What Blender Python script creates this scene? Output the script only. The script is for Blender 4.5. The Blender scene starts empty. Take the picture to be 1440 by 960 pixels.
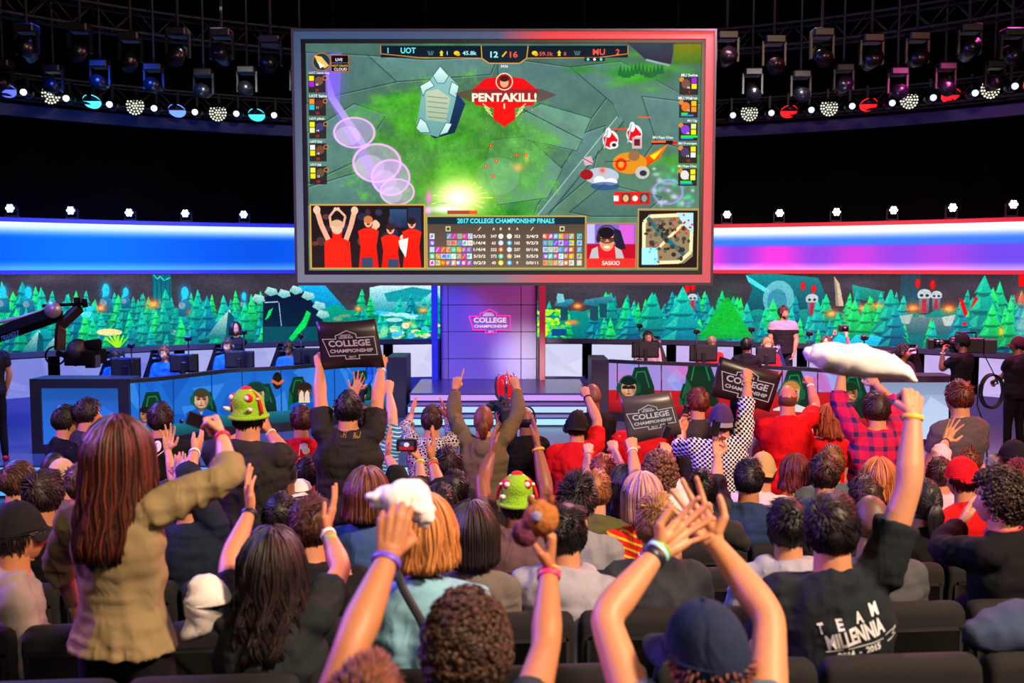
import bpy, math, random
import numpy as np
from mathutils import Vector, Matrix
random.seed(7)
RNG = np.random.RandomState(11)
SC = bpy.context.scene
COL = SC.collection
PI = math.pi
# ------------------------------------------------------------------ camera, world, large lights, exposure
F = 1350.0                      # focal length in pixels of the 1440 px wide frame
CAMZ = 3.1                      # eye height above the arena floor
PITCH = math.atan(105.0 / F)
cd = bpy.data.cameras.new('camera'); cam = bpy.data.objects.new('camera', cd); COL.objects.link(cam)
cam.location = (0, 0, CAMZ); cam.rotation_euler = (PI / 2 - PITCH, 0, 0)
cd.sensor_width = 36; cd.lens = F / 1440 * 36; cd.clip_end = 200; cd.clip_start = 0.05
cd.dof.use_dof = True; cd.dof.focus_distance = 8.8; cd.dof.aperture_fstop = 2.9
SC.camera = cam
w = bpy.data.worlds.new('world'); SC.world = w; w.use_nodes = True
w.node_tree.nodes['Background'].inputs[0].default_value = (0.10, 0.11, 0.2, 1)
w.node_tree.nodes['Background'].inputs[1].default_value = 0.07
SC.view_settings.view_transform = 'Standard'; SC.view_settings.look = 'None'
SC.view_settings.exposure = 0.0; SC.view_settings.gamma = 1.0; SC.view_settings.use_curve_mapping = False
try:
    SC.cycles.max_bounces = 5; SC.cycles.diffuse_bounces = 2; SC.cycles.glossy_bounces = 2; SC.cycles.transmission_bounces = 3
    SC.cycles.caustics_reflective = False; SC.cycles.caustics_refractive = False; SC.cycles.sample_clamp_indirect = 3
    SC.cycles.use_denoising = True
except Exception: pass
def area(name, loc, target, size, power, col, spread=PI):
    l = bpy.data.lights.new(name, 'AREA'); l.energy = power; l.color = col; l.shape = 'DISK'; l.size = size
    l.spread = spread
    o = bpy.data.objects.new(name, l); COL.objects.link(o); o.location = loc
    o.rotation_euler = (Vector(target) - Vector(loc)).to_track_quat('-Z', 'Y').to_euler(); return o
def spot(name, loc, target, power, col, angle=40, blend=.6, r=.15):
    l = bpy.data.lights.new(name, 'SPOT'); l.energy = power; l.color = col; l.spot_size = math.radians(angle)
    l.spot_blend = blend; l.shadow_soft_size = r
    o = bpy.data.objects.new(name, l); COL.objects.link(o); o.location = loc
    o.rotation_euler = (Vector(target) - Vector(loc)).to_track_quat('-Z', 'Y').to_euler(); return o
# house wash on the crowd: warm from the upper right, violet and blue from the left, red from the right
area('house_wash_warm', (4.5, -.5, 8.0), (0.6, 5.0, 1.4), 1.2, 1450, (1.0, .70, .46))
area('house_wash_back', (1.0, -3.0, 7.5), (0, 5, 1.2), 2.0, 170, (1.0, .78, .66))
area('crowd_wash_violet', (-7.0, 5.0, 5.0), (-1.0, 4.0, 1.6), .8, 620, (.50, .14, 1.0))
area('crowd_wash_blue', (-7.5, 10.0, 6.5), (-3.0, 5.0, 1.2), 1.0, 800, (.06, .18, 1.0))
area('crowd_wash_red', (8.0, 9.5, 6.5), (3.0, 6.5, 1.2), 1.0, 620, (1.0, .10, .14))
area('crowd_wash_pink', (3.0, 12.5, 7.0), (0.5, 6.5, 1.5), 1.2, 620, (1.0, .45, .62))
area('stage_wash_blue', (-6.5, 13.9, 7.0), (-6.2, 16.2, .6), 1.0, 650, (.03, .10, 1.0), 1.6)
area('stage_key_left', (-4.0, 13.7, 6.8), (-5.0, 16.6, 1.2), .8, 170, (.95, .93, 1.0), 1.6)
area('stage_key_right', (4.0, 13.7, 6.8), (4.8, 16.6, 1.2), .8, 200, (1.0, .90, .95), 1.6)
area('stage_wash_magenta', (7.0, 13.9, 7.0), (5.5, 16.2, .4), 1.0, 420, (1.0, .10, .45), 1.6)
spot('centre_wall_blue', (-2.6, 15.6, 5.6), (-1.15, 19.8, 1.2), 2200, (.05, .05, 1.0), 26)
spot('centre_wall_magenta', (2.0, 15.6, 5.6), (.2, 19.8, 2.7), 900, (1.0, .08, .42), 24)
spot('centre_wall_white', (.5, 17.4, .95), (.28, 19.9, 1.2), 330, (1.0, .90, .97), 40, 1.0)
area('floor_wash_violet', (-.4, 14.2, 6.5), (-.4, 15.6, .3), .8, 120, (.45, .45, 1.0), 1.1)
# ------------------------------------------------------------------ helpers
CAM = np.array([0, 0, CAMZ]); _c, _s = math.cos(PITCH), math.sin(PITCH)
def ray(px, py):
    a, b = (px - 720) / F, (480 - py) / F
    v = np.array([a, _c + b * _s, -_s + b * _c]); return v
def at(px, py, y):
    v = ray(px, py); return CAM + v * (y / v[1])
def hit(S, L, px, py, far=True):
    D = ray(px, py); D = D / np.linalg.norm(D); oc = CAM - S; b = D @ oc; disc = b * b - (oc @ oc - L * L)
    if disc < 0:
        v = CAM - D * b - S; n = np.linalg.norm(v); return S + v / n * min(n, 1.15 * L)
    q = math.sqrt(disc); return CAM + D * (-b + (q if far else -q))
def mesh_of(V, Q, T, MQ, MT, smooth=True, name='m'):
    me = bpy.data.meshes.new(name); nq, nt = len(Q), len(T)
    me.vertices.add(len(V)); me.vertices.foreach_set('co', np.asarray(V, np.float32).ravel())
    li = np.concatenate([np.asarray(Q, np.int32).ravel(), np.asarray(T, np.int32).ravel()])
    me.loops.add(len(li)); me.loops.foreach_set('vertex_index', li); me.polygons.add(nq + nt)
    st = np.concatenate([np.arange(nq) * 4, nq * 4 + np.arange(nt) * 3]).astype(np.int32)
    me.polygons.foreach_set('loop_start', st)
    me.polygons.foreach_set('material_index', np.concatenate([MQ, MT]).astype(np.int32))
    me.polygons.foreach_set('use_smooth', np.full(nq + nt, smooth)); me.update(calc_edges=True); return me
def vnormals(V, Q, T):
    N = np.zeros_like(V)
    if len(Q):
        n = np.cross(V[Q[:, 2]] - V[Q[:, 0]], V[Q[:, 3]] - V[Q[:, 1]])
        for k in range(4): np.add.at(N, Q[:, k], n)
    if len(T):
        n = np.cross(V[T[:, 1]] - V[T[:, 0]], V[T[:, 2]] - V[T[:, 0]])
        for k in range(3): np.add.at(N, T[:, k], n)
    return N / (np.linalg.norm(N, axis=1, keepdims=True) + 1e-12)
class MB:
    def __init__(s): s.V, s.Q, s.T, s.MQ, s.MT, s.n = [], [], [], [], [], 0
    def add(s, V, Q=(), T=(), m=0):
        V = np.asarray(V, float).reshape(-1, 3)
        if len(Q): s.Q.append(np.asarray(Q, int).reshape(-1, 4) + s.n); s.MQ.append(np.full(len(Q), m) if np.isscalar(m) else m[0])
        if len(T): s.T.append(np.asarray(T, int).reshape(-1, 3) + s.n); s.MT.append(np.full(len(T), m) if np.isscalar(m) else m[1])
        s.V.append(V); s.n += len(V); return s
    def arrays(s):
        V = np.concatenate(s.V) if s.V else np.zeros((0, 3))
        Q = np.concatenate(s.Q) if s.Q else np.zeros((0, 4), int); T = np.concatenate(s.T) if s.T else np.zeros((0, 3), int)
        MQ = np.concatenate(s.MQ) if s.MQ else np.zeros(0, int); MT = np.concatenate(s.MT) if s.MT else np.zeros(0, int)
        return V, Q, T, MQ, MT
    def merge(s, o, M=None, m=None):
        V, Q, T, MQ, MT = o.arrays()
        if M is not None: V = xf(M, V)
        return s.add(V, Q, T, (MQ, MT) if m is None else m)
    # boxes, tubes, ellipsoids
    def box(s, lo, hi, M=None, m=0, bev=0.0):
        lo, hi = np.array(lo, float), np.array(hi, float)
        if bev <= 0:
            V = np.array([[(lo, hi)[i][0], (lo, hi)[j][1], (lo, hi)[k][2]] for i in (0, 1) for j in (0, 1) for k in (0, 1)])
            Q = [(0, 1, 3, 2), (4, 6, 7, 5), (0, 4, 5, 1), (2, 3, 7, 6), (0, 2, 6, 4), (1, 5, 7, 3)]; T = []
        else:
            b = min(bev, *((hi - lo) / 2.01)); V = []; Q = []; T = []; idx = {}
            for i in (0, 1):
                for j in (0, 1):
                    for k in (0, 1):
                        c = np.array([(lo, hi)[i][0], (lo, hi)[j][1], (lo, hi)[k][2]]); sg = np.array([1 - 2 * i, 1 - 2 * j, 1 - 2 * k])
                        for a in range(3):
                            p = c + sg * b; p[a] = c[a]; idx[i, j, k, a] = len(V); V.append(p)
            I = idx
            def q(*r): Q.append(tuple(r))
            for a in range(3):
                o1, o2 = [x for x in range(3) if x != a]
                for sd in (0, 1):
                    def key(u, v): t = [0, 0, 0]; t[a] = sd; t[o1] = u; t[o2] = v; return tuple(t)
                    r = [I[key(0, 0) + (a,)], I[key(1, 0) + (a,)], I[key(1, 1) + (a,)], I[key(0, 1) + (a,)]]
                    if (sd == 0) != (a == 1): r = r[::-1]
                    q(*r)
                for u in (0, 1):
                    for v in (0, 1):
                        t0 = [0, 0, 0]; t1 = [0, 0, 0]; t0[a] = 0; t1[a] = 1; t0[o1] = t1[o1] = u; t0[o2] = t1[o2] = v
                        r = [I[tuple(t0) + (o1,)], I[tuple(t1) + (o1,)], I[tuple(t1) + (o2,)], I[tuple(t0) + (o2,)]]
                        if ((u + v) % 2 == 0) == (a == 1): r = r[::-1]
                        q(*r)
            for i in (0, 1):
                for j in (0, 1):
                    for k in (0, 1):
                        r = [I[i, j, k, 0], I[i, j, k, 1], I[i, j, k, 2]]
                        if (i + j + k) % 2 == 0: r = r[::-1]
                        T.append(tuple(r))
            V = np.array(V)
        return s.add(xf(M, V) if M is not None else V, Q, T, m)
    def tube(s, P, R, seg=8, m=0, cap=True, up=None, flat=None, round_end=False):
        P = np.array(P, float); n = len(P); R = np.broadcast_to(np.asarray(R, float), (n,)) if np.ndim(R) < 2 else np.asarray(R, float)
        if round_end and R.ndim == 1:
            t0 = P[0] - P[1]; t0 /= np.linalg.norm(t0) + 1e-9; t1 = P[-1] - P[-2]; t1 /= np.linalg.norm(t1) + 1e-9
            P = np.vstack([P[0] + t0 * R[0] * .95, P[0] + t0 * R[0] * .6, P, P[-1] + t1 * R[-1] * .6, P[-1] + t1 * R[-1] * .95])
            R = np.concatenate([[R[0] * .3, R[0] * .8], R, [R[-1] * .8, R[-1] * .3]]); n = len(P)
        tg = np.gradient(P, axis=0); tg /= np.linalg.norm(tg, axis=1, keepdims=True) + 1e-12
        u = np.array(up if up is not None else ((0, 0, 1) if abs(tg[0][2]) < .8 else (1, 0, 0)), float)
        a = np.linspace(0, 2 * PI, seg, endpoint=False); V = np.zeros((n, seg, 3))
        for i in range(n):
            x = np.cross(tg[i], u); x /= np.linalg.norm(x) + 1e-12; y = np.cross(x, tg[i]);
            if up is None: u = y
            rx, ry = (R[i], R[i] * (flat or 1)) if R.ndim == 1 else R[i]
            V[i] = P[i] + np.outer(np.cos(a) * rx, x) + np.outer(np.sin(a) * ry, y)
        i = np.arange(n - 1)[:, None] * seg; j = np.arange(seg)[None, :]; k = (j + 1) % seg
        Q = np.stack([i + j, i + seg + j, i + seg + k, i + k], -1).reshape(-1, 4); V = V.reshape(-1, 3); T = []
        if cap:
            c0, c1 = len(V), len(V) + 1; V = np.vstack([V, P[0], P[-1]]); b = (n - 1) * seg
            for q in range(seg): T += [(c0, q, (q + 1) % seg), (c1, b + (q + 1) % seg, b + q)]
        return s.add(V, Q, T, m)
    def ell(s, c, r, M=None, m=0, nu=12, nv=8):
        th = np.linspace(0, PI, nv + 1)[1:-1]; ph = np.linspace(0, 2 * PI, nu, endpoint=False)
        V = np.array([[math.sin(t) * math.cos(p), math.sin(t) * math.sin(p), math.cos(t)] for t in th for p in ph] + [[0, 0, 1], [0, 0, -1]])
        Q = []; T = []
        for i in range(nv - 2):
            for j in range(nu): Q.append((i * nu + j, (i + 1) * nu + j, (i + 1) * nu + (j + 1) % nu, i * nu + (j + 1) % nu))
        e = len(V) - 2; b = (nv - 2) * nu
        for j in range(nu): T += [(e, j, (j + 1) % nu), (e + 1, b + (j + 1) % nu, b + j)]
        V = V * np.array(r)
        if M is not None: V = xf(M, V)
        return s.add(V + np.array(c), Q, T, m)
    def prism(s, pts, y0, y1, M=None, m=0):
        """polygon in the local XZ plane (anticlockwise seen from -y) pulled from y0 to y1; star-shaped about its mean"""
        p = np.array(pts, float); n = len(p); c = p.mean(0)
        V = np.array([[x, y0, z] for x, z in p] + [[x, y1, z] for x, z in p] + [[c[0], y0, c[1]], [c[0], y1, c[1]]])
        Q = [(i, (i + 1) % n + 0, (i + 1) % n + n, i + n)[::-1] for i in range(n)]
        T = [(2 * n, i, (i + 1) % n) for i in range(n)] + [(2 * n + 1, n + (i + 1) % n, n + i) for i in range(n)]
        return s.add(xf(M, V) if M is not None else V, Q, T, m)
    def map(s, f): s.V = [f(v) for v in s.V]; return s
    def build(s, name, mats, parent=None, smooth=True, kind=None, label=None, loc=None):
        V, Q, T, MQ, MT = s.arrays(); me = mesh_of(V, Q, T, MQ, MT, smooth, name)
        for m_ in (mats if isinstance(mats, (list, tuple)) else [mats]): me.materials.append(m_)
        o = bpy.data.objects.new(name, me); COL.objects.link(o)
        if parent is not None: o.parent = parent
        if loc is not None: o.location = loc
        if kind: o['kind'] = kind
        if label: o['label'] = label
        return o
def xf(M, V):
    M = np.array(M); return np.asarray(V) @ M[:3, :3].T + M[:3, 3]
def mat4(R=None, t=(0, 0, 0)):
    M = np.eye(4)
    if R is not None: M[:3, :3] = R
    M[:3, 3] = t; return M
def rot(axis, a): return np.array(Matrix.Rotation(a, 3, axis))
def frame(y, z):
    y = np.array(y, float); y /= np.linalg.norm(y); z = np.array(z, float); z = z - y * (z @ y)
    if np.linalg.norm(z) < 1e-4: z = np.cross(y, [.3, .1, 1])
    z /= np.linalg.norm(z); x = np.cross(y, z); return np.stack([x, y, z], 1)
def tag(o, label, cat, group=None, kind=None):
    o['label'] = label; o['category'] = cat
    if group: o['group'] = group
    if kind: o['kind'] = kind
    return o
def empty(name, loc, label=None, cat=None, group=None, rz=0):
    o = bpy.data.objects.new(name, None); COL.objects.link(o); o.location = tuple(loc); o.rotation_euler = (0, 0, rz); o.empty_display_size = .1
    if label: tag(o, label, cat, group)
    return o
def struct(o): o['kind'] = 'structure'; return o
def copy_tree(o, parent=None):
    c = o.copy(); COL.objects.link(c); c.parent = parent
    for ch in [x for x in KIDS.get(o.name, o.children)]: copy_tree(ch, c)
    return c
KIDS = {}
# vectorised value noise
_P = RNG.rand(64, 64, 64)
def noise(V, f=1.0, seed=0):
    X = np.asarray(V) * f + seed * 7.31 + 500; I = np.floor(X).astype(int); t = X - I; t = t * t * (3 - 2 * t); r = 0
    for a in (0, 1):
        for b in (0, 1):
            for c in (0, 1):
                r = r + _P[(I[:, 0] + a) % 64, (I[:, 1] + b) % 64, (I[:, 2] + c) % 64] * (t[:, 0] if a else 1 - t[:, 0]) * (t[:, 1] if b else 1 - t[:, 1]) * (t[:, 2] if c else 1 - t[:, 2])
    return r * 2 - 1
# ------------------------------------------------------------------ materials
def folds(m):
    """fine creases in cloth"""
    nt = m.node_tree; b = nt.nodes['Principled BSDF']; L = nt.links; tc = N(nt, 'ShaderNodeTexCoord'); mp = N(nt, 'ShaderNodeMapping'); mp.inputs['Scale'].default_value = (1, 1, .55); L.new(tc.outputs['Object'], mp.inputs[0])
    no = N(nt, 'ShaderNodeTexNoise', Scale=13.0, Detail=4.0, Distortion=1.6); b.inputs['Specular IOR Level'].default_value = .15; no.noise_type = 'RIDGED_MULTIFRACTAL'; L.new(mp.outputs[0], no.inputs['Vector']); bp = N(nt, 'ShaderNodeBump', Strength=.6, Distance=.014); L.new(no.outputs[0], bp.inputs['Height'])
    old = b.inputs['Normal'].links; 
    if old: L.new(old[0].from_socket, bp.inputs['Normal'])
    L.new(bp.outputs[0], b.inputs['Normal']); return m
def srgb(h):
    if isinstance(h, str): h = tuple(int(h[i:i + 2], 16) / 255 for i in (0, 2, 4))
    return tuple((c / 12.92 if c <= .04045 else ((c + .055) / 1.055) ** 2.4) for c in h)
_M = {}
def new_mat(name):
    m = bpy.data.materials.new(name); m.use_nodes = True; nt = m.node_tree; b = nt.nodes['Principled BSDF']; return m, nt, b
def N(nt, t, **k):
    n = nt.nodes.new(t)
    for a, v in k.items():
        if a.startswith('_'): setattr(n, a[1:], v)
        else: n.inputs[a.replace('_', ' ')].default_value = v
    return n
def plain(col, rough=.6, metal=0, bump=0, bscale=40, var=.0, emit=0, name=None):
    key = ('p', col, rough, metal, bump, bscale, var, emit)
    if key in _M: return _M[key]
    m, nt, b = new_mat(name or 'surface'); c = srgb(col); L = nt.links
    b.inputs['Base Color'].default_value = (*c, 1); b.inputs['Roughness'].default_value = rough; b.inputs['Metallic'].default_value = metal
    if emit: b.inputs['Emission Color'].default_value = (*c, 1); b.inputs['Emission Strength'].default_value = emit
    if bump or var:
        tc = N(nt, 'ShaderNodeTexCoord'); no = N(nt, 'ShaderNodeTexNoise', Scale=bscale, Detail=3.0); L.new(tc.outputs['Object'], no.inputs['Vector'])
        if bump:
            bp = N(nt, 'ShaderNodeBump', Strength=bump, Distance=.01); L.new(no.outputs[0], bp.inputs['Height']); L.new(bp.outputs[0], b.inputs['Normal'])
        if var:
            mx = N(nt, 'ShaderNodeMix', _data_type='RGBA'); mx.inputs[6].default_value = (*[x * (1 - var) for x in c], 1)
            mx.inputs[7].default_value = (*[min(1, x * (1 + var)) for x in c], 1); L.new(no.outputs[0], mx.inputs[0]); L.new(mx.outputs[2], b.inputs['Base Color'])
    _M[key] = m; return m
def glow(col, strength=1.0):
    key = ('g', col, strength)
    if key in _M: return _M[key]
    m, nt, b = new_mat('glow'); c = srgb(col); b.inputs['Base Color'].default_value = (.02, .02, .02, 1)
    b.inputs['Emission Color'].default_value = (*c, 1); b.inputs['Emission Strength'].default_value = strength; _M[key] = m; return m
def skin(col):
    key = ('s', col)
    if key in _M: return _M[key]
    m = plain(col, .5, 0, .06, 160, .08, name='skin'); m = m.copy(); b = m.node_tree.nodes['Principled BSDF']
    b.inputs['Subsurface Weight'].default_value = .12; b.inputs['Subsurface Radius'].default_value = (.6, .2, .1); b.inputs['Subsurface Scale'].default_value = .012
    _M[key] = m; return m
def hairmat(c1, c2=None):
    key = ('h', c1, c2)
    if key in _M: return _M[key]
    m, nt, b = new_mat('hair'); L = nt.links; a = srgb(c1); e = srgb(c2 or c1)
    g = N(nt, 'ShaderNodeNewGeometry'); r = N(nt, 'ShaderNodeValToRGB'); L.new(g.outputs['Random Per Island'], r.inputs[0])
    r.color_ramp.elements[0].color = (*[x * .8 for x in a], 1); r.color_ramp.elements[1].color = (*[min(1, x * .55 + y * .45) for x, y in zip(e, a)], 1); r.color_ramp.elements[0].position = .15
    L.new(r.outputs[0], b.inputs['Base Color']); b.inputs['Roughness'].default_value = .5
    tc = N(nt, 'ShaderNodeTexCoord'); no = N(nt, 'ShaderNodeTexNoise', Scale=150.0, Detail=2.0); L.new(tc.outputs['Object'], no.inputs['Vector'])
    bp = N(nt, 'ShaderNodeBump', Strength=.4, Distance=.004); L.new(no.outputs[0], bp.inputs['Height']); L.new(bp.outputs[0], b.inputs['Normal'])
    _M[key] = m; return m
def cloth(spec):
    """'rrggbb' plain cloth, or (kind, colour, colour[, scale])"""
    if isinstance(spec, str):
        if ('c', spec) not in _M: _M['c', spec] = folds(plain(spec, .85, 0, .12, 300, .10, name='cloth').copy())
        return _M['c', spec]
    key = ('c', spec)
    if key in _M: return _M[key]
    kind, c1, c2 = spec[:3]; sc = spec[3] if len(spec) > 3 else 1
    m, nt, b = new_mat('cloth'); L = nt.links; a = (*srgb(c1), 1); e = (*srgb(c2), 1); b.inputs['Roughness'].default_value = .85
    tc = N(nt, 'ShaderNodeTexCoord'); sx = N(nt, 'ShaderNodeSeparateXYZ'); L.new(tc.outputs['Object'], sx.inputs[0])
    def math_(op, x, y=None):
        n = N(nt, 'ShaderNodeMath', _operation=op)
        for i, v in enumerate((x, y)):
            if v is None: continue
            if isinstance(v, (int, float)): n.inputs[i].default_value = v
            else: L.new(v, n.inputs[i])
        return n.outputs[0]
    mx = N(nt, 'ShaderNodeMix', _data_type='RGBA'); mx.inputs[6].default_value = a; mx.inputs[7].default_value = e
    band = lambda o, f, w: math_('LESS_THAN', math_('FRACT', math_('MULTIPLY', o, f)), w)
    if kind == 'stripe': fac = band(math_('ADD', sx.outputs[2], math_('MULTIPLY', sx.outputs[0], .25)), 26 / sc, .30)
    elif kind == 'check': fac = math_('ABSOLUTE', math_('SUBTRACT', band(sx.outputs[0], 30 / sc, .5), band(sx.outputs[2], 30 / sc, .5)))
    elif kind == 'plaid': fac = math_('MULTIPLY', math_('ADD', band(sx.outputs[0], 11 / sc, .35), band(sx.outputs[2], 11 / sc, .35)), .5)
    elif kind == 'print':
        vo = N(nt, 'ShaderNodeTexVoronoi', Scale=45.0 / sc, _feature='DISTANCE_TO_EDGE'); L.new(tc.outputs['Object'], vo.inputs['Vector']); fac = math_('LESS_THAN', vo.outputs[0], .13)
    elif kind == 'yoke': fac = math_('GREATER_THAN', sx.outputs[2], sc)
    else: fac = math_('GREATER_THAN', sx.outputs[0], 0.0)
    L.new(fac, mx.inputs[0]); L.new(mx.outputs[2], b.inputs['Base Color'])
    no = N(nt, 'ShaderNodeTexNoise', Scale=220.0); L.new(tc.outputs['Object'], no.inputs['Vector']); bp = N(nt, 'ShaderNodeBump', Strength=.12, Distance=.01)
    L.new(no.outputs[0], bp.inputs['Height']); L.new(bp.outputs[0], b.inputs['Normal']); folds(m); _M[key] = m; return m
def vivid(a, sat=1.3, con=1.15, lift=.02):
    g = a.mean(2, keepdims=True); return np.clip(((g + (a - g) * sat) - .45) * con + .45 + lift, 0, 1)
def screen_mat(name, arr, strength=1.0):
    """display material: a picture painted by this script, shown by an emitting panel"""
    h, w_, _ = arr.shape; im = bpy.data.images.new(name, w_, h); px = np.ones((h, w_, 4), np.float32); px[..., :3] = np.clip(arr[::-1], 0, 1)
    im.pixels.foreach_set(px.ravel()); im.pack()
    m, nt, b = new_mat(name); t = N(nt, 'ShaderNodeTexImage'); t.image = im; t.extension = 'EXTEND'
    b.inputs['Base Color'].default_value = (.004, .004, .004, 1); b.inputs['Roughness'].default_value = .9; b.inputs['Specular IOR Level'].default_value = .05
    nt.links.new(t.outputs[0], b.inputs['Emission Color']); b.inputs['Emission Strength'].default_value = strength; return m
def uv_panel(name, mat, A, B, rows=1, parent=None, xy=None):
    """vertical panel strip: A = list of bottom points, B = list of top points, u runs along the list"""
    n = len(A); V = np.vstack([A, B]); Q = [(i, i + 1, n + i + 1, n + i) for i in range(n - 1)]
    me = mesh_of(V, np.array(Q), np.zeros((0, 3), int), np.zeros(n - 1), np.zeros(0), False, name); uv = me.uv_layers.new(name='uv')
    for i in range(n - 1):
        for k, (a, b) in enumerate(((i, 0), (i + 1, 0), (i + 1, 1), (i, 1))): uv.data[i * 4 + k].uv = (a / (n - 1), b)
    me.materials.append(mat); o = bpy.data.objects.new(name, me); COL.objects.link(o); o.parent = parent; return o
# ------------------------------------------------------------------ lettering
_TX = {}
def text_tris(s, bold=0.0, shear=0.0):
    k = (s, bold, shear)
    if k in _TX: return _TX[k]
    cu = bpy.data.curves.new('lettering', 'FONT'); cu.body = s; cu.size = 1; cu.offset = bold; cu.shear = shear; cu.resolution_u = 3; cu.fill_mode = 'FRONT'
    o = bpy.data.objects.new('lettering', cu); COL.objects.link(o); dg = bpy.context.evaluated_depsgraph_get(); me = bpy.data.meshes.new_from_object(o.evaluated_get(dg))
    V = np.zeros(len(me.vertices) * 3, np.float32); me.vertices.foreach_get('co', V); V = V.reshape(-1, 3)[:, :2].astype(float)
    me.calc_loop_triangles(); T = np.zeros(len(me.loop_triangles) * 3, np.int32); me.loop_triangles.foreach_get('vertices', T); T = T.reshape(-1, 3)
    bpy.data.objects.remove(o); bpy.data.meshes.remove(me); bpy.data.curves.remove(cu)
    lo, hi = V.min(0), V.max(0); V = (V - lo) / (hi - lo); _TX[k] = (V, T, (hi - lo)[0] / (hi - lo)[1]); return _TX[k]
# ------------------------------------------------------------------ painter for the displays
class Canvas:
    def __init__(s, x0, y0, x1, y1, sc, col=(0, 0, 0)):
        s.x0, s.y0, s.sc = x0, y0, sc; s.w, s.h = int((x1 - x0) * sc), int((y1 - y0) * sc)
        s.a = np.ones((s.h, s.w, 3)) * np.array(col3(col))
    def P(s, pts): return (np.array(pts, float) - [s.x0, s.y0]) * s.sc
    def _win(s, lo, hi):
        a, b = max(0, int(lo[0]) - 1), max(0, int(lo[1]) - 1); c, d = min(s.w, int(hi[0]) + 2), min(s.h, int(hi[1]) + 2)
        if a >= c or b >= d: return None
        Y, X = np.mgrid[b:d, a:c]; return a, b, c, d, X + .5, Y + .5
    def put(s, wn, m, col, al=1.0):
        a, b, c, d = wn[:4]; m = (m * al)[..., None]; s.a[b:d, a:c] = s.a[b:d, a:c] * (1 - m) + np.asarray(col) * m
    def poly(s, pts, col, al=1.0, col2=None):
        p = s.P(pts); wn = s._win(p.min(0), p.max(0))
        if wn is None: return
        X, Y = wn[4:]; M = 0
        for ox, oy in ((-.25, -.25), (.25, .25)):
            ins = np.zeros(X.shape, bool)
            for i in range(len(p)):
                (xa, ya), (xb, yb) = p[i], p[i - 1]
                if ya == yb: continue
                c = ((ya > Y + oy) != (yb > Y + oy)) & (X + ox < (xb - xa) * (Y + oy - ya) / (yb - ya) + xa); ins ^= c
            M = M + ins * .5
        col = np.array(col3(col))
        if col2 is not None:
            t = ((Y - p[:, 1].min()) / (np.ptp(p[:, 1]) + 1e-6))[..., None]; col = col * (1 - t) + np.array(col3(col2)) * t
        s.put(wn, M, col, al)
    def ell(s, x, y, rx, ry, col, al=1.0, soft=.0, ring=0):
        c = s.P([(x, y)])[0]; rx *= s.sc; ry *= s.sc; k = 1 + soft * 2; wn = s._win(c - [rx * k, ry * k], c + [rx * k, ry * k])
        if wn is None: return
        r = np.hypot((wn[4] - c[0]) / rx, (wn[5] - c[1]) / ry)
        m = np.exp(-(r / .6) ** 2) if soft else np.clip((1 - r) * min(rx, ry) + .5, 0, 1)
        if ring: m = np.exp(-((r - .93) / ring) ** 2)
        s.put(wn, m, np.array(col3(col)), al)
    def rect(s, x0, y0, x1, y1, col, al=1.0, col2=None): s.poly([(x0, y0), (x1, y0), (x1, y1), (x0, y1)], col, al, col2)
    def line(s, pts, w_, col, al=1.0):
        for (a, b) in zip(pts[:-1], pts[1:]):
            a, b = np.array(a, float), np.array(b, float); d = b - a; n = np.array([-d[1], d[0]]) / (np.linalg.norm(d) + 1e-9) * w_ / 2
            s.poly([a + n, b + n, b - n, a - n], col, al)
    def text(s, t, x, y, h, col, w_=None, align='c', bold=.03, shear=0, rotdeg=0, al=1.0):
        V, T, asp = text_tris(t, bold, shear); w_ = w_ or asp * h; P = V * [w_, -h]; P[:, 1] += h / 2
        P[:, 0] -= {'c': w_ / 2, 'l': 0, 'r': w_}[align]; a = math.radians(rotdeg); R = np.array([[math.cos(a), -math.sin(a)], [math.sin(a), math.cos(a)]])
        P = P @ R.T + [x, y]; q = s.P(P); wn = s._win(q.min(0), q.max(0))
        if wn is None: return
        M = np.zeros(wn[4].shape); a0, b0 = wn[0], wn[1]
        for t3 in T:
            p = q[t3]; lo = np.floor(p.min(0) - 1).astype(int) - [a0, b0]; hi = np.ceil(p.max(0) + 1).astype(int) - [a0, b0]
            lo = np.maximum(lo, 0); X = wn[4][lo[1]:hi[1], lo[0]:hi[0]]; Y = wn[5][lo[1]:hi[1], lo[0]:hi[0]]
            if X.size == 0: continue
            acc = 0
            for ox, oy in ((-.25, -.25), (.25, -.25), (-.25, .25), (.25, .25)):
                e = [(p[(i + 1) % 3][0] - p[i][0]) * (Y + oy - p[i][1]) - (p[(i + 1) % 3][1] - p[i][1]) * (X + ox - p[i][0]) for i in range(3)]
                acc = acc + (((e[0] >= 0) & (e[1] >= 0) & (e[2] >= 0)) | ((e[0] <= 0) & (e[1] <= 0) & (e[2] <= 0))) * .25
            sub = M[lo[1]:hi[1], lo[0]:hi[0]]; M[lo[1]:hi[1], lo[0]:hi[0]] = np.minimum(1, sub + acc)
        s.put(wn, M, np.array(col3(col)), al)
    def speckle(s, x0, y0, x1, y1, amp, f=.25, seed=0):
        wn = s._win(*s.P([(x0, y0), (x1, y1)])); X, Y = wn[4:]; n = noise(np.stack([X.ravel() * f, Y.ravel() * f, X.ravel() * 0], 1), 1, seed).reshape(X.shape)
        s.a[wn[1]:wn[3], wn[0]:wn[2]] *= (1 + amp * n)[..., None]
def col3(c): return tuple(int(c[i:i + 2], 16) / 255 for i in (0, 2, 4)) if isinstance(c, str) else tuple(c)
LOGO = [(0, .27), (.27, .27), (.27, .16), (.33, .13), (.5, 0), (.67, .13), (.67, .25), (1, .25), (1, .82), (.66, .82), (.66, .94), (.40, .94), (.40, .82), (.10, .82)]
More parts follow.
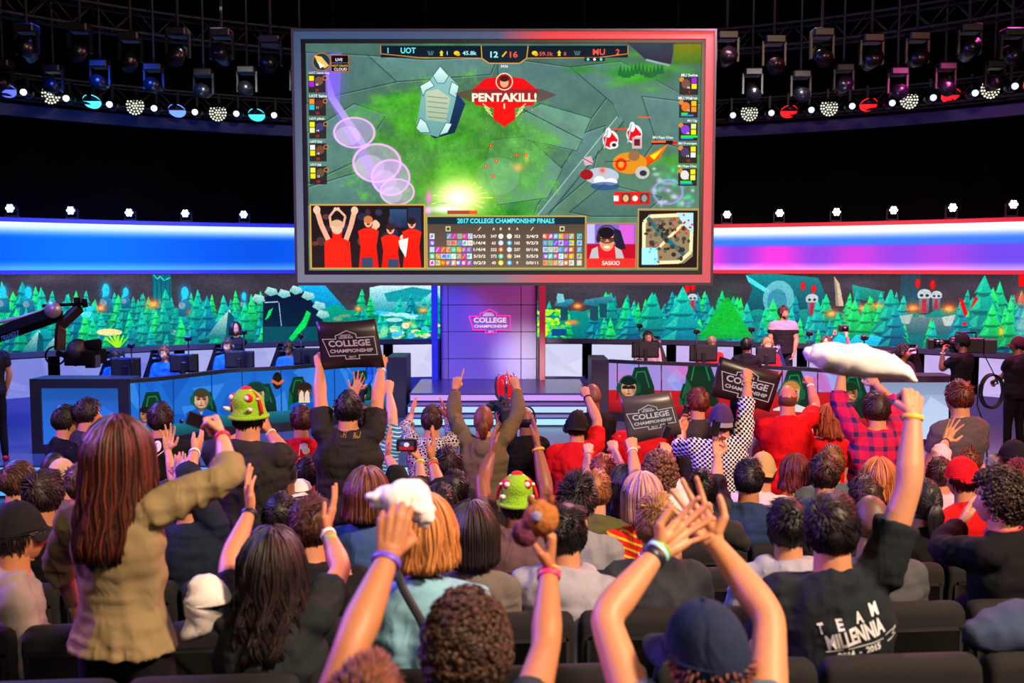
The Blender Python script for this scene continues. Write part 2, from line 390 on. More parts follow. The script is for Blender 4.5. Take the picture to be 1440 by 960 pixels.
LOGO_TEXT = [('LEAGUE OF', .47, .15, .055, .20), ('LEGENDS', .47, .225, .075, .27), ('COLLEGE', .51, .42, .21, .80), ('CHAMPIONSHIP', .53, .665, .12, .82), ('2017', .53, .87, .07, .14)]
def logo_mesh(wd, mat_i=0, th=.002, lw=.016):
    """the championship emblem in the local XZ plane, facing -y, centred; y = 0 is its back"""
    mb = MB(); asp = .58
    def pt(x, y): return np.array([(x - .5) * wd, -th, (.47 - y) * wd * asp / .94])
    P = [pt(*p) for p in LOGO]; n = len(P); lw *= wd; ctr = np.mean(P, 0)
    for i in range(n):
        a, b = P[i], P[(i + 1) % n]; d = (b - a) / np.linalg.norm(b - a); nn = np.array([-d[2], 0, d[0]]) * lw / 2
        a2, b2 = a - d * lw / 2, b + d * lw / 2; mb.add([a2 - nn, b2 - nn, b2 + nn, a2 + nn], [(0, 1, 2, 3)], m=mat_i)
    for s, x, y, h, w_ in LOGO_TEXT:
        V, T, _ = text_tris(s, .03); h3 = h * wd * asp / .94; c = pt(x, y)
        mb.add(np.stack([(V[:, 0] - .5) * w_ * wd + c[0], np.full(len(V), -th), (V[:, 1] - .5) * h3 + c[2]], 1), [], T, mat_i)
    return mb
def logo_paint(cv, x, y, wd, col, sx=1.0):
    asp = .58 / .94
    P = [(x + (a - .5) * wd * sx, y + (b - .47) * wd * asp) for a, b in LOGO]; cv.line(P + [P[0]], wd * .02, col)
    for s, a, b, h, w_ in LOGO_TEXT: cv.text(s, x + (a - .5) * wd * sx, y + (b - .47) * wd * asp, h * wd * asp, col, w_ * wd * sx)
# ------------------------------------------------------------------ heads, hands, hair, bodies
def ico(sub):
    me = bpy.data.meshes.new('i'); import bmesh
    bm = bmesh.new(); bmesh.ops.create_icosphere(bm, subdivisions=sub, radius=1); bm.to_mesh(me); bm.free()
    V = np.zeros(len(me.vertices) * 3, np.float32); me.vertices.foreach_get('co', V); T = np.zeros(len(me.polygons) * 3, np.int32); me.polygons.foreach_get('vertices', T)
    bpy.data.meshes.remove(me); return V.reshape(-1, 3).astype(float), T.reshape(-1, 3)
ICO = {k: ico(k) for k in (1, 2, 4, 5)}
def G(a, s): return np.exp(-(a / s) ** 2)
def headpos(D, off=0.0):
    """unit directions -> points on the head surface (local: +y the face, +z up, origin between the ears)"""
    x, y, z = D[:, 0] * .074, D[:, 1] * .094, D[:, 2] * .112
    up = np.clip(z / .112, 0, 1); dn = np.clip(-z / .112, 0, 1)
    x = x * (1 - .30 * dn ** 1.6) * (1 + .03 * up); z = z + .012 * up
    y = y - .012 * (1 - dn) + np.where(y > 0, .010 * dn, .050 * dn ** 1.3)
    fr = np.clip(D[:, 1] * 1.6 - .1, 0, 1)                     # face mask
    x0, z0 = x, z
    y = y - fr * .010 * np.clip(1 - np.abs(x0) / .05, 0, 1) * 0
    y = y + fr * (.005 * G(x0, .04) * G(z0 - .034, .012))                                              # brow
    for sx in (-1, 1):
        y = y - fr * .013 * G(x0 - sx * .030, .015) * G(z0 - .010, .012)                                # sockets
        y = y + fr * .006 * G(x0 - sx * .042, .016) * G(z0 + .020, .016)                                # cheekbones
        y = y + fr * .006 * G(x0 - sx * .011, .007) * G(z0 + .034, .007)                                # nostrils
    nz = np.clip((.014 - z0) / .052, 0, 1) * (z0 > -.046) + 0.0
    y = y + fr * .022 * G(x0, .0095 + .004 * nz) * nz * np.clip((z0 + .050) / .010, 0, 1)               # nose
    y = y + fr * .004 * G(x0, .020) * (G(z0 + .058, .005) + G(z0 + .071, .006) * .9) - fr * .004 * G(x0, .02) * G(z0 + .0645, .003)  # lips
    y = y + fr * .008 * G(x0, .020) * G(z0 + .096, .012)                                                # chin
    P = np.stack([x, y, z], 1)
    if np.ndim(off) or off: P = P + D * (np.asarray(off)[..., None] if np.ndim(off) else off)
    return P
def head_mb(lod=4):
    mb = MB(); D, T = ICO[lod]; V = headpos(D); c = V[T].mean(1)
    lips = (np.abs(c[:, 0]) < .020) & (c[:, 1] > .06) & (c[:, 2] < -.055) & (c[:, 2] > -.073); mb.add(V, [], T, (np.zeros(0), lips * 3))
    for sx in (-1, 1):
        for i, (r, m, dy) in enumerate(((.0125, 1, 0), (.0062, 2, .0078))): mb.ell((sx * .030, .0635 + dy, .008), (r, r, r), m=m, nu=10, nv=8)
        mb.tube([(sx * .016, .091, .026), (sx * .030, .090, .031), (sx * .046, .077, .026)], [.0028, .0036, .002], 5, m=2)          # brows
        a = [(sx * (.070 + .014 * k), -.004 - .010 * k, 0) for k in (0, 1)]
        E = [(sx * (.068 + .006 * math.sin(t * .5)), .004 + .016 * math.cos(t + .3) - .012, -.004 + .030 * math.sin(t)) for t in np.linspace(-1.9, 3.6, 9)]
        mb.tube(E, [.004, .005, .006, .006, .006, .006, .0065, .006, .004], 6, m=0); mb.ell((sx * .067, -.008, -.006), (.010, .014, .026), m=0, nu=8, nv=6)
    return mb
HEADS = {4: head_mb(4), 5: head_mb(5)}
def scalp(n, seed=0, bald=0.0):
    rs = np.random.RandomState(seed); i = np.arange(n) + .5; ph = np.arccos(1 - 2 * i / n); th = PI * (1 + 5 ** .5) * i
    D = np.stack([np.cos(th) * np.sin(ph), np.sin(th) * np.sin(ph), np.cos(ph)], 1) + rs.randn(n, 3) * .03; D /= np.linalg.norm(D, axis=1, keepdims=True)
    P = headpos(D); y = P[:, 1]; lim = np.where(y < -.02, -.078, np.where(y < .045, -.078 + (y + .02) / .065 * .10, .062 + bald * .02))
    lim = np.where((np.abs(P[:, 0]) > .05) & (y < -.005) & (y > -.03), -.02, lim); k = P[:, 2] > lim; return D[k], P[k]
def tufts(paths, r0, r1, seg=3):
    """(n,k,3) centre lines -> tapered tufts"""
    n, k, _ = paths.shape; tg = np.gradient(paths, axis=1); tg /= np.linalg.norm(tg, axis=2, keepdims=True) + 1e-9
    u = np.zeros_like(tg); u[..., 2] = 1; u[..., 0] = .3; x = np.cross(tg, u); x /= np.linalg.norm(x, axis=2, keepdims=True) + 1e-9; y = np.cross(x, tg)
    t = np.linspace(0, 1, k); r = (r0 * (1 - t) + r1 * t)[None, :, None]; a = np.linspace(0, 2 * PI, seg, endpoint=False)
    V = np.stack([paths + (np.cos(q) * x + np.sin(q) * y) * r for q in a], 2)          # n,k,seg,3
    b = (np.arange(n) * k * seg)[:, None, None]; i = (np.arange(k - 1) * seg)[None, :, None]; j = np.arange(seg)[None, None, :]; j2 = (j + 1) % seg
    Q = np.stack([b + i + j, b + i + seg + j, b + i + seg + j2, b + i + j2], -1).reshape(-1, 4)
    T = [] if seg != 3 else np.stack([b[:, 0, 0] + (k - 1) * seg + c for c in (0, 2, 1)], 1)
    return MB().add(V.reshape(-1, 3), Q, T)
def hair_shell(th, bald=0, lod=4, seed=0, amp=.3, f=60):
    D, T = ICO[lod]; P = headpos(D); y = P[:, 1]
    lim = np.where(y < -.02, -.08, np.where(y < .045, -.08 + (y + .02) / .065 * .10, .060 + bald * .02)); k = np.clip((P[:, 2] - lim) / .018, -1, 1)
    o = np.where(k > 0, th * np.clip(k * 1.5, .2, 1) * (1 + amp * noise(P, f, seed)), -.006); V = headpos(D, o); keep = (k[T] > -.5).all(1); return MB().add(V, [], T[keep])
def hair_mb(style, det, seed, ln=.3, wd=1.0, near=False, capped=False):
    if capped:
        mb = hair_shell(.005, 0, 4, seed, .3, 45); D, P = scalp(900, seed); k = P[:, 2] < .012; D, P = D[k], P[k]; rs = np.random.RandomState(seed); r = rs.rand(len(D), 1)
        if style == 'curly': d = noise(P, 40, 1)[:, None] * [.6, .2, .3] + D * .9
        else: d = np.array([0, 0, -1.0]) - D * (-D[:, 2:3]) + D * .15
        P0 = headpos(D, .006); L = .024 if style == 'curly' else .022; return mb.merge(tufts(np.stack([P0, P0 + d * L * .5, P0 + (d + [0, 0, -.3]) * L * (.6 + .6 * r)], 1), .007, .002))
    rs = np.random.RandomState(seed); mb = MB(); q = 1.0 if near else det
    if style in ('short', 'spiky', 'buzz', 'side', 'bald'):
        th = {'short': .012, 'spiky': .014, 'buzz': .0035, 'side': .013, 'bald': .004}[style]; bald = {'bald': 1.6}.get(style, 0)
        if style == 'bald':
            D, T = ICO[4]; P = headpos(D); k = (P[:, 2] < .045) & (P[:, 1] < .03) & (P[:, 2] > -.075); V = headpos(D, .004); return mb.add(V, [], T[k[T].all(1)])
        mb.merge(hair_shell(th, bald, 5 if near else 4, seed, .25, 45))
        if style == 'buzz': return mb
        D, P = scalp(int(2600 * q) + 320, seed)
        dn = np.array([0, 0, -1.0]); tan = dn - D * (D @ dn)[:, None]; top = np.clip(D[:, 2], 0, 1)[:, None]
        fw = np.array([.9 if style == 'side' else .15, .7, 0]) if style != 'spiky' else np.array([.1, .2, 0]); fw = fw - D * (D @ fw)[:, None]
        wob = np.stack([noise(P, 30, seed + s) for s in (1, 2, 3)], 1) * (.8 if style == 'spiky' else .42)
        d = tan * (1 - top) + fw * top + wob + D * (.75 if style == 'spiky' else .10); d /= np.linalg.norm(d, axis=1, keepdims=True)
        L = (.020 + .022 * top[:, 0]) * (.6 + .8 * rs.rand(len(D))) * (1.3 if style == 'spiky' else 1); P0 = headpos(D, th * (.6 if style == 'spiky' else .85))
        P1 = P0 + d * L[:, None] * .5; P2 = P0 + (d * .9 + tan * .2 * (1 - top) - D * (.0 if style == 'spiky' else .10)) * L[:, None]
        mb.merge(tufts(np.stack([P0, P1, P2], 1), (.0036 if near else .0060), .0012))
    elif style == 'curly':
        mb.merge(hair_shell(.022, 0, 4, seed, .5, 40)); D, P = scalp(int(1300 * q) + 260, seed); b, T = ICO[1]
        V = headpos(D, .022 + .012 * rs.rand(len(D))); r = (.0075 if near else .012) * (.7 + .6 * rs.rand(len(D)))
        al = V[:, None, :] + (b[None] * r[:, None, None]) * (1 + .35 * rs.rand(len(D), len(b), 1)); n = len(b)
        mb.add(al.reshape(-1, 3), [], (T[None] + (np.arange(len(D)) * n)[:, None, None]).reshape(-1, 3))
        if near:                                                                       # loose curls on top of the mass
            t = np.linspace(0, 1, 6); k = rs.choice(len(D), 420); a = rs.rand(420) * 6.3; u = rs.randn(420, 3); u -= D[k] * (u * D[k]).sum(1)[:, None]; u /= np.linalg.norm(u, axis=1, keepdims=True); v = np.cross(D[k], u)
            pa = V[k][:, None] + .012 * (u[:, None] * np.cos(a[:, None, None] + t[None, :, None] * 5) + v[:, None] * np.sin(a[:, None, None] + t[None, :, None] * 5)) + D[k][:, None] * (.006 + .008 * t[None, :, None]); mb.merge(tufts(pa, .004, .0012))
    elif style in ('long', 'bob', 'wavy', 'pony'):
        L = {'long': ln, 'wavy': ln, 'bob': .02, 'pony': .0}[style]; n = int(2100 * q) + 330; K = 14 if style != 'pony' else 7
        az = (rs.rand(n) * 2 - 1) * (2.45 if style != 'pony' else 2.6); lay = rs.rand(n); t = np.linspace(0, 1, K)
        if style == 'pony':
            mb.merge(hair_shell(.008, 0, 4, seed, .15, 40)); D, P = scalp(n, seed); P0 = headpos(D, .007); T1 = np.array([0, -.115, .02])
            s = t[None, :, None]; pa = P0[:, None] * (1 - s) + T1 * s; r = np.linalg.norm(pa / [.082, .104, .122], axis=2, keepdims=True); pa = np.where(r < 1, pa / r, pa); mb.merge(tufts(pa, .005, .003))
            for k in range(40):
                a, b = rs.randn(2) * .5; mb.tube([T1, T1 + [a * .02, -.03, -.02 + b * .02], T1 + [a * .04, -.035, -.06], T1 + [a * .03, -.02 - .01 * b, -.06 - ln * .4], T1 + [a * .012, -.01, -.08 - ln * .7]], [.008, .011, .010, .007, .002], 4)
            return mb
        top = .13; s = t[None, :] * (top + .13 + L * (.72 + .28 * lay[:, None])); pol = np.minimum(.10 + s / .118, 1.75)                 # polar angle while on the head
        az2 = az[:, None] * (1 - .10 * np.clip(s / .5, 0, 1)); off = .010 + .016 * lay[:, None] + .010 * np.clip(s / .2, 0, 1)
        D = np.stack([np.sin(pol) * np.sin(az2), -np.sin(pol) * np.cos(az2), np.cos(pol)], -1); R = np.array([.078, .098, .118]) * wd
        P = D * (R + off[..., None]); P[..., 1] -= .008; over = np.clip(s - (1.75 - .10) * .118, 0, 9)
        P[..., 2] -= over * .98; sag = np.clip(over / .25, 0, 1); P[..., 0] *= 1 + .16 * sag * (style != 'bob') - .30 * np.clip(over / .5, 0, 1) ** 2; P[..., 1] -= .035 * sag * (np.cos(az2) > .2)
        wv = {'wavy': .016, 'long': .006, 'bob': .003}[style]; ph = np.floor(az * 4)[:, None] * 2.1; wf = np.clip((s - .10) / .12, 0, 1) * (style == 'wavy') * .55
        P[..., 0] += wv * np.sin(s * 34 + ph) * np.maximum(np.clip(over / .1, 0, 1), wf); P[..., 1] += wv * .7 * np.cos(s * 31 + ph) * np.maximum(np.clip(over / .1, 0, 1), wf)
        P += (rs.randn(n, 1, 3) * .004); mb.merge(tufts(P, .0048 if near else .0065, .0022 if near else .004))
        # the dense mass under the loose strands
        A = np.linspace(-2.35, 2.35, 19); S = np.linspace(0, 1, 13) * (top + .13 + L * .78); V = []
        for s_ in S:
            for a_ in A:
                pl = min(.02 + s_ / .118, 1.75); d = np.array([math.sin(pl) * math.sin(a_), -math.sin(pl) * math.cos(a_), math.cos(pl)]); p = d * (R + .024); p[1] -= .008; ov = max(0, s_ - 1.73 * .118)
                p[2] -= ov; sg = min(1, ov / .25); p[0] *= 1 + .14 * sg * (style != 'bob') - .3 * min(1, ov / .5) ** 2; p[1] -= .025 * sg * (math.cos(a_) > .2); V.append(p)
        m_ = len(A); Qs = [(i * m_ + j, (i + 1) * m_ + j, (i + 1) * m_ + j + 1, i * m_ + j + 1) for i in range(len(S) - 1) for j in range(m_ - 1)]; mb.add(V, Qs)
    return mb
def cap_mb(back=False, brim=True, up=0.0):
    """crown m0, brim m1"""
    mb = MB(); D, T = ICO[5]; P = headpos(D); lim = .018 + .012 * (P[:, 1] > 0) - .02 * (P[:, 1] < -.04); k = P[:, 2] > lim - .012
    o = .016 + .004 * np.clip((P[:, 2] - .05) / .06, 0, 1); az = np.arctan2(D[:, 0], D[:, 1]); o = o - .0040 * np.exp(-(np.minimum(np.abs((az * 3 / PI) % 1 - 0), 1 - (az * 3 / PI) % 1) / .035) ** 2) * (P[:, 2] < .12)
    V = headpos(D, o); mb.add(V, [], T[k[T].all(1)], 0); Vi = headpos(D, .012); mb.add(Vi, [], T[k[T].all(1)][:, ::-1], 0)
    mb.ell((0, -.008, .146), (.008, .008, .005), m=0, nu=8, nv=6)
    ring = [(math.sin(a) * .091, math.cos(a) * .109 - .008, .020 + .006 * math.cos(a)) for a in np.linspace(0, 2 * PI, 25)]; mb.tube(ring, .0035, 5, cap=False)
    if brim:
        sg = -1 if back else 1; rows = []; n = 15; V = []
        for t in (0, .5, 1):
            for a in np.linspace(-1.05, 1.05, n): V.append((math.sin(a) * (.090 + .006 * t), sg * (math.cos(a) * (.102 + .072 * t * math.cos(a * .9)) ) - .008, .024 - .016 * t - .030 * (math.sin(a) ** 2) * (.3 + .7 * t) + up * t))
        V = np.array(V); Q = [(i * n + j, i * n + j + 1, (i + 1) * n + j + 1, (i + 1) * n + j) for i in range(2) for j in range(n - 1)]
        mb.add(V, Q, m=1); mb.add(V + [0, 0, -.004], [q[::-1] for q in Q], m=1); mb.tube(V[2 * n:] + [0, 0, -.002], .003, 5, m=1)
    return mb
def knit_mb():
    """slouchy green knitted hat: 0 green, 1 red, 2 white"""
    mb = MB(); D, T = ICO[4]; P = headpos(D); k = P[:, 2] > -.01; slump = np.clip((P[:, 2] - .05) / .07, 0, 1)
    o = .022 + .035 * slump + .006 * noise(P, 22, 3); V = headpos(D, o); V[:, 1] -= .03 * slump; mb.add(V, [], T[k[T].all(1)], 0)
    mb.tube([(math.sin(a) * .102, math.cos(a) * .118 - .012, .002) for a in np.linspace(0, 2 * PI, 25)], .013, 7, cap=False)
    mb.tube([(math.sin(a) * .109, -.035, .03 + math.cos(a) * .140) for a in np.linspace(-1.6, 1.6, 17)], .011, 6, m=1)
    for sx in (-1, 1):
        mb.ell((sx * .052, -.085, .125), (.030, .024, .028), m=1); mb.ell((sx * .054, -.104, .130), (.016, .010, .016), m=2)
        mb.tube([(sx * .075, -.095, .055), (sx * .085, -.118, .062), (sx * .088, -.136, .075)], [.017, .012, .002], 8, m=2)
    for a in (-.9, -.3, .3, .9): mb.ell((math.sin(a) * .112, -.045, .03 + math.cos(a) * .143), (.012, .010, .009), m=2)
    mb.ell((0, -.035, .178), (.034, .034, .016), m=1); return mb.map(lambda v: v * [.92, .92, .88])
# hands: right hand, wrist at the origin, fingers along +y, back of the hand +z, thumb towards -x
HP = {'open': ((4, 6), (3, 5), (3, 5), (5, 7), 35, .14), 'spread': ((10, 14), (6, 10), (6, 10), (10, 14), 48, .26), 'clap': ((6, 8), (5, 8), (6, 9), (8, 12), 22, .05),
      'fist': ((82, 95), (84, 98), (84, 98), (82, 95), 12, .02), 'point': ((6, 6), (82, 95), (84, 98), (82, 95), 20, .03), 'grip': ((46, 48), (48, 50), (50, 52), (52, 54), 30, .08),
      'pinch': ((55, 45), (48, 40), (30, 34), (24, 30), 10, .10), 'relax': ((20, 28), (24, 32), (28, 36), (32, 40), 26, .06)}
def hand_raw(pose):
    c = HP[pose]; mb = MB(); kn = [(-.030, .088, 0), (-.010, .093, .003), (.011, .089, .002), (.030, .078, -.003)]
    ph = [(.043, .026, .021), (.047, .030, .022), (.044, .028, .021), (.034, .021, .018)]; rr = [.0092, .0095, .0090, .0080]
    mb.tube([(0, -.035, 0), (0, .0, 0), (0, .022, 0)], [(.025, .018), (.027, .019), (.030, .018)], 12)
    for i in range(4):
        k = np.array(kn[i]); mb.tube([np.array([k[0] * .55, .004, 0]), k * [.8, .55, 1] + [0, 0, -.001], k], [.0145, .0145, .0125], 10, round_end=True)
        sp = c[5] * (i - 1.4) * .8; a1, a2 = [math.radians(v) for v in c[i]]; p = k; ang = 0; pts = [k]
        for s, (ln, a) in enumerate(zip(ph[i], (a1, a2, a2 * .7))):
            ang += a; d = np.array([math.sin(sp) * math.cos(min(ang, 1.3)), math.cos(sp) * math.cos(ang), -math.sin(ang)]); q = p + d * ln
            mb.tube([p, p * .5 + q * .5, q], [rr[i] * (1.08 - .09 * s), rr[i] * (.98 - .09 * s), rr[i] * (1.0 - .09 * s)], 10, round_end=True); p = q
    ta = math.radians(c[4]); fold = pose in ('fist', 'point', 'grip', 'pinch'); b = np.array([-.022, .018, -.006]); d1 = np.array([-math.sin(ta) * .9 - .25, math.cos(ta) * .75, -.25 - .35 * fold]); d1 /= np.linalg.norm(d1)
    m = b + d1 * .044; d2 = np.array([-math.sin(ta) * .6 + (.75 if fold else .1), .8 - .1 * fold, -.15 - .45 * fold]); d2 /= np.linalg.norm(d2); n_ = m + d2 * .032; d3 = d2 + [(.5 if fold else .1), .1, -.1]; d3 /= np.linalg.norm(d3); e = n_ + d3 * .024
    mb.tube([b, m], [.0165, .0130], 10, round_end=True); mb.tube([m, n_], [.0115, .0105], 10, round_end=True); mb.tube([n_, e], [.0105, .0085], 10, round_end=True); mb.ell((-.018, .035, -.008), (.016, .030, .013)); return mb
JOBS = []
def remesh_job(mb, vox, smooth=4, fac=.5):
    V, Q, T, MQ, MT = mb.arrays(); me = mesh_of(V, Q, T, MQ, MT); o = bpy.data.objects.new('raw', me); COL.objects.link(o)
    r = o.modifiers.new('r', 'REMESH'); r.mode = 'VOXEL'; r.voxel_size = vox; s = o.modifiers.new('s', 'SMOOTH'); s.factor = fac; s.iterations = smooth; JOBS.append(o); return o
def fetch(o, dg):
    e = o.evaluated_get(dg); me = e.to_mesh(); V = np.zeros(len(me.vertices) * 3, np.float32); me.vertices.foreach_get('co', V); V = V.reshape(-1, 3).astype(float)
    n = len(me.polygons); tot = np.zeros(n, np.int32); me.polygons.foreach_get('loop_total', tot); st = np.zeros(n, np.int32); me.polygons.foreach_get('loop_start', st)
    li = np.zeros(len(me.loops), np.int32); me.loops.foreach_get('vertex_index', li); q = st[tot == 4]; t = st[tot == 3]
    Q = li[q[:, None] + np.arange(4)]; T = li[t[:, None] + np.arange(3)]; e.to_mesh_clear(); return V, Q, T
_hj = {(p, l): remesh_job(hand_raw(p), v, 3, .35) for p in HP for l, v in ((0, .0034), (1, .0052))}
bpy.context.view_layer.update(); _dg = bpy.context.evaluated_depsgraph_get()
HANDS = {k: MB().add(*fetch(o, _dg)) for k, o in _hj.items()}
for o in JOBS: bpy.data.objects.remove(o)
JOBS.clear()
PN = {'f': (0, 1, 0), 'b': (0, -1, 0), 'u': (0, 0, 1), 'd': (0, 0, -1), 'l': (-1, 0, 0), 'r': (1, 0, 0)}
PEOPLE = []
def person(label, px, py, y, floor=None, yaw=0, sit=None, hair=('short', '2a1d18'), shirt='222226', slv='s', pants='1c2230', tone='c98f72', L=None, Rr=None,
           female=False, b=1.0, k=1.0, cap=None, xt=(), hp=0, hy=None, hr=0, lean=0, group=None, neck=None, lod=None, hem=-.13, shoes='1a1a1c'):
    """px, py, y: the head in the photograph and its distance.  L / Rr: an arm as (elbow px, py, wrist px, py, hand pose, palm side, options)"""
    H = at(px, py, y); P = dict(locals()); P['near'] = y < 3.6; P['vox'] = (.0095 if y < 3.6 else .012 if y < 6.6 else .0145 if y < 10 else .018) if lod is None else lod
    Rz = rot('Z', math.radians(yaw)); W = lambda v: H + Rz @ (np.array(v) * k)
    Nb = W((0, -.028 - .06 * math.sin(math.radians(lean)) , -.150)); sw = (.150 if female else .172) * (b * .5 + .5)
    if floor is None: floor = 0
    base = np.array([H[0], H[1], floor]); P['base'] = base
    if sit: pv = np.array([0, 0, floor + .56]); pv[:2] = Nb[:2] + (Rz @ np.array([0, -.02 - .35 * math.sin(math.radians(lean)), 0]))[:2]
    else: pv = np.array([0, 0, floor + (Nb[2] - floor) * .645]); pv[:2] = Nb[:2] + (Rz @ np.array([0, .03 - .4 * math.sin(math.radians(lean)), 0]))[:2]
    hs = (.088 if female else .082)
    S, E, Wr, HF, HN, pose = {}, {}, {}, {}, {}, {}
    for s, spec in ((-1, L), (1, Rr)):
        up = spec is not None and spec[1] < py + 60 * 3 / y * 0 + 400; lift = 0
        if spec is not None:
            e0 = at(spec[0], spec[1], y); lift = np.clip((e0[2] - (Nb[2] - .12)) / .3, 0, 1) * .055
        S[s] = Nb + Rz @ (np.array([s * (sw - lift * .5), 0, -.062 + lift]) * k)
        L1, L2 = (.285 if not female else .265) * k, (.255 if not female else .235) * k
        o = spec[6] if spec is not None and len(spec) > 6 else {}
        if spec is None:
            E[s] = S[s] + Rz @ (np.array([s * .055, .05, -.98 * .28]) * k); Wr[s] = E[s] + Rz @ (np.array([-s * .05, .20 if sit else .07, -.12 if sit else -.235]) * k); pose[s] = 'relax'; HF[s] = Wr[s] - E[s]; HN[s] = Rz @ np.array([-s, -.2, 0])
        else:
            ex, ey, wx, wy, pose[s], pn = spec[:6]; E[s] = hit(S[s], L1, ex, ey, o.get('ef', True)); Wr[s] = hit(E[s], L2, wx, wy, o.get('wf', True))
            HF[s] = Wr[s] - E[s]
            if 'tip' in o: t_ = hit(Wr[s], .17, *o['tip'], o.get('tf', True)); HF[s] = t_ - Wr[s]
            if 'hd' in o: HF[s] = np.array(o['hd'], float)
            HN[s] = np.array(PN[pn]) if pn in PN else Rz @ np.array([-s * 1.0, .15, 0])
    P.update(S=S, E=E, W=Wr, HF=HF, HN=HN, pose=pose, Nb=Nb, pv=pv, Rz=Rz)
    # ---- torso sections
    ax = Nb - pv; fy = Rz[:, 1]
    SEC = ([(-.20, .10, .09, 0), (-.12, .150, .112, 0), (0, .172, .122, -.01), (.25, .158, .108, 0), (.5, .168, .114, 0), (.72, .186, .120, -.008), (.88, .165, .104, -.014), (.96, .115, .085, -.012), (1.03, .070, .068, 0)] if not female else
           [(-.20, .10, .09, 0), (-.12, .155, .115, 0), (0, .176, .125, -.01), (.30, .130, .095, 0), (.5, .140, .104, .008), (.72, .158, .112, .006), (.88, .140, .095, -.008), (.96, .098, .078, -.008), (1.03, .060, .060, 0)])
    def torso(mb, inf, lo=-1.0, top=1.03, flare=0):
        pts, R = [], []
        for t, rx, ry, oy in SEC:
            if t < lo or t > top: continue
            bulge = b if t < .8 else (b * .5 + .5); pts.append(pv + ax * t + fy * oy * k - base); R.append(((rx * bulge + inf + flare * max(0, .3 - t)) * k, (ry * bulge + inf + flare * max(0, .3 - t)) * k))
        T_ = np.linspace(0, len(pts) - 1, (len(pts) - 1) * 3 + 1); i = np.arange(len(pts)); cs = lambda A: np.stack([np.interp(T_, i, np.array(A)[:, c]) for c in range(np.array(A).shape[1])], 1)
        mb.tube(cs(pts), cs(R), 28, up=fy * -1)
    def armpath(s, t0, t1, r, n=15, flat_end=True, mb=None):
        s_, e, w_ = S[s] - base, E[s] - base, Wr[s] - base; T_ = np.linspace(0, 2, 33); C = np.where(T_[:, None] < 1, s_ + (e - s_) * T_[:, None], e + (w_ - e) * (T_[:, None] - 1))
        for _ in range(2): C[1:-1] = C[1:-1] * .5 + (C[:-2] + C[2:]) * .25
        Tn = np.linspace(t0, t1, n); X = np.stack([np.interp(Tn, T_, C[:, c]) for c in range(3)], 1); mb.tube(X, r(Tn), 14, round_end=False)
    ar = (.84 if female else 1.0) * (b * .45 + .55)
    rad = lambda T_: np.interp(T_, [0, .25, .6, .95, 1.05, 1.25, 1.6, 1.9, 2.05], [.054, .052, .046, .041, .042, .045, .037, .0285, .0265]) * ar * k
    body = MB(); torso(body, -.022, .05)
    nr = (.052 if female else .060) * k * (b * .3 + .7); body.tube([Nb + (0, 0, -.06) - base, Nb - base, H + Rz @ (np.array([0, -.022, -.055]) * k) - base, H + Rz @ (np.array([0, -.015, -.01]) * k) - base], [nr * 1.25, nr * 1.05, nr * .98, nr * .95], 14)
    for s in (-1, 1):
        armpath(s, 0, 2.03, rad, 30, mb=body); body.tube([Nb + (0, 0, -.05) - base, S[s] - base], [.048 * k, .052 * ar * k], 12, round_end=True)
    P['jb'] = remesh_job(body, P['vox'], 4)
    if shirt is not None:
        sh = MB(); ht = hem; torso(sh, .010, ht if not sit else -.14, 1.03, .03)
        inf = .012 if slv in ('s', 'n', 'l', 'c') else .020
        for s in (-1, 1):
            if slv != 'n':
                if slv == 'c': rr = lambda T_: np.interp(T_, [0, .3], [.070, .066]) * ar * k + .004; e_ = .3
                elif slv == 's': rr = lambda T_: np.interp(T_, [0, .3, .62], [.070, .067, .068]) * ar * k + .004; e_ = .62
                else: rr = lambda T_: rad(T_) + inf * k; e_ = 1.90 if slv in ('l', 'h') else 1.30
                armpath(s, 0, e_, rr, 22, mb=sh)
            sh.tube([Nb + (0, 0, -.045) - base, S[s] - base + (0, 0, .0)], [.060 * k, .062 * ar * k], 12, round_end=True)
        if slv == 'h': # hood lying on the back
            c = Nb - base; X = [c + Rz @ (np.array([math.sin(a) * .105, -math.cos(a) * .075 - .015, -.01 - .035 * math.cos(a)]) * k) for a in np.linspace(-2.4, 2.4, 13)]
            sh.tube(X, [.018 * k] + [.038 * k] * 11 + [.018 * k], 12, round_end=True); sh.ell(c + Rz @ (np.array([0, -.105, -.06]) * k), (.095 * k, .055 * k, .075 * k), M=mat4(Rz))
        P['js'] = remesh_job(sh, P['vox'] * 1.12, 4)
    # ---- legs
    tr = MB(); shs = []
    for s in (-1, 1):
        hp_ = pv + Rz @ (np.array([s * .085, 0, -.02]) * k) - base
        if sit: kn = hp_ + Rz @ (np.array([s * .05, .40, .01]) * k); an = kn + Rz @ np.array([0, .03, 0]); an[2] = .09
        else:
            an = hp_ + Rz @ (np.array([s * .05, -.01, 0]) * k); an[2] = .09; kn = (hp_ + an) / 2 + Rz @ np.array([0, .02, 0])
        th = (1.0 if not female else .98) * (b * .6 + .4)
        tr.tube([hp_ * .9 + (pv - base) * .1, hp_ * .5 + kn * .5, kn], [.095 * th * k, .082 * th * k, .062 * k], 14, round_end=True); tr.tube([kn, kn * .5 + an * .5, an], [.062 * k, .058 * k, .048 * k], 12, round_end=True)
        f = Rz[:, 1]; sh_ = MB(); shs.append(sh_); sh_.tube([an - f * .05 + (0, 0, -.045), an + f * .02 + (0, 0, -.04), an + f * .12 + (0, 0, -.055), an + f * .19 + (0, 0, -.062)], [(.034, .036), (.042, .044), (.044, .032), (.034, .020)], 10, up=(0, 0, 1), round_end=False)
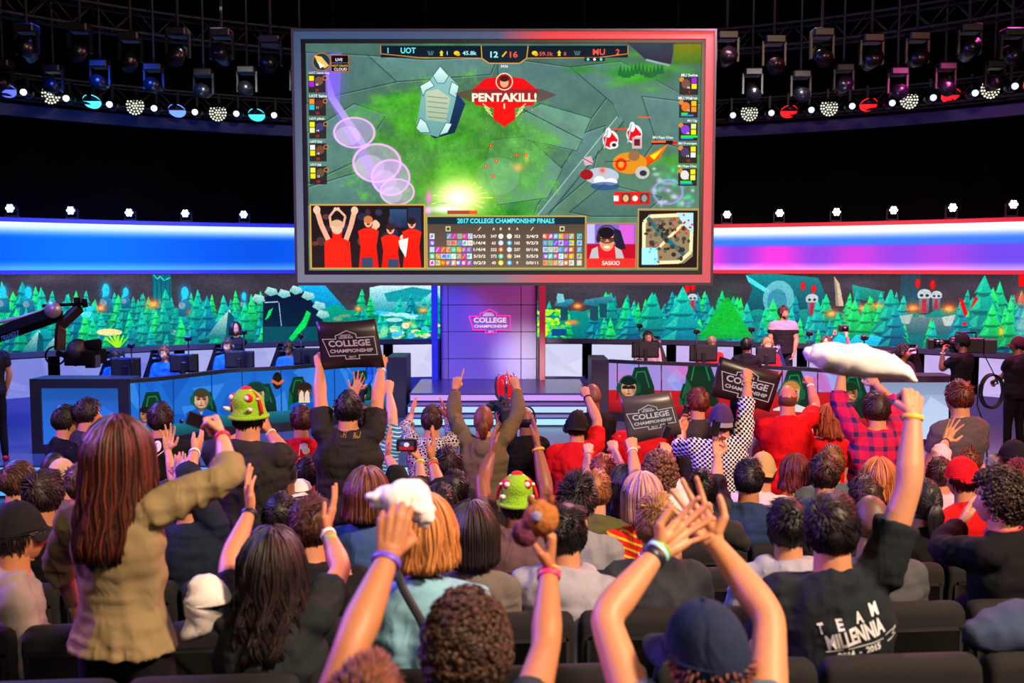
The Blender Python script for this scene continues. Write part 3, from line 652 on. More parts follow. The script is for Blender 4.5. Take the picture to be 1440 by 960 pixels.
    tr.tube([pv - base + (0, 0, -.06), pv - base + (0, 0, .0), pv - base + ax * .12], [(.13 * b * k, .10 * b * k), (.168 * b * k, .122 * b * k), (.165 * b * k, .118 * b * k)], 18, up=fy * -1)
    P['jt'] = remesh_job(tr, max(P['vox'] * 1.3, .014), 3); P['shoe'] = shs
    PEOPLE.append(P); return P
BANDC = {}
def finish_people():
    bpy.context.view_layer.update(); dg = bpy.context.evaluated_depsgraph_get()
    for i, P in enumerate(PEOPLE):
        base, k, Rz, near = P['base'], P['k'], P['Rz'], P['near']; seed = i * 13 + 5
        root = empty('person', base, P['label'], 'person', P['group']); P['root'] = root
        V, Q, T = fetch(P['jb'], dg); mb = MB().add(V, Q, T, 0)
        hy = P['yaw'] if P['hy'] is None else P['hy']; Rh = rot('Z', math.radians(hy)) @ rot('Y', math.radians(P['hr'])) @ rot('X', math.radians(P['hp'])); hk = k * (.96 if P['female'] else 1.0)
        MH = mat4(Rh * hk, P['H'] - base); mb.merge(HEADS[5 if near else 4], MH)
        for s in (-1, 1):
            sg = s; y_ = P['HF'][s]; R3 = frame(y_, -np.array(P['HN'][s])); hk2 = k * (.90 if P['female'] else 1.0); A = R3 * hk2
            h = HANDS[P['pose'][s], 0 if P['y'] < 4.2 else 1]; V, Q, T, _, _ = h.arrays()
            if s < 0: V = V * [-1, 1, 1]; Q = Q[:, ::-1]; T = T[:, ::-1]
            mb.add(xf(mat4(A, P['W'][s] - base), V), Q, T, 0)
            P.setdefault('HM', {})[s] = (P['W'][s], R3 * [sg, 1, 1])
        mb.build('body', [skin(P['tone']), plain('e8e4dc', .3), plain('1d1512', .4), plain(tuple(max(0, c - .12 * j) for j, c in zip((.3, 1.6, 1.2), col3(P['tone']))), .5)], root)
        if 'js' in P:
            V, Q, T = fetch(P['js'], dg); n = vnormals(V, Q, T); W_ = V + base
            # folds: long soft ridges that hang from the shoulders and gather at the waist and the elbows
            u = W_.copy(); u[:, 2] *= .38; u[:, 0] += .25 * u[:, 2]; a = noise(u, 17, i) ; c = noise(W_ * [.5, .5, 1.9], 15, i + 40); d = noise(W_, 5, i + 9)
            amp = (.0085 if P['slv'] != 'h' else .007) * k; g = noise(W_ * [1, 1, 1.3], 31, i + 3); V = V + n * (((1 - np.abs(a) * 3) * (.55 + .45 * d) + (1 - np.abs(c) * 3) * .8 * (.55 - .45 * d) + .25 * g) * amp)[:, None]
            s_ = MB().add(V, Q, T).build('shirt' if P['slv'] != 'h' else 'hooded_sweatshirt', cloth(P['shirt']), root); P['shirt_o'] = s_
        V, Q, T = fetch(P['jt'], dg); MB().add(V, Q, T).build('trousers', cloth(P['pants']), root); [q.build('shoe', plain(P['shoes'], .6), root) for q in P['shoe']]
        st = P['hair']
        if st: hair_mb(st[0], .35 if P['y'] < 6.5 else .12, seed, *(st[3:5] if len(st) > 3 else ()), near=P['y'] < 4.4, capped=bool(P['cap'])).map(lambda v: xf(MH, v)).build('hair', hairmat(st[1], st[2] if len(st) > 2 else None), root)
        if P['cap']:
            c = P['cap']
            if c[0] == 'knit': knit_mb().map(lambda v: xf(MH, v)).build('knitted_hat', [plain('93cc22', .9, 0, .8, 120, .25), plain('d3161c', .8), plain('f0ebe4', .8)], root, label='green knitted hat with red band and white spikes')
            else: cap_mb(c[0] == 'capback', True).map(lambda v: xf(MH, v)).build('cap', [cloth(c[1]), cloth(c[2] if len(c) > 2 else c[1])], root)
        for x in P['xt']: extra(P, root, MH, x)
    for o in JOBS:
        m_ = o.data; bpy.data.objects.remove(o); bpy.data.meshes.remove(m_)
def ring_on(P, s, t, r, wd, mat, name, root, n=1):
    e, w_ = P['E'][s] - P['base'], P['W'][s] - P['base']; d = (w_ - e) / np.linalg.norm(w_ - e); c = e + (w_ - e) * t; R3 = frame(d, (.2, .9, .3)); mb = MB(); T = []
    V = []; m = 22
    for j, (dy, rr) in enumerate(((-.5, r), (-.5, r + .0025), (-.25, r + .004), (.25, r + .004), (.5, r + .0025), (.5, r))):
        for a in np.linspace(0, 2 * PI, m, endpoint=False): V.append(c + R3 @ np.array([math.cos(a) * rr, dy * wd, math.sin(a) * rr * .88]))
    Q = [(i * m + j, i * m + (j + 1) % m, ((i + 1) % 6) * m + (j + 1) % m, ((i + 1) % 6) * m + j) for i in range(6) for j in range(m)]
    return mb.add(V, Q).build(name, mat, root, label=None), c, R3
def extra(P, root, MH, x):
    kd = x[0]; k = P['k']; w_ = P['female'] * -.003
    if kd == 'band':                                              # side, colour, position along the forearm, width
        ring_on(P, x[1], x[3] if len(x) > 3 else .88, (.0315 + w_) * k, x[4] if len(x) > 4 else .014, plain(x[2], .45), 'wristband', root)
    elif kd == 'watch':
        o, c, R3 = ring_on(P, x[1], .90, .0305 * k, .018, plain(x[2], .4), 'watch', root); mb = MB(); mb.tube([c + R3 @ np.array([0, 0, .026]), c + R3 @ np.array([0, 0, .038])], .017, 16); mb.build('watch_face', plain('c8ccd4', .2, .8), o)
    elif kd == 'headset':
        mb = MB(); mb.tube([(math.sin(a) * .098, -.012, .03 + math.cos(a) * .112) for a in np.linspace(-1.75, 1.75, 17)], .0085, 8, m=0)
        for sx in (-1, 1): mb.ell((sx * .086, -.008, -.004), (.022, .040, .046), m=0); mb.ell((sx * .104, -.008, -.004), (.008, .026, .030), m=1)
        mb.tube([(-.10, .0, -.02), (-.085, .07, -.065), (-.03, .115, -.075)], .0035, 6, m=0); mb.map(lambda v: xf(MH, v)).build('headset', [plain(x[1] if len(x) > 1 else '18181a', .4), plain(x[2] if len(x) > 2 else '4a4a50', .4)], root)
    elif kd == 'glasses':
        mb = MB()
        for sx in (-1, 1):
            mb.tube([(sx * .031 + math.cos(a) * .024, .093 - .004 * abs(math.cos(a)), .008 + math.sin(a) * .017) for a in np.linspace(0, 2 * PI, 15)], .0022, 5, cap=False); mb.tube([(sx * .055, .088, .012), (sx * .076, .05, .012), (sx * .078, -.01, .004)], .002, 5)
        mb.tube([(-.008, .100, .012), (.008, .100, .012)], .0022, 5); mb.map(lambda v: xf(MH, v)).build('glasses', plain('1c1c20', .25), root)
    elif kd == 'beard':
        D, T = ICO[4]; Pp = headpos(D); kx = (Pp[:, 2] < -.045) & (Pp[:, 1] > .0) & (Pp[:, 2] > -.112) & ~((np.abs(Pp[:, 0]) < .02) & (Pp[:, 2] > -.076) & (Pp[:, 2] < -.052)); V = headpos(D, .006)
        MB().add(V, [], T[kx[T].all(1)]).map(lambda v: xf(MH, v)).build('beard', hairmat(x[1]), root)
    elif kd == 'collar':
        c = P['Nb'] - P['base']; mb = MB(); mb.tube([c + P['Rz'] @ (np.array([math.sin(a) * .070, math.cos(a) * .072, .012 - .012 * math.cos(a)]) * k) for a in np.linspace(0, 2 * PI, 21)], [(.007, .020)] * 21, 8, cap=False, up=(0, 0, 1)); mb.build('collar', cloth(x[1]), root)
    elif kd == 'print':                                           # small lettering or mark on the back of the shirt
        back_print(P, root, *x[1:])
    elif kd == 'strap':
        mb = MB(); pts = [np.array(at(*q)) - P['base'] for q in x[1]]; mb.tube(pts, [(.014, .004)] * len(pts), 6, up=(0, -1, 0)); mb.build('strap', plain(x[2], .6), root)
def surf_y(P, x, z, o=None):
    me = P['shirt_o'].data
    if 'bvh' not in P:
        from mathutils.bvhtree import BVHTree
        P['bvh'] = BVHTree.FromPolygons([v.co.copy() for v in me.vertices], [tuple(p.vertices) for p in me.polygons])
    h = P['bvh'].ray_cast(Vector((x, -2, z)), Vector((0, 1, 0))); return h[0].y if h[0] else None
def back_print(P, root, px, py, items, col):
    """flat print on the back: lettering laid onto the cloth"""
    b = P['base']; y = P['Nb'][1] - .12; mb = MB(); c = at(px, py, y); sc = y / F
    def lay(V2, T):
        p = np.stack([c[0] - b[0] + V2[:, 0] * sc, np.zeros(len(V2)), c[2] - b[2] - V2[:, 1] * sc], 1)
        ys = np.array([surf_y(P, a, z) or np.nan for a, _, z in p]); 
        if np.isnan(ys).all(): return
        ys = np.where(np.isnan(ys), np.nanmean(ys), ys); p[:, 1] = ys - .0035; mb.add(p, [], T)
    for it in items:
        if it[0] == 't':
            _, s, x, y_, h, w_, a, *sh = it; V, T, _ = text_tris(s, .035, sh[0] if sh else 0); q = (V - .5) * [w_, -h]; a = math.radians(a); q = q @ np.array([[math.cos(a), math.sin(a)], [-math.sin(a), math.cos(a)]]) + [x, y_]; lay(q, T)
        elif it[0] == 'l':
            pts = np.array(it[1], float)
            for p0, p1 in zip(pts[:-1], pts[1:]):
                m = 6; d = (p1 - p0) / (np.linalg.norm(p1 - p0) + 1e-9); nn = np.array([-d[1], d[0]]) * it[2] / 2; tt = np.linspace(0, 1, m)[:, None]; A = p0 + (p1 - p0) * tt
                lay(np.vstack([A + nn, A - nn]), [(i, i + 1, m + i + 1) for i in range(m - 1)] + [(i, m + i + 1, m + i) for i in range(m - 1)])
        elif it[0] == 'e':
            _, x, y_, rx, ry = it; a = np.linspace(0, 2 * PI, 14, endpoint=False); lay(np.vstack([np.stack([x + rx * np.cos(a), y_ + ry * np.sin(a)], 1), [[x, y_]]]), [(i, (i + 1) % 14, 14) for i in range(14)])
    if mb.n: mb.build('shirt_print', plain(col, .7), root)
# ------------------------------------------------------------------ the setting
BLACK = plain('050507', 1.0); BLACK.node_tree.nodes['Principled BSDF'].inputs['Specular IOR Level'].default_value = 0; DARK = plain('15151b', .55)
CY, RW = 7.4, 12.8                                               # centre and radius of the curved back wall
def arc(px, R=RW):
    """angle on the curved wall of a picture column"""
    k = (px - 720) / F; A = k * k + 1; B = -2 * CY; C_ = CY * CY - R * R; y = (-B + math.sqrt(B * B - 4 * A * C_)) / (2 * A); return math.atan2(k * y, y - CY)
def pt(th, R, z): return np.array([math.sin(th) * R, CY + math.cos(th) * R, z])
def band(name, a0, a1, R, z0, z1, mat, thick=.1, n=48, parent=None):
    mb = MB(); A = np.linspace(a0, a1, n); V = [pt(a, r, z) for a in A for r, z in ((R, z0), (R, z1), (R + thick, z1), (R + thick, z0))]
    Q = [(i * 4 + j, (i + 1) * 4 + j, (i + 1) * 4 + (j + 1) % 4, i * 4 + (j + 1) % 4) for i in range(n - 1) for j in range(4)] + [(3, 2, 1, 0), ((n - 1) * 4, (n - 1) * 4 + 1, (n - 1) * 4 + 2, (n - 1) * 4 + 3)]
    return mb.add(V, Q).build(name, mat, parent, smooth=False)
AL, AR = arc(-170), arc(1610); CL, CR = arc(621), arc(752)
floor_m = plain('20242e', .28, 0, .06, 30, .25); stage_m = plain('3c4254', .22, 0, .04, 25, .2)
struct(MB().box((-14, 8.3, -.1), (14, 22, 0)).build('floor', floor_m, smooth=False))
TIER = [(-4.0, 1.25), (1.55, 1.10), (2.45, .97), (3.35, .83), (4.2, .72), (5.0, .60), (5.85, .48), (6.7, .36), (7.5, .20), (8.3, 0)]
def rake(x): return .075 * np.clip(x, -6, 6)
for (y0, z), (y1, _) in zip(TIER[:-1], TIER[1:]):
    mb = MB(); V = []
    for x in (-10, 10): V += [(x, y0 + rake(x), -.1), (x, y1 + rake(x), -.1), (x, y1 + rake(x), z), (x, y0 + rake(x), z)]
    mb.add(V, [(0, 1, 2, 3), (7, 6, 5, 4), (0, 4, 5, 1), (1, 5, 6, 2), (2, 6, 7, 3), (3, 7, 4, 0)]); struct(mb.build('floor', plain('0d0d11', .9), smooth=False))
# stage deck with a lit front edge
struct(MB().box((-9.6, 13.4, 0), (9.6, 21.4, .3)).build('floor_stage', stage_m, smooth=False))
struct(MB().box((-9.6, 13.36, .17), (-1.9, 13.40, .27)).build('trim_1', glow('4aa0ff', 1.2), smooth=False)); struct(MB().box((-1.9, 13.36, .17), (2.0, 13.40, .27)).build('trim_2', glow('9fe8ff', 1.1), smooth=False))
struct(MB().box((2.0, 13.36, .17), (9.6, 13.40, .27)).build('trim_3', glow('e8d8ff', 1.1), smooth=False))
struct(MB().box((-9.6, 12.75, 0), (9.6, 13.36, .15)).build('floor_step', plain('262b38', .3), smooth=False)); struct(MB().box((-9.6, 12.72, .03), (9.6, 12.75, .11)).build('trim_4', glow('58b8ff', 1.0), smooth=False))
# back wall above and behind the displays, side walls, ceiling, wall behind the audience
struct(band('wall_back', arc(-400), arc(1840), RW + .25, 0, 9.0, BLACK, .2, 64))
struct(MB().box((-14.2, -4, -.1), (-14, 22, 9)).build('wall_left', BLACK, smooth=False)); struct(MB().box((14, -4, -.1), (14.2, 22, 9)).build('wall_right', BLACK, smooth=False))
struct(MB().box((-14, 22, -.1), (14, 22.2, 9)).build('wall_far', BLACK, smooth=False)); struct(MB().box((-14, -4.2, -.1), (14, -4, 9)).build('wall_rear', BLACK, smooth=False))
struct(MB().box((-14.2, -4.2, 9), (14.2, 22.2, 9.2)).build('ceiling', BLACK, smooth=False))
# curved light box over the displays, blue on the left, magenta on the right
ZB0, ZB1 = 3.04, 3.88
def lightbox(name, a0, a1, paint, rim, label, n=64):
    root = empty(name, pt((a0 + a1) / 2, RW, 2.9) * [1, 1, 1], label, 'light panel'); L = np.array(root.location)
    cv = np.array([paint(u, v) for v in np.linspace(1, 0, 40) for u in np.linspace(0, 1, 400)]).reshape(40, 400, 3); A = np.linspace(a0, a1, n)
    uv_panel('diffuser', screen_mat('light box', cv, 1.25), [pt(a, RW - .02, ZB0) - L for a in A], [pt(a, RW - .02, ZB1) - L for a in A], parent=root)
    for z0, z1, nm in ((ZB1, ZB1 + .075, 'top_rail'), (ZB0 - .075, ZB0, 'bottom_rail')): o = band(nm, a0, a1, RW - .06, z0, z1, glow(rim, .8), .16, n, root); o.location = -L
    for o in root.children:
        if o.name.startswith('diffuser'): o.location = (0, 0, 0)
    return root
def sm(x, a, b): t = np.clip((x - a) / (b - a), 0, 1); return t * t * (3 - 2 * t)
def pb(u, v):  # LED strip light along the edges, painted as a white-to-blue emission gradient
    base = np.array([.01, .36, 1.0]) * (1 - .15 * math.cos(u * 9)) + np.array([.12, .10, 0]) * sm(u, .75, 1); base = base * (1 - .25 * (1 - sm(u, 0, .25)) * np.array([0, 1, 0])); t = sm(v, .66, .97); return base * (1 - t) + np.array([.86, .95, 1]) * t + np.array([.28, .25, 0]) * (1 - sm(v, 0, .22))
def pm(u, v):  # painted strip light: white edges fading into magenta and violet blobs
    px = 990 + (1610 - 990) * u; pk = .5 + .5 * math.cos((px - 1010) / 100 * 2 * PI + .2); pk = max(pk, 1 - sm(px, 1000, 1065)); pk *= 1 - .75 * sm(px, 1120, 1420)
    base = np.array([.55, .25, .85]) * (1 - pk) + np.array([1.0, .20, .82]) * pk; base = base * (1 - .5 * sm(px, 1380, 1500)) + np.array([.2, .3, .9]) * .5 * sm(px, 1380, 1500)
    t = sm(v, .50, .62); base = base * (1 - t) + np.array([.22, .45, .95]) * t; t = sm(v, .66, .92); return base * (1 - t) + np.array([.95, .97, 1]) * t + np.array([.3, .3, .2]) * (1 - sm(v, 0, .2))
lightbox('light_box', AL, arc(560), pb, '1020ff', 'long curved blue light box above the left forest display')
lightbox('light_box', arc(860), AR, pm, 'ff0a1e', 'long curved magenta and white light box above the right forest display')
# ---- forest displays
def tree(cv, x, y, h, w_, c1, c2, rs, lean=0):
    n = 4; P = []; Lf = []; Rt = []
    for i in range(n):
        t0, t1 = i / n, (i + 1) / n; yb = y - h * (1 - t1); ww = w_ / 2 * (t1 ** .9)
        Lf += [(x + lean * (1 - t1) - ww * (1 + .15 * rs.rand()), yb + h * .05 * rs.rand()), (x + lean * (1 - t1) - ww * .62, yb - h * .015)]
        Rt += [(x + lean * (1 - t1) + ww * (1 + .15 * rs.rand()), yb + h * .05 * rs.rand()), (x + lean * (1 - t1) + ww * .60, yb - h * .015)]
    P = [(x + lean, y - h)] + Rt + Lf[::-1]; cv.poly(P, c1, 1, c2)
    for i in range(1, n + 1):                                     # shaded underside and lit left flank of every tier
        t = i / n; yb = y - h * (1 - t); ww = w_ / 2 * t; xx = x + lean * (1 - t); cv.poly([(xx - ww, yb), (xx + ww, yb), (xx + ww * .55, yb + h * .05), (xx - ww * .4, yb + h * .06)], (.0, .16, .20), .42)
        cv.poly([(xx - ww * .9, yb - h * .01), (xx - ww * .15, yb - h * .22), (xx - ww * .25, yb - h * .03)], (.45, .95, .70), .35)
def fire(cv, x, y, r): cv.ell(x, y, r * 2, r * 1.4, (1, .45, .25), .75, .5); cv.ell(x, y, r, r * .6, (1, .8, .45), .9, .4)
def statue(cv, x, y, s, c): 
    cv.ell(x, y, s * .9, s * 1.4, c, .7, .6); cv.ell(x, y - s * .2, s * .36, s * .62, c, 1); cv.poly([(x - s * .7, y + s * 2.1), (x - s * .6, y + s * .7), (x, y + s * .45), (x + s * .6, y + s * .8), (x + s * .7, y + s * 2.1)], (.22, .50, .62), 1, (.1, .35, .42)); cv.ell(x - s * .3, y + s * 1.1, s * .35, s * .35, (.55, .62, .68), .8)
def forest(x0, x1, red):
    rs = np.random.RandomState(5 + red); top, bot = 384, 500; cv = Canvas(x0, top, x1, bot, 2.6, (.25, .25, .27)); W_ = cv
    cv.rect(x0, top, x1, bot, (.20, .19, .22), 1, (.32, .31, .33))
    for _ in range(14): cv.ell(rs.uniform(x0, x1), rs.uniform(384, 415), 60, 14, (.42, .38, .42), .25, .5)
    if not red:
        cv.rect(215, 386, 241, 430, '125a68', 1, '1c7c80'); cv.line([(217, 386), (222, 392), (226, 388), (231, 394), (240, 390)], 2, '49b6b8'); [cv.line([(215 + 6 * i, 392), (215 + 6 * i, 428)], 1, '0c4450') for i in range(5)]
        cv.poly([(420, 400), (455, 398), (500, 450), (430, 450)], '2fa8d8', 1, '1a6c8c'); cv.poly([(520, 404), (560, 396), (622, 402), (622, 440), (520, 440)], 'd9eef0', 1, '2e8c98'); cv.poly([(540, 412), (580, 403), (610, 408), (590, 424), (545, 424)], '2a8f98', 1)
    else:
        cv.poly([(1048, 386), (1070, 383), (1150, 390), (1172, 440), (1045, 440), (1058, 405)], '1d7e84', 1, '0f4a58'); cv.poly([(1048, 386), (1082, 408), (1078, 412), (1052, 396)], '5fd0d8'); cv.ell(1095, 420, 22, 26, (.50, .75, .78), .8); cv.ell(1093, 424, 14, 18, (.25, .52, .60), .9)
        cv.poly([(1198, 400), (1244, 410), (1240, 425), (1200, 420)], '2a9a90', 1, '1a6a60'); cv.rect(1266, 380, 1294, 430, '26414c', 1, '2f5560'); cv.poly([(1172, 388), (1180, 398), (1187, 430), (1178, 430)], 'c8b29a'); cv.poly([(1172, 388), (1176, 400), (1180, 430), (1176, 430)], '8f8478')
    g0, g1 = ('0f8f78', '0b5c60') if not red else ('148c80', '0d5a66')
    cv.poly([(x0, 438)] + [(x, 436 + 5 * math.sin(x * .05) + 3 * math.sin(x * .17)) for x in range(int(x0), int(x1), 8)] + [(x1, 438), (x1, bot), (x0, bot)], g0, 1, g1)
    for _ in range(46): x = rs.uniform(x0, x1); y = rs.uniform(440, 480); cv.ell(x, y, rs.uniform(5, 16), rs.uniform(2, 5), [(.55, .75, .72), (.72, .62, .50), (.25, .62, .66), (.10, .38, .45)][rs.randint(4)], .55)
    specials = []
    pal = [('1fd08c', '0a6f62'), ('19b79a', '0a5c6a'), ('2cc4a8', '0f6e86'), ('3ddc78', '128054'), ('17a0a4', '0c4e70')]
    for band_y, h0, h1, n in ((446, 20, 40, 72), (462, 28, 56, 58), (480, 30, 66, 44), (496, 24, 56, 40)):
        for i in range(n):
            x = x0 + (x1 - x0) * (i + rs.rand()) / n; h = rs.uniform(h0, h1) * (1 + .25 * (x < 60 or x > 1380)); 
            if not red and 368 < x < 490 and band_y < 500: continue
            if not red and 480 < x < 625 and rs.rand() < .55: continue
            if red and (752 < x < 850) and rs.rand() < .8: continue
            if red and (1040 < x < 1190 and band_y < 470 and rs.rand() < .6): continue
            if red and 1270 < x < 1345 and band_y < 485: continue
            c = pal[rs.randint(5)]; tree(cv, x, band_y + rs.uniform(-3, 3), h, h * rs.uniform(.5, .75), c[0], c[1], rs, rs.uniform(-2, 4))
        if band_y == 462:
            if not red:
                for x, y, s in ((4, 412, 13), (40, 413, 13), (149, 410, 14), (177, 412, 10), (260, 414, 14), (343, 418, 9)): statue(cv, x, y, s, (.25, .75, .98))
                for x, y, r in ((141, 433, 7), (215, 427, 9), (271, 440, 7), (504, 434, 5), (595, 436, 6)): fire(cv, x, y, r)
                cv.rect(120, 430, 134, 448, '4fc4f0', 1, '2ba6b8'); cv.rect(112, 438, 128, 446, '66d4f4')
            else:
                for x, y in ((966, 405), (974, 402), (1129, 402), (1144, 406), (1290, 398), (1311, 400)):
                    cv.ell(x, y, 6, 9, (1, .1, .1), .8, .5); cv.ell(x, y, 2.6, 6, (1, .15, .15), 1)
                for x, y, s in ((974, 418, 7), (1142, 420, 9), (1300, 414, 10), (1317, 415, 8)):
                    cv.ell(x, y, s, s * .8, 'b9c2c6'); cv.ell(x - s * .4, y + 1, s * .25, s * .2, '30343c'); cv.ell(x + s * .4, y + 1, s * .25, s * .2, '30343c'); cv.rect(x - s * .7, y + s * .5, x + s * .7, y + s * 2.6, '74848c', 1, '3c6068'); cv.rect(x - s * .3, y + s * .6, x + s * .3, y + s * 2.5, 'a83048')
                for x, y, r in ((812, 430, 6), (1170, 441, 8), (1204, 447, 9), (1214, 433, 7), (1235, 430, 7), (1285, 433, 9), (1335, 434, 9)): fire(cv, x, y, r)
                cv.rect(1272, 446, 1348, 470, '6f8288', 1, '33606a'); cv.poly([(1265, 444), (1285, 441), (1280, 455), (1268, 455)], 'a6b2ae'); cv.poly([(1325, 446), (1345, 442), (1340, 458), (1330, 458)], 'b6beb8')
    if not red:
        cv.poly([(368, 496), (370, 420), (388, 408), (425, 408), (447, 432), (460, 470), (462, 500)], '0a1730', 1, '07303c')
        pts = [(362, 418), (380, 408), (398, 411), (415, 406), (432, 414), (447, 428), (452, 440)]; [cv.poly([(a - 8, b + 3), (a - 3, b - 5), (a + 9, b - 2), (a + 11, b + 5), (a, b + 8)], 'b9d8d4', 1, '6aa8a8') for a, b in pts]
        cv.line([(392, 425), (395, 458)], 1, '9fc8e0'); cv.line([(372, 425), (391, 424)], 1.6, '9fb8d0'); cv.rect(370, 459, 470, 500, (.02, .32, .36), .8)
        cv.poly([(405, 476), (425, 450), (431, 436), (437, 440), (430, 458), (410, 480)], '19d45c', .85); cv.poly([(372, 450), (378, 436), (384, 432), (378, 446)], '2adf70', .8)
        for x, y, s in ((318, 450, 26), (50, 476, 20), (75, 480, 16)): cv.poly([(x - s * 1.2, y + s), (x - s * .4, y), (x + s * .2, y - s * .6), (x + s * .35, y + s)], 'cfe0dc', 1, '2b7478'); cv.poly([(x + s * .1, y - s * .5), (x + s * .4, y - s * .2), (x + s * .4, y + s), (x - s * .1, y + s)], '16505c')
        for x in (150, 156, 162, 168, 174): cv.line([(164, 490), (x - 4, 470 + abs(x - 162) * .4)], 3, 'a6f02a'); cv.line([(164, 490), (x + 4, 468 + abs(x - 162) * .5)], 2, '6fdc28')
        cv.ell(152, 467, 18, 5, 'e0d29a'); cv.ell(575, 455, 10, 5, (1, .65, .45), 1, .3); cv.ell(572, 458, 7, 2, '2c3430')
        for i in range(26): x, y = rs.uniform(535, 620), rs.uniform(455, 473); cv.ell(x, y, rs.uniform(3, 9), rs.uniform(2, 5), ['7fc89a', '2f9c80', 'c8d8b0', '58b8d8', 'e8d8b8', '20b860'][rs.randint(6)])
        for i in range(9): x, y = rs.uniform(535, 600), rs.uniform(437, 450); cv.ell(x, y, 12, 3, ['49b8e0', 'c8e8e8', '2c9c98'][rs.randint(3)], .8)
    else:
        for i in range(90): x, y = rs.uniform(753, 800), rs.uniform(436, 472); cv.ell(x, y, 3.4, 2.4, ['8fdc3a', '5fb83a', '48d060', 'b8ec60'][rs.randint(4)])
        for x, y, s in ((793, 424, 11), (835, 422, 12), (848, 420, 11)): cv.poly([(x - s * .4, y + s * 2.4), (x - s * .5, y + s * .3), (x + s * .5, y + s * .3), (x + s * .5, y + s * 2.4)], '244a58'); cv.poly([(x - s * 1.3, y + s * .5), (x - s, y - s * .1), (x + s, y - s * .4), (x + s * 1.4, y), (x + s * .3, y + s * .7)], '4d8fa0', 1, '2c6474')
        cv.poly([(782, 418), (784, 412), (792, 413), (794, 424), (784, 426)], '7fb8c0'); cv.ell(805, 453, 14, 6, (1, .55, .35), .95, .3); cv.rect(776, 462, 797, 472, '0f4c78')
        for x, h, w_, c in ((915, 70, 68, pal[1]), (958, 78, 70, pal[2]), (885, 42, 44, pal[4]), (1000, 50, 44, pal[1]), (1085, 40, 30, pal[2]), (1250, 82, 64, pal[1]), (1258, 60, 50, pal[4]), (1382, 102, 84, pal[1]), (1395, 62, 50, pal[3]), (1420, 70, 30, pal[3]), (1352, 60, 52, pal[4])): tree(cv, x, 480 + (8 if x > 1200 else 0), h, w_, c[0], c[1], rs, 2)
        for t in range(10): cv.poly([(1022 - 3 - t * 3.4, 418 + t * 5.6), (1022 + 3 + t * 3.4, 418 + t * 5.6), (1022 + 6 + t * 3.9, 424 + t * 5.8), (1022 - 6 - t * 3.9, 424 + t * 5.8)], (.05, .62, .22), .8)
        cv.ell(1022, 440, 26, 40, (.02, .62, .20), .55, .5)
        cv.poly([(1349, 418), (1356, 424), (1362, 440), (1358, 446), (1352, 430)], 'f01818'); cv.poly([(1372, 416), (1376, 420), (1368, 432), (1364, 438)], 'f01818'); cv.ell(1358, 455, 3, 2.6, 'f02018')
        cv.ell(1442, 420, 20, 16, (1, .35, .3), .95, .4); cv.rect(1432, 378, 1500, 402, 'ff2010'); cv.ell(1440, 455, 16, 34, (.60, .66, .74), .8, .4); cv.ell(1410, 466, 6, 12, (1, .75, .2), .9, .4)
        for x in (1210, 1185, 1230): cv.poly([(x - 26, 492), (x - 4, 470), (x + 12, 474), (x + 4, 492)], '46d0e8', 1, '1c9cb8')
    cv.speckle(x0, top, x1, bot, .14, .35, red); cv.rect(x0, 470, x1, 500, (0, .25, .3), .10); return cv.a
def display(name, a0, a1, px0, px1, red, label, n=48):
    root = empty(name, pt((a0 + a1) / 2, RW, 1.6), label, 'screen'); L = np.array(root.location); A = np.linspace(a0, a1, n)
    src = forest(px0, px1, red); h, w_, _ = src.shape; out = np.zeros((300, 1900, 3)); U = np.linspace(a0, a1, 1900)
    # resample so that equal steps of wall angle carry equal picture width
    for i, th in enumerate(U):
        p = pt(th, RW, 0); px = 720 + F * p[0] / p[1]; z = np.linspace(2.96, 1.60, 300); py = 375 + (CAMZ - z) * F / p[1] * 1.0
        X = np.clip((px - px0) * 2.6, 0, w_ - 1).astype(int); Y = np.clip((py - 384) * 2.6, 0, h - 1).astype(int); out[:, i] = src[Y, X]
    uv_panel('screen_panel', screen_mat('forest display', vivid(out, 1.25, 1.15, .03), 1.0), [pt(a, RW - .02, 1.60) - L for a in A], [pt(a, RW - .02, 2.96) - L for a in A], parent=root)
    o = band('bottom_frame', a0, a1, RW - .05, 1.50, 1.60, plain('2a2c44', .5), .15, n, root); o.location = -L; return root
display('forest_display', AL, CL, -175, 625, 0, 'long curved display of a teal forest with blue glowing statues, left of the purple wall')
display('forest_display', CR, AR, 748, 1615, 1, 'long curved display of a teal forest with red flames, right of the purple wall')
# ---- faceted pale panels under the displays, one object each
rs = np.random.RandomState(3)
def facet_panel(a0, a1, tint, label):
    z0, z1 = .80, 1.48; root = empty('backlit_panel', pt((a0 + a1) / 2, RW, z0), label, 'wall panel'); L = np.array(root.location); cv = Canvas(0, 0, 100, 62, 3, tint(.5))
    P = [(0, 0), (100, 0), (100, 62), (0, 62), (rs.uniform(20, 70), rs.uniform(10, 30)), (rs.uniform(30, 90), rs.uniform(30, 52)), (rs.uniform(0, 30), rs.uniform(30, 55)), (rs.uniform(50, 95), 0), (100, rs.uniform(20, 45)), (rs.uniform(20, 70), 62)]
    for _ in range(9): q = rs.choice(len(P), 3, replace=False); cv.poly([P[i] for i in q], tint(rs.rand()), .55)
    A = np.linspace(a0 + .008, a1 - .008, 8); uv_panel('diffuser', screen_mat('panel', cv.a, 1.0), [pt(a, RW - .03, z0) - L for a in A], [pt(a, RW - .03, z1) - L for a in A], parent=root)
    for a in (a0, a1):
        mb = MB(); p = pt(a, RW - .05, z0) - L; mb.box((p[0] - .022, p[1] - .03, -.02), (p[0] + .022, p[1] + .06, .70)); mb.build('frame_post', plain('28284a', .5), root, smooth=False)
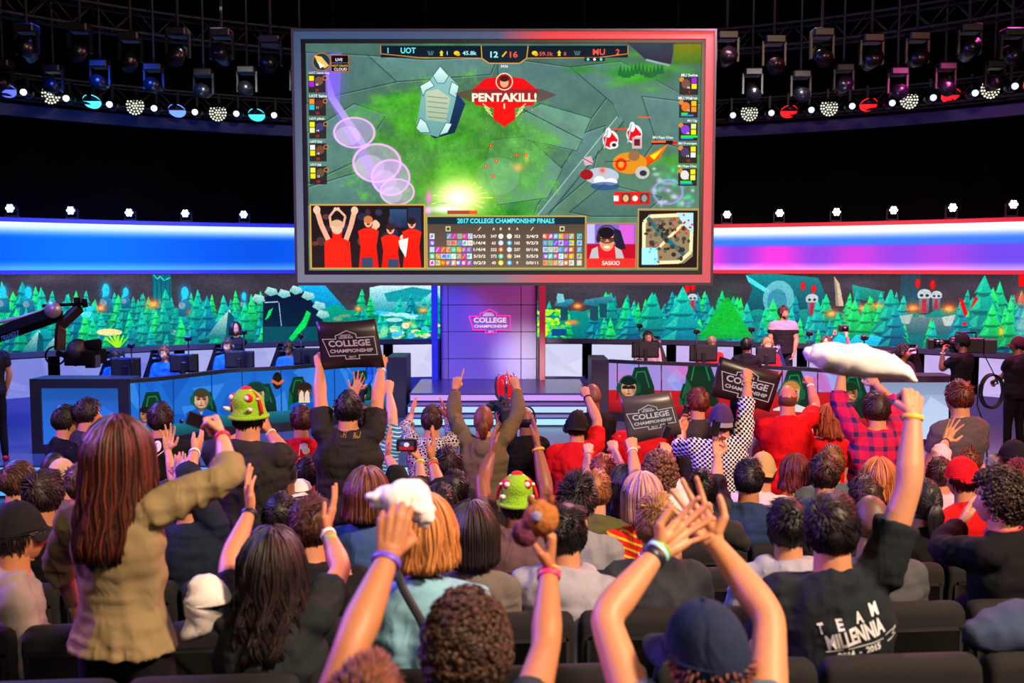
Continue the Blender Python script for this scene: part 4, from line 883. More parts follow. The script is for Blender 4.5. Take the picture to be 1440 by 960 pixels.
blue = lambda t: (.42 + .16 * t, .46 + .14 * t, .80 + .14 * t); white = lambda t: (.78 + .12 * t, .78 + .12 * t, .93 + .06 * t); pink = lambda t: (.72 + .14 * t, .62 + .16 * t, .90 + .06 * t)
names = ['far left', 'left, behind the camera crane', 'behind the leftmost blue player', 'behind the third blue player', 'behind the fourth blue player', 'nearest the purple wall on the left']
pl = [arc(p) for p in (-170, -60, 72, 250, 420, 545, 617)]
for i in range(6): facet_panel(pl[i], pl[i + 1], blue if i < 3 else (lambda t: tuple(a * .5 + b_ * .5 for a, b_ in zip(blue(t), white(t)))) if i < 5 else white, 'pale faceted light panel under the left display, ' + names[i])
names = ['nearest the purple wall on the right', 'behind the player in glasses', 'behind the hooded chair', 'behind the standing coach', 'behind the small camera', 'behind the dark gaming chair', 'behind the cameraman', 'far right']
pr = [arc(p) for p in (756, 826, 945, 1040, 1130, 1215, 1295, 1372, 1600)]
for i in range(8): facet_panel(pr[i], pr[i + 1], white if i < 2 else pink, 'pale faceted light panel under the right display, ' + names[i])
struct(band('baseboard_back', AL, AR, RW - .04, 0.3, .80, plain('3a4478', .5), .2, 64))
# ---- centre wall: flat panels with recessed joints between a blue and a red pilaster
cw = empty('centre_wall', (-.48, 19.75, .78), 'purple lit panel wall with the championship emblem in the middle of the stage', 'wall'); wm = plain('8e88a8', .55, 0, .02, 40)
for j, (z0, z1) in enumerate(((0, .42), (.43, .98), (.99, 1.53), (1.54, 2.08), (2.09, 2.6))):
    for i, (x0, x1) in enumerate(((-.98, -.84), (-.83, .66), (.67, .98))): MB().box((x0, 0, z0), (x1, .05, z1), bev=.006).build('wall_panel', wm, cw, smooth=False)
MB().box((-1, .045, 0), (1, .06, 2.6)).build('backing', BLACK, cw, smooth=False)
lg = logo_mesh(.84, 0, .006); lg.map(lambda v: v + [0.02, -.005, 1.20]); lg.build('emblem', glow('ffd8f4', 1.0), cw, smooth=False)
gl = MB();
P = [((x - .5) * .84 + .02, (.47 - y) * .84 * .617 + 1.20) for x, y in LOGO]
for a, b_ in zip(P, P[1:] + P[:1]): gl.tube([(a[0], -.012, a[1]), (b_[0], -.012, b_[1])], .011, 6)
gl.build('emblem_outline', glow('ff2fb0', 1.4), cw)
for x, c, lb in ((-1.10, '1420ff', 'blue lit pilaster at the left edge of the purple wall'), (1.10, 'c0102c', 'red lit pilaster at the right edge of the purple wall')):
    o = MB().box((-.06, 0, 0), (.06, .16, 2.7), bev=.01).build('pilaster', glow(c, .75), loc=(-.48 + x, 19.5, .78), smooth=False); tag(o, lb, 'pilaster')
# ---- centre steps with lit risers
st = empty('stage_steps', (-.45, 18.5, .3), 'wide low steps with glowing risers in front of the purple wall', 'steps'); tm = plain('3c3660', .25)
for i, (z, y0) in enumerate(((.16, -1.75), (.32, -1.35), (.48, -.95))):
    MB().box((-1.44, y0, z - .16 + .001), (1.86, 1.3, z), bev=.01).build('tread', tm, st, smooth=False); MB().box((-1.42, y0 - .012, z - .135), (1.84, y0, z - .035)).build('light_strip', glow(('a8ecff', 'b8dcff', 'cc98f4')[i], 1.0), st, smooth=False)
# ---- big hanging screen
def game_picture():
    cv = Canvas(434, 68, 982, 382, 2.6, '55705f'); rs = np.random.RandomState(9)
    cv.rect(434, 68, 982, 382, '47645c', 1, '5f8068')
    slabs = [[(434, 80), (520, 84), (560, 120), (470, 140), (434, 150)], [(520, 84), (600, 90), (700, 86), (690, 110), (560, 120)], [(434, 190), (500, 150), (545, 165), (500, 230), (434, 260)], [(700, 86), (800, 100), (860, 130), (830, 170), (760, 150), (700, 130)],
             [(800, 100), (870, 92), (960, 140), (900, 230), (860, 150)], [(760, 150), (830, 170), (810, 215), (740, 200), (720, 170)], [(690, 200), (740, 195), (790, 240), (770, 280), (700, 290), (680, 240)], [(820, 190), (850, 180), (830, 250), (760, 310), (740, 330), (755, 290)], [(850, 260), (930, 280), (900, 306), (830, 306), (800, 300)], [(434, 265), (520, 240), (560, 290), (434, 290)], [(900, 140), (982, 150), (982, 220), (920, 200)]]
    for s in slabs: c = rs.uniform(.9, 1.12); cv.poly(s, tuple(v * c for v in (.37, .50, .49)), 1, tuple(v * c for v in (.33, .46, .42))); cv.line(s + [s[0]], 1.4, '24403c', .8); q = np.array(s, float); cv.line([tuple(p + [1.2, 1.4]) for p in q], .8, '86a898', .6)
    for x, y, rx, ry, a in ((600, 170, 85, 40, .9), (640, 230, 100, 60, 1), (560, 150, 60, 22, .8), (700, 300, 80, 30, .9), (640, 290, 60, 40, .9), (735, 180, 30, 20, .6), (890, 108, 90, 22, .9), (690, 160, 50, 35, .7), (560, 280, 40, 30, .6), (640, 75, 60, 10, .4), (940, 230, 50, 22, .5)):
        for _ in range(26): cv.ell(x + rs.randn() * rx * .4, y + rs.randn() * ry * .4, rx * .32, ry * .34, ['2f8a1e', '4ba42a', '3a9c24', '1f7024', '57b332'][rs.randint(5)], a * .55, .3)
    for s in (slabs[6], slabs[5]): cv.poly(s, (.42, .58, .50), .85); cv.line(s + [s[0]], 1.2, '2a5040', .7)
    cv.line([(870, 170), (740, 330)], 9, '5e7a74'); cv.line([(866, 168), (735, 330)], 1.5, '9cc0b0', .8); cv.line([(876, 174), (750, 330)], 1.5, '20403c', .8); cv.line([(700, 135), (820, 195)], 7, '68867a', .9); cv.line([(702, 141), (818, 200)], 1.2, '20403c')
    for _ in range(70): cv.ell(rs.uniform(560, 770), rs.uniform(150, 240), .9, .8, ['f0c840', '4080e0', 'e8e070', '40c8b0'][rs.randint(4)], .9)
    for _ in range(420): x, y = rs.uniform(560, 760), rs.uniform(130, 320); cv.line([(x, y), (x + rs.uniform(-2, 2), y - rs.uniform(2, 4))], .6, ['2a7a1c', '7ccc40'][rs.randint(2)], .5)
    for i, (x, y) in enumerate([(870 + i * 5.2, 104 + 3 * math.sin(i)) for i in range(12)]): cv.poly([(x - 4, y + 8), (x, y - 8), (x + 4, y + 8)], '145a30', .9)
    cv.poly([(880, 68), (945, 68), (940, 96), (905, 90)], '3c4450', 1, '1e2630'); cv.rect(943, 69, 982, 96, '7a7418', 1, '3c6a1c'); cv.line([(905, 90), (938, 98)], 3, '8898a0')
    wn = cv._win((0, 0), (cv.w, cv.h)); XX, YY = wn[4:]; q = np.stack([XX.ravel(), YY.ravel(), XX.ravel() * 0], 1)
    n1 = sum(noise(q, f, i) * a for i, (f, a) in enumerate(((.02, .5), (.07, .3), (.25, .25)))).reshape(XX.shape); gx = (XX / cv.sc + 434 - 640) / 150; gy = (YY / cv.sc + 68 - 215) / 95; gm = np.clip((1.05 - gx ** 2 - gy ** 2 + n1 * .9) * 2.0, 0, 1) * .62
    gcol = np.array([.30, .55, .20]) * (1 + .3 * n1[..., None]); cv.a = cv.a * (1 - gm[..., None]) + gcol * gm[..., None]; cv.a *= (1 + .13 * n1)[..., None]
    # carved stone slab
    cv.poly([(604, 140), (640, 132), (655, 150), (640, 190), (612, 198), (596, 188)], '1f3a5c', 1, '16283c'); cv.poly([(592, 126), (606, 118), (620, 100), (632, 112), (646, 126), (640, 150), (630, 188), (616, 196), (592, 190), (586, 184), (594, 140)], '8fb8b4', 1, '6a9496')
    cv.poly([(600, 134), (616, 130), (634, 142), (628, 176), (600, 172)], 'b6bfa6', 1, '9aac98'); [cv.line([(602, y), (630, y + 3)], .9, '5a6c60', .9) for y in (140, 147, 154, 161, 168)]
    for p in ([(592, 126), (606, 118), (612, 126), (600, 132), (596, 140)], [(636, 120), (646, 126), (642, 142), (632, 136)], [(586, 184), (592, 170), (600, 176), (606, 190), (592, 190)], [(628, 176), (636, 178), (630, 190), (618, 194)], [(610, 112), (620, 99), (632, 112), (626, 122), (616, 122)]): cv.poly(p, 'd6ece4', 1, '9cc4c0'); cv.line(p + [p[0]], .8, '2c4850')
    # violet beam and bubbles
    cv.poly([(448, 84), (484, 80), (480, 150), (545, 262), (528, 268), (465, 145)], (.60, .45, .95), .5); cv.poly([(462, 100), (474, 140), (520, 210), (512, 214), (464, 142)], (.85, .75, 1), .5); cv.ell(470, 120, 26, 45, (.50, .38, .9), .6, .5)
    for x, y, rx, ry in ((531, 232, 35, 28), (550, 252, 28, 26), (559, 272, 25, 19), (500, 190, 30, 22)): cv.ell(x, y, rx, ry, (.86, .68, .98), .42); cv.ell(x, y, rx, ry, (1, .75, 1), .9, 0, .045); cv.ell(x - rx * .3, y + ry * .2, rx * .6, ry * .6, (.95, .85, 1), .3)
    cv.ell(603, 280, 6, 15, (.95, .35, .95), .95, .3); cv.ell(602, 298, 9, 9, (1, .6, 1), .9, .4)
    for a in np.linspace(0, 2 * PI, 22): cv.line([(648, 280), (648 + math.cos(a) * rs.uniform(30, 46), 280 + math.sin(a) * rs.uniform(18, 28))], 1.6, (1, .95, .4), .65)
    cv.ell(648, 278, 62, 44, (.9, 1, .4), .9, .5); cv.ell(645, 280, 46, 32, (1, 1, .9), 1, .5); cv.ell(625, 296, 34, 8, (1, .97, .95), .95, .5); cv.rect(629, 298, 662, 303, '9a4838'); cv.rect(660, 298, 671, 303, 'e85838'); cv.rect(613, 287, 627, 288, '58c0f0')
    for x, y in ((683, 236), (693, 250), (690, 208), (726, 221), (739, 221), (698, 229)): cv.ell(x, y, 2.4, 2.4, (1, .1, .05)); cv.ell(x, y, 1, 1, (1, .7, .3))
    cv.ell(700, 250, 30, 26, (.6, .75, .7), .25); cv.ell(728, 238, 12, 9, (1, .7, .45), .7, .4); cv.ell(740, 225, 5, 12, (1, .85, .4), .5, .4)
    # units on the right
    for x, y in ((857, 200), (890, 192)): cv.ell(x, y, 11, 13, 'd8dcdc'); cv.poly([(x - 10, y - 3), (x, y - 12), (x + 10, y), (x + 4, y + 12), (x - 8, y + 8)], 'c81420'); cv.ell(x - 3, y - 10, 4, 7, 'eceeea'); cv.ell(x + 5, y + 7, 6, 5, 'e8e8e8'); cv.ell(x + 5, y + 7, 3, 2.5, '24242c'); cv.line([(x - 9, y + 12), (x - 4, y - 14)], 2, '9fb0b4')
    cv.rect(887, 196, 901, 212, 'c0a8a8'); cv.rect(890, 199, 898, 208, '5c2030'); cv.poly([(818, 225), (830, 222), (834, 233), (822, 236)], 'c8a8b0'); cv.line([(818, 225), (834, 233)], 1, '602838'); cv.poly([(908, 222), (937, 206), (925, 226), (905, 238), (895, 232)], 'f08018', 1, 'd83810'); cv.poly([(912, 222), (930, 212), (918, 228)], 'ffd030'); cv.ell(884, 232, 24, 15, 'c88828'); cv.ell(872, 234, 8, 9, 'e83818'); cv.ell(872, 234, 4, 5, 'ff9838')
    cv.ell(902, 245, 10, 9, 'b8b4ac'); cv.ell(903, 246, 5, 4, '303038'); cv.ell(890, 222, 8, 7, '8c6848'); cv.ell(845, 250, 24, 12, 'b0b8c4'); cv.ell(824, 248, 9, 7, '8c1c20'); cv.ell(846, 242, 6, 6, 'ff4848', .9, .4); cv.ell(842, 256, 8, 6, 'e8f0f4'); cv.ell(858, 258, 9, 5, 'f4f4f4'); cv.ell(850, 264, 20, 6, '2c4878', .7); cv.rect(895, 168, 913, 170, 'f06030'); cv.rect(860, 184, 880, 186, 'e84828'); cv.line([(850, 230), (885, 229)], .8, '281818')
    for _ in range(40): cv.ell(rs.uniform(915, 975), rs.uniform(235, 300), rs.uniform(3, 9), rs.uniform(3, 7), ['e8e0ff', 'b890f0', '58e0a0', 'f0f0ff', '40c070', '9878e8'][rs.randint(6)], .6, .2)
    cv.ell(938, 272, 22, 18, (.75, .65, 1), .6, 0, .08); cv.text('MU Papa Chau', 930, 197, 4.6, 'f4f4f4'); cv.rect(914, 201, 944, 206, '301010'); cv.rect(914, 201, 934, 204, 'e86840'); cv.rect(944, 202, 950, 206, 'e02020')
    # kill banner
    cv.poly([(664, 132), (682, 116), (709, 112), (736, 116), (756, 132), (750, 152), (724, 156), (724, 172), (709, 182), (694, 172), (694, 156), (668, 152)], 'c8161c', 1, 'e8241c'); cv.poly([(640, 136), (664, 130), (760, 130), (782, 138), (760, 147), (660, 147)], '5a3434', .6)
    for a in (-1, 1): [cv.line([(709 + a * (16 + i * 2), 168 - i * 5), (709 + a * (26 + i * 2), 158 - i * 4)], 1.3, 'f4dc98') for i in range(3)]
    cv.ell(709, 120, 12, 12, 'f0d8c0'); cv.ell(709, 120, 10.5, 10.5, 'a02018'); cv.ell(709, 121, 6, 7, 'd8a080'); cv.ell(709, 116, 6.5, 4, '3c1c14'); cv.text('PENTAKILL!', 709, 141.5, 12, 'fff2cf', 90, 'c', .04); cv.rect(708, 150, 710, 157, 'fff2cf'); cv.text('29:56', 709, 99, 3.6, 'ffffff')
    # score bar
    cv.rect(538, 71, 880, 87, '0c1c24'); cv.line([(538, 71), (538, 82), (590, 87), (680, 88), (686, 93), (732, 93), (738, 88), (840, 87), (880, 82), (880, 71)], 1.2, 'c8823c'); cv.poly([(677, 71), (742, 71), (740, 88), (730, 94), (688, 94), (678, 88)], '10242c'); cv.line([(677, 71), (678, 88), (688, 95), (730, 95), (740, 88), (742, 71)], 1.4, 'e8943c')
    cv.text('1', 548, 77.5, 7.5, '6fdcff'); cv.text('UOT', 576, 77.5, 8, '6fdcff', 21); cv.text('1', 630, 81, 5, 'b8e8ff'); cv.text('45.8k', 661, 81, 5.6, '9fe4ff', 20); cv.text('12', 695, 83, 8.5, 'a8ecff', 11); cv.text('16', 722, 83, 8.5, 'ff5a4c', 11); cv.text('59.1k', 767, 82, 5.6, 'ff5a4c', 19); cv.text('8', 793, 82, 5, 'ff5a4c'); cv.text('MU', 840, 79.5, 8.5, 'ff5a4c', 17); cv.text('2', 866, 79.5, 8, 'ff5a4c')
    for x in (643, 751): cv.ell(x, 81, 4, 3, 'f0c030'); cv.ell(x + 2, 83, 3, 2, 'd8a020')
    for x in (622, 785): cv.poly([(x - 3, 81), (x, 77), (x + 3, 81), (x + 1.5, 81), (x + 2, 85), (x - 2, 85), (x - 1.5, 81)], 'f0c030')
    for x in (607, 810): [cv.line([(x + d, 78), (x + d * .5, 84)], 1.1, '4c7c84') for d in (-4, -1.5, 1.5, 4)]
    cv.line([(706, 86), (712, 79)], 2.2, 'f0b030'); cv.rect(820, 87, 848, 92, '182028'); [cv.ell(x, 89.5, 2, 2, c) for x, c in ((825, '50d8c8'), (834, 'd8e8f0'), (843, '50d8c8'))]
    # left and right rosters
    for i, (a, b_, ca, cb) in enumerate((('Game Guy', 'Swine', 'e8d020', 'a030f0'), ('Saino', 'Walrus', 'f0902c', '30b8e8'), ('p0ltah', 'Cig', 'e8e020', 'e8e0a0'), ('Dry', 'Prototype', 'e8f0e0', 'e8d020'), ('Jujj', 'Papa Chau', 'e8d860', 'e8d020'))):
        y = 108 + i * 31.6; cv.rect(437, y + 2, 461, y + 27, '241c1c', .85); cv.text('UOT ' + a, 438, y, 4.2, 'f0f4f4', None, 'l'); cv.rect(438, y + 4, 445, y + 11, ca); cv.rect(438, y + 12, 445, y + 19, cb); cv.ell(452, y + 11, 5.5, 6, ['6c5040', '503028', '40406c', '6c4838', '5c503c'][i]); cv.ell(460, y + 7, 3.2, 3.2, 'c8803c'); cv.ell(460, y + 7, 2.2, 2.2, '3c2c28'); cv.text(['16', '11', '14', '14', '12'][i], 449, y + 16, 3.2, 'ffffff'); cv.text(['21', '21', '19', '39', '29'][i], 449, y + 23.5, 3.6, 'f02828')
        y = 111 + i * 31.4; cv.rect(952, y + 3, 978, y + 27, '241c1c', .85); cv.text('MU ' + b_, 977, y, 4.2, 'f0f4f4', None, 'r'); cv.ell(955, y + 6, 3.4, 3.4, 'c8803c'); cv.rect(969, y + 4, 976, y + 11, cb if i != 1 else 'e8b030'); cv.rect(969, y + 12, 976, y + 19, ca); cv.ell(961, y + 12, 6, 6.5, ['6c5040', 'c87030', '8048c0', '503c60', 'd8d0d0'][i]); cv.text(['16', '13', '14', '14', '14'][i], 965, y + 17, 3.2, 'ffffff')
        if i in (1, 2, 4): cv.rect(955, y + 20, [964, 978, 971][[1, 2, 4].index(i)], y + 23, '28c83c'); cv.rect(955, y + 23, 972, y + 25, '3888e8')
        else: cv.text(['7', '', '', '13', ''][i] or '9', 966, y + 23.5, 3.6, 'f02828')
    cv.rect(436, 80, 470, 108, (.35, .3, .5), .4); cv.ell(456, 93, 13, 13, '18343c'); cv.ell(456, 93, 13, 13, 'c8803c', .9, 0, .06); cv.poly([(446, 84), (456, 86), (466, 98), (460, 102), (450, 94)], 'e8b468'); cv.poly([(450, 92), (460, 98), (454, 102)], 'f0e8d8'); cv.rect(469, 84, 493, 94, '0c0c10'); cv.rect(469, 95, 493, 106, '0c0c10'); cv.line([(469, 84), (493, 84), (493, 106), (469, 106), (469, 84)], .8, 'c8642c'); cv.text('LIVE', 480, 90, 4, 'ffffff'); cv.text('NEXT DRAKE', 481, 98.3, 2.8, 'f0b030', 22); cv.text('CLOUD', 482, 103, 4, 'ffffff')
    # fan camera picture-in-picture
    cv.rect(436, 289, 598, 380, 'c89850'); cv.rect(438, 291, 596, 378, '1c1618', 1, '2a2022')
    for _ in range(30): cv.ell(rs.uniform(440, 594), rs.uniform(300, 345), rs.uniform(3, 7), rs.uniform(3, 8), ['4a3438', '2c3450', '5c3c38', '181c28', '704840'][rs.randint(5)], .7)
    cv.rect(548, 296, 572, 322, '3c5c84', .8, '24304c'); cv.rect(574, 294, 592, 330, '2c3c5c', .7)
    def fan(x, y, s, hair_, arms):
        for a in arms: cv.line(a, s * .42, 'e0a890'); cv.ell(a[-1][0], a[-1][1], s * .3, s * .34, 'e8b8a0')
        cv.poly([(x - s * 1.05, y + s * .9), (x - s * .4, y + s * .6), (x + s * .4, y + s * .6), (x + s * 1.05, y + s * .9), (x + s * .8, y + s * 2.4), (x + s * 1.0, 378), (x - s * 1.0, 378), (x - s * .8, y + s * 2.4)], 'f03020', 1, 'd42414'); cv.ell(x, y, s * .42, s * .55, 'e0a488'); cv.ell(x, y - s * .25, s * .46, s * .38, hair_); cv.ell(x, y + s * .22, s * .16, s * .09, '6c2420')
    fan(474, 326, 17, 'c8a080', ([(462, 340), (452, 318), (446, 297)], [(486, 340), (494, 318), (499, 298)])); fan(474, 314, 8, '4c2c20', ([(466, 322), (464, 306), (472, 296)], [(482, 322), (486, 306), (476, 296)])); cv.poly([(456, 342), (492, 342), (494, 378), (456, 378)], 'f03020'); cv.ell(474, 322, 8, 9, 'e8b8a0'); cv.ell(474, 316, 8.5, 5, 'd0a888')
    fan(518, 314, 14, 'b87848', ([(512, 336), (522, 330), (528, 316)], [(528, 336), (526, 326), (530, 318)])); fan(549, 324, 13, '3c2420', ([(552, 338), (566, 338), (574, 334)],)); fan(579, 316, 13, '2c1c1c', ([(588, 336), (580, 340), (566, 336)],)); cv.poly([(560, 340), (574, 336), (572, 352), (570, 364), (562, 350)], 'eceaf0'); cv.rect(508, 364, 524, 378, '3c4860'); cv.rect(545, 366, 560, 378, '3c4860')
    # statistics table
    cv.rect(599, 305, 824, 380, 'b89858'); cv.rect(601, 307, 822, 378, '4c4038', .97, '6a5c50'); cv.rect(601, 307, 822, 317, '1c2c34'); cv.rect(642, 308, 780, 317, '10505c'); cv.text('2017 COLLEGE CHAMPIONSHIP FINALS', 711, 312.4, 7, '7fe8ff', 136)
    D = [('5/3/5', '347', '353', '2/4/3'), ('1/4/4', '63', '165', '9/2/3'), ('1/4/4', '322', '237', '0/1/6'), ('5/3/2', '272', '244', '5/5/3'), ('0/2/3', '40', '9', '0/0/11')]
    pc = ['48a0e8', 'e8c840', 'd83ca0', '40c890', 'e86030', 'b8d0e0', '8060d8', 'c8a070', 'f0f0f0']
    for r, d in enumerate(D):
        y = 334 + r * 9.3; cv.text(d[0], 674, y, 4.4, 'fff4e0', 17); cv.text(d[1], 694, y, 4.4, 'fff4e0'); cv.text(d[2], 727, y, 4.4, 'fff4e0'); cv.text(d[3], 748, y, 4.4, 'fff4e0', 17)
        for x0, n in ((604, 1), (612 if r > 1 else 628, 7 if r > 1 else 5), (763, 6), (811, 1)):
            for k_ in range(n): x = x0 + k_ * 7.4; c = pc[rs.randint(9)]; cv.rect(x, y - 3.8, x + 6.8, y + 3.8, c, .95); cv.ell(x + 3 + rs.randn() * .6, y, 2.2, 2.4, pc[rs.randint(9)], .9); cv.line([(x + 1, y + 3), (x + 5, y - 3)], 1, pc[rs.randint(9)], .8)
        for x in (704, 716): cv.ell(x, y, 3.6, 3.6, pc[rs.randint(9)]); cv.ell(x, y, 1.8, 2, 'e8d8c8')
    for x in (630, 790): cv.rect(x - 3.5, 320, x + 3.5, 327, 'c8c890'); cv.rect(x - 2, 321.5, x + 2, 325.5, '4c4438')
    for x in (674, 748): cv.line([(x - 2, 326), (x + 2, 321)], 1, 'f0e8d0')
    for x in (694, 704, 716, 727): cv.text('A' if x in (694, 727) else 'B', x, 323.5, 3.6, 'f0e8d0')
    # player camera
    cv.rect(823, 315, 895, 380, 'a87858'); cv.rect(825, 317, 893, 366, '7c6cc0', 1, 'a060a0'); cv.rect(825, 317, 836, 344, 'b8b8f0'); cv.rect(870, 318, 891, 345, 'c868c8'); cv.rect(825, 345, 893, 366, 'a8182c'); cv.poly([(862, 322), (872, 326), (880, 352), (866, 352)], '20202c')
    cv.poly([(828, 366), (832, 352), (846, 346), (858, 346), (872, 352), (878, 366)], 'c82830'); cv.poly([(832, 352), (840, 348), (842, 366), (828, 366)], 'b8b4b4'); cv.poly([(864, 348), (874, 354), (878, 366), (866, 366)], 'b8b4b4'); cv.ell(853, 341, 10.5, 14, 'd89470'); cv.ell(852, 329, 11, 8, '181418'); cv.ell(853, 331, 14, 13, '28282c', .9, 0, .08); cv.ell(841, 337, 3, 6, '28282c'); cv.ell(865, 337, 3, 6, '28282c'); cv.rect(844, 336, 862, 338, '281814', .8); cv.ell(849, 338.5, 3.4, 2.6, '402018', .7); cv.ell(858, 338.5, 3.4, 2.6, '402018', .7); cv.ell(853, 349, 4.4, 1.8, 'f4e8e0'); cv.rect(825, 365, 893, 378, 'e83c34'); cv.text('SASKIO', 859, 371.5, 6, 'ffe8e0', 25)
    # small map
    cv.rect(896, 295, 982, 380, 'a88c58'); cv.rect(898, 298, 980, 378, '241c1c'); cv.poly([(912, 303), (974, 301), (974, 362), (962, 372), (904, 374), (902, 318)], '8c7c60'); cv.line([(905, 350), (905, 314), (914, 306), (960, 304)], 5, 'f0dcb0'); cv.line([(922, 371), (955, 370), (971, 356), (972, 320)], 5, 'f0dcb0'); cv.line([(906, 370), (972, 304)], 4, 'e8d8b0'); cv.line([(910, 308), (930, 332), (962, 360)], 6, '1c6c80')
    for _ in range(70): cv.ell(rs.uniform(908, 968), rs.uniform(310, 366), rs.uniform(1.5, 4), rs.uniform(1.5, 3.5), ['3c3830', '58544c', '2c2824', '6c6458'][rs.randint(4)], .9)
    cv.poly([(902, 350), (924, 350), (926, 374), (902, 374)], 'a8e8f0'); cv.poly([(950, 301), (974, 301), (974, 330), (962, 320)], 'b0d8e4')
    for _ in range(26): a = rs.rand() < .5; x, y = (rs.uniform(903, 930), rs.uniform(346, 372)) if a else (rs.uniform(945, 974), rs.uniform(302, 330)); cv.ell(x, y, 1.4, 1.4, '2ca8e8' if a and rs.rand() < .6 else 'e02828')
    cv.rect(863, 272, 913, 290, 'd82818'); cv.rect(873, 274, 886, 287, '5c3c30'); cv.ell(879, 281, 4, 5, 'e0a880'); cv.rect(899, 274, 911, 287, '48403c'); cv.ell(905, 281, 4, 5, '988c88'); cv.ell(892, 281, 4, 4, 'f8ece8'); cv.rect(862, 277, 869, 285, 'e8e8e8')
    return cv.a
SY = 13.0; sc_ = SY / F; bs = empty('hanging_screen', (0, SY, CAMZ + (375 - 226) * sc_), 'huge hanging screen showing a battle game, lit blue and red around its edge', 'screen')
X = lambda px: (px - 720) * sc_; Z = lambda py: (226 - py) * sc_
uv_panel('display', screen_mat('game picture', vivid(game_picture(), 1.18, 1.15, .05), 1.0), [(X(436), -.02, Z(380)), (X(980.5), -.02, Z(380))], [(X(436), -.02, Z(69)), (X(980.5), -.02, Z(69))], parent=bs)
def ringframe(name, a, b_, y0, y1, mat):
    """rectangular frame between the outer box a and the inner box b (picture px): x0, y0, x1, y1"""
    mb = MB(); (x0, t0, x1, t1), (u0, v0, u1, v1) = a, b_
    for q in ((x0, t0, x1, v0), (x0, v1, x1, t1), (x0, v0, u0, v1), (u1, v0, x1, v1)): mb.box((X(q[0]), y0, Z(q[3])), (X(q[2]), y1, Z(q[1])))
    return mb.build(name, mat, bs, smooth=False)
ringframe('bezel', (430, 64, 985.5, 386), (436, 69, 980.5, 380), -.05, .02, plain('040405', .4)); ringframe('outer_frame', (418, 51, 1000, 401), (421, 54, 997, 397), -.10, .35, plain('3a3a42', .5))
m, nt, b = new_mat('edge light'); L = nt.links; tc = N(nt, 'ShaderNodeTexCoord'); sx = N(nt, 'ShaderNodeSeparateXYZ'); L.new(tc.outputs['Object'], sx.inputs[0])
mr = N(nt, 'ShaderNodeMapRange'); mr.inputs[1].default_value = X(700); mr.inputs[2].default_value = X(770); L.new(sx.outputs[0], mr.inputs[0])
mz = N(nt, 'ShaderNodeMapRange'); mz.inputs[1].default_value = Z(400); mz.inputs[2].default_value = Z(60); L.new(sx.outputs[2], mz.inputs[0])
def mix(f, a, c): n = N(nt, 'ShaderNodeMix', _data_type='RGBA'); L.new(f, n.inputs[0]); [L.new(v, n.inputs[i]) if not isinstance(v, tuple) else setattr(n.inputs[i], 'default_value', (*srgb(v), 1)) for i, v in ((6, a), (7, c))]; return n.outputs[2]
L.new(mix(mr.outputs[0], mix(mz.outputs[0], (.44, .48, .53), (.02, .27, .42)), mix(mz.outputs[0], (.84, .30, .33), (.90, .02, .05))), b.inputs['Emission Color']); b.inputs['Emission Strength'].default_value = .95; b.inputs['Base Color'].default_value = (.05, .05, .05, 1)
ringframe('edge_light', (421, 54, 997, 397), (430, 64, 985.5, 386), -.08, .05, m); MB().box((X(421), .03, Z(397)), (X(997), .33, Z(54))).build('housing', DARK, bs, smooth=False)
for px in (470, 600, 820, 950): MB().tube([(X(px), .15, Z(52)), (X(px), .15, 9 - bs.location.z)], .02, 8).build('hanging_cable', BLACK, bs)
# ------------------------------------------------------------------ desks with display fronts
ORD = 'first second third fourth fifth sixth seventh eighth ninth tenth eleventh twelfth thirteenth'.split()
def proj(p):
    d = np.array(p) - CAM; f = d[1] * _c - d[2] * _s; u = d[1] * _s + d[2] * _c; return 720 + F * d[0] / f, 480 - F * u / f
def path_pts(pp): return [np.array([(px - 720) / F * d, d, 0]) for px, d in pp]
def along(P, n):
    P = np.array(P); L_ = np.concatenate([[0], np.cumsum(np.linalg.norm(np.diff(P, axis=0), axis=1))]); T = np.linspace(0, L_[-1], n); return np.stack([np.interp(T, L_, P[:, i]) for i in range(3)], 1)
def projected(cv, P, z0, z1, w_=900, h=260):
    out = np.zeros((h, w_, 3)); A = along(P, w_)
    for i in range(w_):
        p = A[i]; Zs = np.linspace(z1, z0, h); d = p[1]; f = d * _c - (Zs - CAMZ) * _s; u = d * _s + (Zs - CAMZ) * _c
        X_ = ((720 + F * p[0] / f - cv.x0) * cv.sc).clip(0, cv.w - 1).astype(int); Y_ = ((480 - F * u / f - cv.y0) * cv.sc).clip(0, cv.h - 1).astype(int); out[:, i] = cv.a[Y_, X_]
    return out
